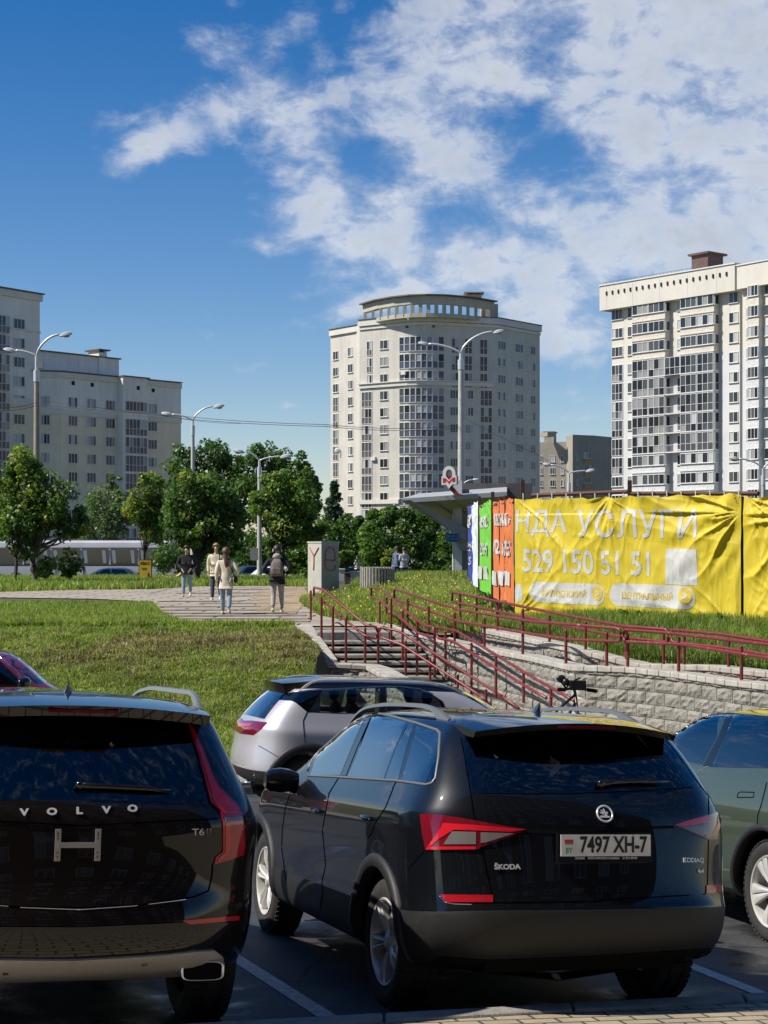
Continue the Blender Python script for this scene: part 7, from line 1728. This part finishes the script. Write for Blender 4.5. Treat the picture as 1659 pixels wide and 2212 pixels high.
grass('grass','flowering grass mound between the stairs and the banners',130000,moundx,33,88,lambda x,y,rs:rs.uniform(.10,.32,len(x)),lambda x,y,rs:rs.uniform(.014,.035,len(x)),lambda a,b:zplat(a,b)-.03,lambda x,y,rs:pick(x,y,rs,fbm(x,y,.6,8)*.8,m_tab),4,ypow=1.1,keep=lambda x,y:~inpath(x,y))
def stripx(y): 
    lo=np.interp(y,[q.y for q in UPC[::-1]]+[39],[q.x+.30 for q in UPC[::-1]]+[.8]); return lo,np.interp(y,[20,30,32,33,36.5],[11,10,7.2,6.2,3.4])
grass('grass','tall dark green grass between the ramp wall and the yellow banner',110000,stripx,22.3,36.3,lambda x,y,rs:rs.uniform(.12,.36,len(x)),lambda x,y,rs:rs.uniform(.010,.022,len(x)),lambda a,b:zplat(a,b)-.03,lambda x,y,rs:pick(x,y,rs,fbm(x,y,1.,9)*.8,[[.40,.2,.06,.02,.32],[.42,.30,.10,.03,.15]]),5,keep=lambda x,y:x>stripx(y)[0])
# weeds at the foot of the banners and small yellow flowers
rs=np.random.default_rng(77)
fy=mat('flower_yellow',(.60,.48,.03),.6); n=900; y=rs.uniform(36,58,n); lo,hi=moundx(y); x=lo+(hi-lo)*rs.random(n); k=~inpath(x,y); x,y=x[k],y[k]; C=np.array([(a,b,zplat(a,b)+.16+.14*rs.random(),.03) for a,b in zip(x,y)])
V,Fq,mi=leaves(C,len(C)*2,1,.05,[fy],[1],rs); tag(np_mesh('flowers',V,Fq,[fy],mi),'tiny yellow flowers scattered in the mound grass','flowers',kind='stuff')
for i,(px,py,Y,hh,lb) in enumerate(((1352,1350,32.2,.26,'leafy weed at the foot of the yellow banner, below its middle'),(1375,1352,32.1,.22,'smaller leafy weed touching the one below the banner middle'),(1560,1362,31.2,.25,'leafy weed just left of the seam between the yellow banners'),(1085,1285,36.2,.55,'thin weed growing against the orange banner'),(1048,1272,41.5,.55,'thin weed growing against the green banner'))):
    b=P(px,py,Y); b.z=zplat(b.x,b.y); rt=empty('weed',b,label=lb,cat='weed'); C=[(rs.normal()*.07,rs.normal()*.06,hh*rs.uniform(.2,1),.07) for _ in range(14)]; V,Fq,mi=leaves(C,260,1,.06,[L_md,L_br],[.6,.4],rs); o=np_mesh('foliage',V,Fq,[L_md,L_br],mi); o.parent=rt
    mb=MB(); mb.tube([(0,0,-.05),(.02,0,hh*.8)],[.008,.004],5); mb.build('stem',L_dk,rt)
print('green ok')
# ================================================================ people
def skin(name,joints,bones,mats,parent,root=0,levels=2,closed=True):
    """joints: {key:(pos,radius)}; bones: list of key pairs -> one continuous skinned surface"""
    keys=list(joints); ix={k:i for i,k in enumerate(keys)}; me=bpy.data.meshes.new(name)
    bm=bmesh.new(); lay=bm.verts.layers.skin.verify(); vs=[bm.verts.new(joints[k][0]) for k in keys]
    for a,b in bones: bm.edges.new((vs[ix[a]],vs[ix[b]]))
    for k,v in zip(keys,vs):
        r=joints[k][1]; v[lay].radius=(r,r) if not isinstance(r,tuple) else r; v[lay].use_root=(k==keys[root])
    bm.to_mesh(me); bm.free(); o=bpy.data.objects.new(name,me); COL.objects.link(o)
    sk=o.modifiers.new('s','SKIN'); sk.use_smooth_shade=True; sk.branch_smoothing=.4; ss=o.modifiers.new('u','SUBSURF'); ss.levels=levels; ss.render_levels=levels
    m2=eval_mesh(o); o.modifiers.clear(); o.data=m2; bpy.data.meshes.remove(me); m2.name=name; m2.materials.clear(); 
    m2.materials.append(mats)
    m2.polygons.foreach_set('use_smooth',[True]*len(m2.polygons)); m2.update(); o.parent=parent; return o
skin_m=mat('skin',(.50,.29,.20),.55); hair_d=mat('dark_hair',(.03,.02,.014),.5); hair_b=mat('brown_hair',(.11,.055,.03),.5); hair_l=mat('fair_hair',(.26,.17,.09),.55)
cloth=lambda n,c:mat(n,c,.85,vary=.2,vscale=9,bump=.35,bscale=18)
denim=cloth('light_denim',(.22,.30,.38)); denim_d=cloth('dark_denim',(.03,.045,.07)); black_c=cloth('black_cloth',(.010,.011,.016)); cream_c=cloth('cream_cloth',(.60,.55,.41)); grey_c=cloth('grey_cloth',(.34,.33,.33)); taupe=cloth('taupe_fabric',(.17,.14,.13)); lilac=cloth('lilac_cloth',(.40,.39,.45)); bluec=cloth('blue_cloth',(.09,.13,.22)); shoe_w=cloth('white_shoe',(.55,.53,.50)); shoe_d=cloth('dark_shoe',(.02,.02,.02))
def person(label,px,pfeet,Y,h,rz,top,trousers,hair,shoe,stride=.0,hairstyle='short',arms=('hang','hang'),lean=0,longtop=0,z=None,wide=1,headdrop=0,headz=0,twist=0):
    zg=plateau(X_(px,Y),Y) if z is None else z
    rt=empty('person',(X_(px,Y),Y,zg),rz,label,'person'); k=h/1.75
    V3=lambda x,y,z_:Vector((x*k,(y+lean*max(0,z_-.9))*k,z_*k))
    hy,hd=.02+headdrop,-headdrop*.35
    J={'pel':(V3(0,0,.95),.115*k),'waist':(V3(0,0,1.10),.105*k),'chest':(V3(0,0,1.30),.125*k),'neckb':(V3(0,0,1.44),.065*k),'neck':(V3(0,.01,1.50),.05*k),'jaw':(V3(0,hy+.02,1.565+hd),(.062*k,.075*k)),'head':(V3(0,hy,1.64+hd),(.078*k,.092*k)),'crown':(V3(0,hy-.01,1.705+hd),(.062*k,.072*k)),'nose':(V3(0,hy+.108,1.615+hd),.012*k)}
    Bn=[('pel','waist'),('waist','chest'),('chest','neckb'),('neckb','neck'),('neck','jaw'),('jaw','head'),('head','crown'),('head','nose')]
    leg={}; arm={}
    for sg,nm in ((1,'r'),(-1,'l')):
        st=stride*sg
        hip=V3(.095*sg,0,.88); knee=V3(.10*sg,st*.45+.03,.49+(.02 if st<0 else 0)); ank=V3(.10*sg,st*.95-(.05 if st<0 else 0),.09+(.07 if st<-.1 else 0)); toe=V3(.115*sg,st*.95+.15-(.04 if st<0 else 0),.035)
        leg[nm]=(hip,knee,ank,toe)
        J['hip'+nm]=(hip,.085*k);J['knee'+nm]=(knee,.055*k);J['ank'+nm]=(ank,.036*k);J['toe'+nm]=(toe,.030*k)
        Bn+=[('pel','hip'+nm),('hip'+nm,'knee'+nm),('knee'+nm,'ank'+nm),('ank'+nm,'toe'+nm)]
        sh=V3(.185*sg*wide,0,1.40); mode=arms[0 if sg==-1 else 1]
        if mode=='hang': el=V3(.235*sg*wide,-.03-st*.25,1.12); wr=V3(.235*sg*wide,.07-st*.55,.87); dr=Vector((0,.25,-1))
        elif mode=='pocket': el=V3(.28*sg*wide,-.05,1.12); wr=V3(.15*sg,.13,.95); dr=Vector((-.4*sg,.5,-.7))
        elif mode=='front': el=V3(.235*sg*wide,.0,1.13); wr=V3(.07*sg,.24,1.10); dr=Vector((-.6*sg,.4,.2))
        elif mode=='raise': el=V3(.24*sg*wide,.05,1.15); wr=V3(.10*sg,.20,1.36); dr=Vector((-.3*sg,.1,1))
        elif mode=='out': el=V3(.32*sg*wide,-.06,1.15); wr=V3(.24*sg,.12,1.02); dr=Vector((-.3*sg,.6,-.5))
        dr=dr.normalized(); arm[nm]=(sh,el,wr)
        J['sh'+nm]=(sh,.058*k);J['el'+nm]=(el,.040*k);J['wr'+nm]=(wr,.027*k); palm=wr+dr*.055*k; J['palm'+nm]=(palm,(.036*k,.018*k))
        Bn+=[('chest','sh'+nm),('sh'+nm,'el'+nm),('el'+nm,'wr'+nm),('wr'+nm,'palm'+nm)]
        side=dr.cross(Vector((sg,0,.3))).normalized(); cur=Vector((-sg,0,0))
        for q in range(4):
            b=palm+dr*.035*k+side*(q-1.5)*.019*k; m_=b+dr*(.036-.004*abs(q-1.3))*k+cur*.008*k; t_=m_+(dr*.026+cur*.018)*k
            J[f'f{q}a'+nm]=(b,.0095*k);J[f'f{q}b'+nm]=(m_,.0085*k);J[f'f{q}c'+nm]=(t_,.007*k); Bn+=[('palm'+nm,f'f{q}a'+nm),(f'f{q}a'+nm,f'f{q}b'+nm),(f'f{q}b'+nm,f'f{q}c'+nm)]
        ta=wr+dr*.03*k+side*.034*k; tb=ta+(dr*.032+side*.02)*k; J['ta'+nm]=(ta,.011*k);J['tb'+nm]=(tb,.009*k); Bn+=[('wr'+nm,'ta'+nm),('ta'+nm,'tb'+nm)]
    skin('body',J,Bn,skin_m,rt)
    # top: torso and sleeves as one garment
    T={'pel':(V3(0,0,.95-longtop*.5),(.185*k*wide,.165*k)),'hem':(V3(0,0,.87-longtop),(.19*k*wide,.165*k)),'waist':(V3(0,0,1.10),(.155*k*wide,.128*k)),'chest':(V3(0,0,1.30),(.165*k*wide,.132*k)),'neckb':(V3(0,0,1.43),(.085*k,.08*k)),'collar':(V3(0,0,1.475),.066*k)}
    TB=[('pel','hem'),('pel','waist'),('waist','chest'),('chest','neckb'),('neckb','collar')]
    for nm in 'rl':
        sh,el,wr=arm[nm]; T['sh'+nm]=(sh,.080*k);T['el'+nm]=(el,.064*k);T['wr'+nm]=(el.lerp(wr,.94),.046*k); TB+=[('chest','sh'+nm),('sh'+nm,'el'+nm),('el'+nm,'wr'+nm)]
    skin('jacket',T,TB,top,rt)
    L={'pel':(V3(0,0,.92),(.135*k,.110*k))}; LB=[]
    for nm in 'rl':
        hp,kn,an,to=leg[nm]; L['h'+nm]=(hp,.102*k);L['th'+nm]=(hp.lerp(kn,.5),.090*k);L['k'+nm]=(kn,.072*k);L['c'+nm]=(kn.lerp(an,.5),.068*k);L['a'+nm]=(an+Vector((0,0,.015)),.056*k); LB+=[('pel','h'+nm),('h'+nm,'th'+nm),('th'+nm,'k'+nm),('k'+nm,'c'+nm),('c'+nm,'a'+nm)]
    skin('trousers',L,LB,trousers,rt)
    for nm in 'rl':
        hp,kn,an,to=leg[nm]; skin('shoe',{'h':(an+Vector((0,-.04*k,-.045*k)),.044*k),'m':(an.lerp(to,.5)+Vector((0,0,-.01)),.046*k),'t':(to+Vector((0,.02*k,0)),.036*k)},[('h','m'),('m','t')],shoe,rt)
    c=V3(0,hy-.012,1.675+hd); r=.104*k
    if hairstyle=='cap':
        mb=MB(); mb.ball(c,r*1.02,8,0,(.86,1,.86)); mb.box(c+Vector((0,r*1.15,-.01)),(.13*k,.12*k,.012)); mb.build('cap',hair,rt,smooth=True)
    else:
        prof=[]; mb=MB(); N=10
        for i in range(7):
            th=PI*.62*i/6; 
            for j in range(16):
                a=2*PI*j/16; front=math.sin(a); t_=th*(1.0 if front<.2 else .62); prof.append(c+Vector((math.cos(a)*math.sin(t_)*r*.90,math.sin(a)*math.sin(t_)*r*1.04,math.cos(t_)*r*.98+(.012*k if i==0 else 0))))
        mb.add(prof,[(i*16+j,i*16+(j+1)%16,(i+1)*16+(j+1)%16,(i+1)*16+j) for i in range(6) for j in range(16)]); ho=mb.build('hair',hair,rt,smooth=True); so_=ho.modifiers.new('t','SOLIDIFY'); so_.thickness=.018*k
        if hairstyle=='long':
            skin('long_hair',{'a':(V3(0,hy-.07,1.66),(.075*k,.04*k)),'b':(V3(.01,-.085,1.52),(.075*k,.035*k)),'c':(V3(.02,-.125,1.38),(.065*k,.03*k)),'d':(V3(.035,-.145,1.24),(.045*k,.02*k))},[('a','b'),('b','c'),('c','d')],hair,rt)
    return rt,k,V3
person('young man in a black hoodie and light jeans walking towards the stairs',403.5,1289,58.3,1.80,PI,black_c,denim,hair_d,shoe_w,.14,arms=('pocket','pocket'),headdrop=.05,wide=1.12)
p2,k2,_v=person('young man in a cream hooded jacket and dark trousers facing the camera',467,1297,54.0,1.84,PI,cream_c,denim_d,hair_l,shoe_w,.22,arms=('hang','hang'),longtop=.0,wide=1.05)
mb=MB(); mb.tube([(-.12,.13,1.50),(-.13,.155,1.35),(-.14,.15,1.15),(-.17,.05,1.02)],.02,6); mb.build('backpack_strap',black_c,p2,smooth=True)
p3,k3,_v=person('woman with long brown hair in a cream jacket and light jeans, seen from behind',488,1328,42.8,1.70,0,cream_c,denim,hair_b,shoe_w,-.20,hairstyle='long',arms=('hang','out'),longtop=.16,wide=1.0)
mb=MB(); mb.tube([(.03,-.10,1.44),(.10,-.15,1.30),(.18,-.14,1.12),(.24,-.03,.95)],.011,6); mb.build('bag_strap',black_c,p3,smooth=True)
mb=MB(); mb.ball((.25,.04,.90),.09,6,0,(.6,1.2,1.0)); mb.build('shoulder_bag',black_c,p3,smooth=True)
p4,k4,_v=person('man in a black jacket and grey trousers carrying a taupe backpack, walking away',599,1325,43.6,1.76,0,black_c,grey_c,hair_d,shoe_w,.13,arms=('out','out'),lean=-.02,wide=1.12,headdrop=.0)
mb=MB()
V=[];secs=[(-.13,.98,.15,.05),(-.15,1.05,.165,.08),(-.15,1.2,.165,.09),(-.14,1.33,.14,.075),(-.12,1.43,.08,.04)]
for yy,zz_,w_,d_ in secs:
    for j in range(14):
        a=2*PI*j/14; V.append((math.copysign(abs(math.cos(a))**.6,math.cos(a))*w_,yy-.03+math.copysign(abs(math.sin(a))**.6,math.sin(a))*d_,zz_))
mb.add(V,[(i*14+j,i*14+(j+1)%14,(i+1)*14+(j+1)%14,(i+1)*14+j) for i in range(4) for j in range(14)]+[tuple(range(13,-1,-1)),tuple(56+j for j in range(14))])
bpk=mb.build('backpack',taupe,p4,angle=60)
mb=MB(); mb.box((0,-.265,1.12),(.22,.04,.16)); bb_=mb.build('backpack_pocket',taupe,bpk); bb_.modifiers.new('b','BEVEL').width=.015
for sx in (-1,1):
    mb=MB(); mb.tube([(sx*.05,-.12,1.44),(sx*.10,-.02,1.50),(sx*.14,.13,1.40)],.02,6); mb.build('backpack_strap',grey_c,bpk,smooth=True)
mb=MB(); mb.tube([(-.105,.0,1.66),(-.085,0,1.75),(0,0,1.79),(.085,0,1.75),(.105,0,1.66)],.012,6); hp=mb.build('headphones',shoe_w,p4,smooth=True)
mb=MB(); mb.ball((-.105,.01,1.65),.045,6,0,(.5,1,1.1)); mb.ball((.105,.01,1.65),.045,6,0,(.5,1,1.1)); mb.build('ear_cup',shoe_w,hp,smooth=True)
mb=MB(); mb.ball((0,-.09,1.50),.10,7,0,(1.1,.6,.8)); mb.build('hood',grey_c,p4,smooth=True)
person('man in a cap and blue pullover standing, facing the man in the lilac shirt',857,1260,84,1.80,PI-.7,bluec,denim_d,mat('cap_cloth',(.12,.10,.09),.8),shoe_d,.03,hairstyle='cap',arms=('raise','hang'),z=.0)
person('man in a lilac-grey shirt standing with his back turned, right of the capped man',873,1262,83,1.74,.35,lilac,denim_d,hair_d,shoe_d,.03,arms=('front','front'),z=.0,wide=1.05)
person('distant person in a cream top sitting beyond the pale wall left of the planter',772,1262,92,1.30,.6,cream_c,denim_d,hair_d,shoe_d,.05,arms=('front','front'),z=-.0)
print('people ok')
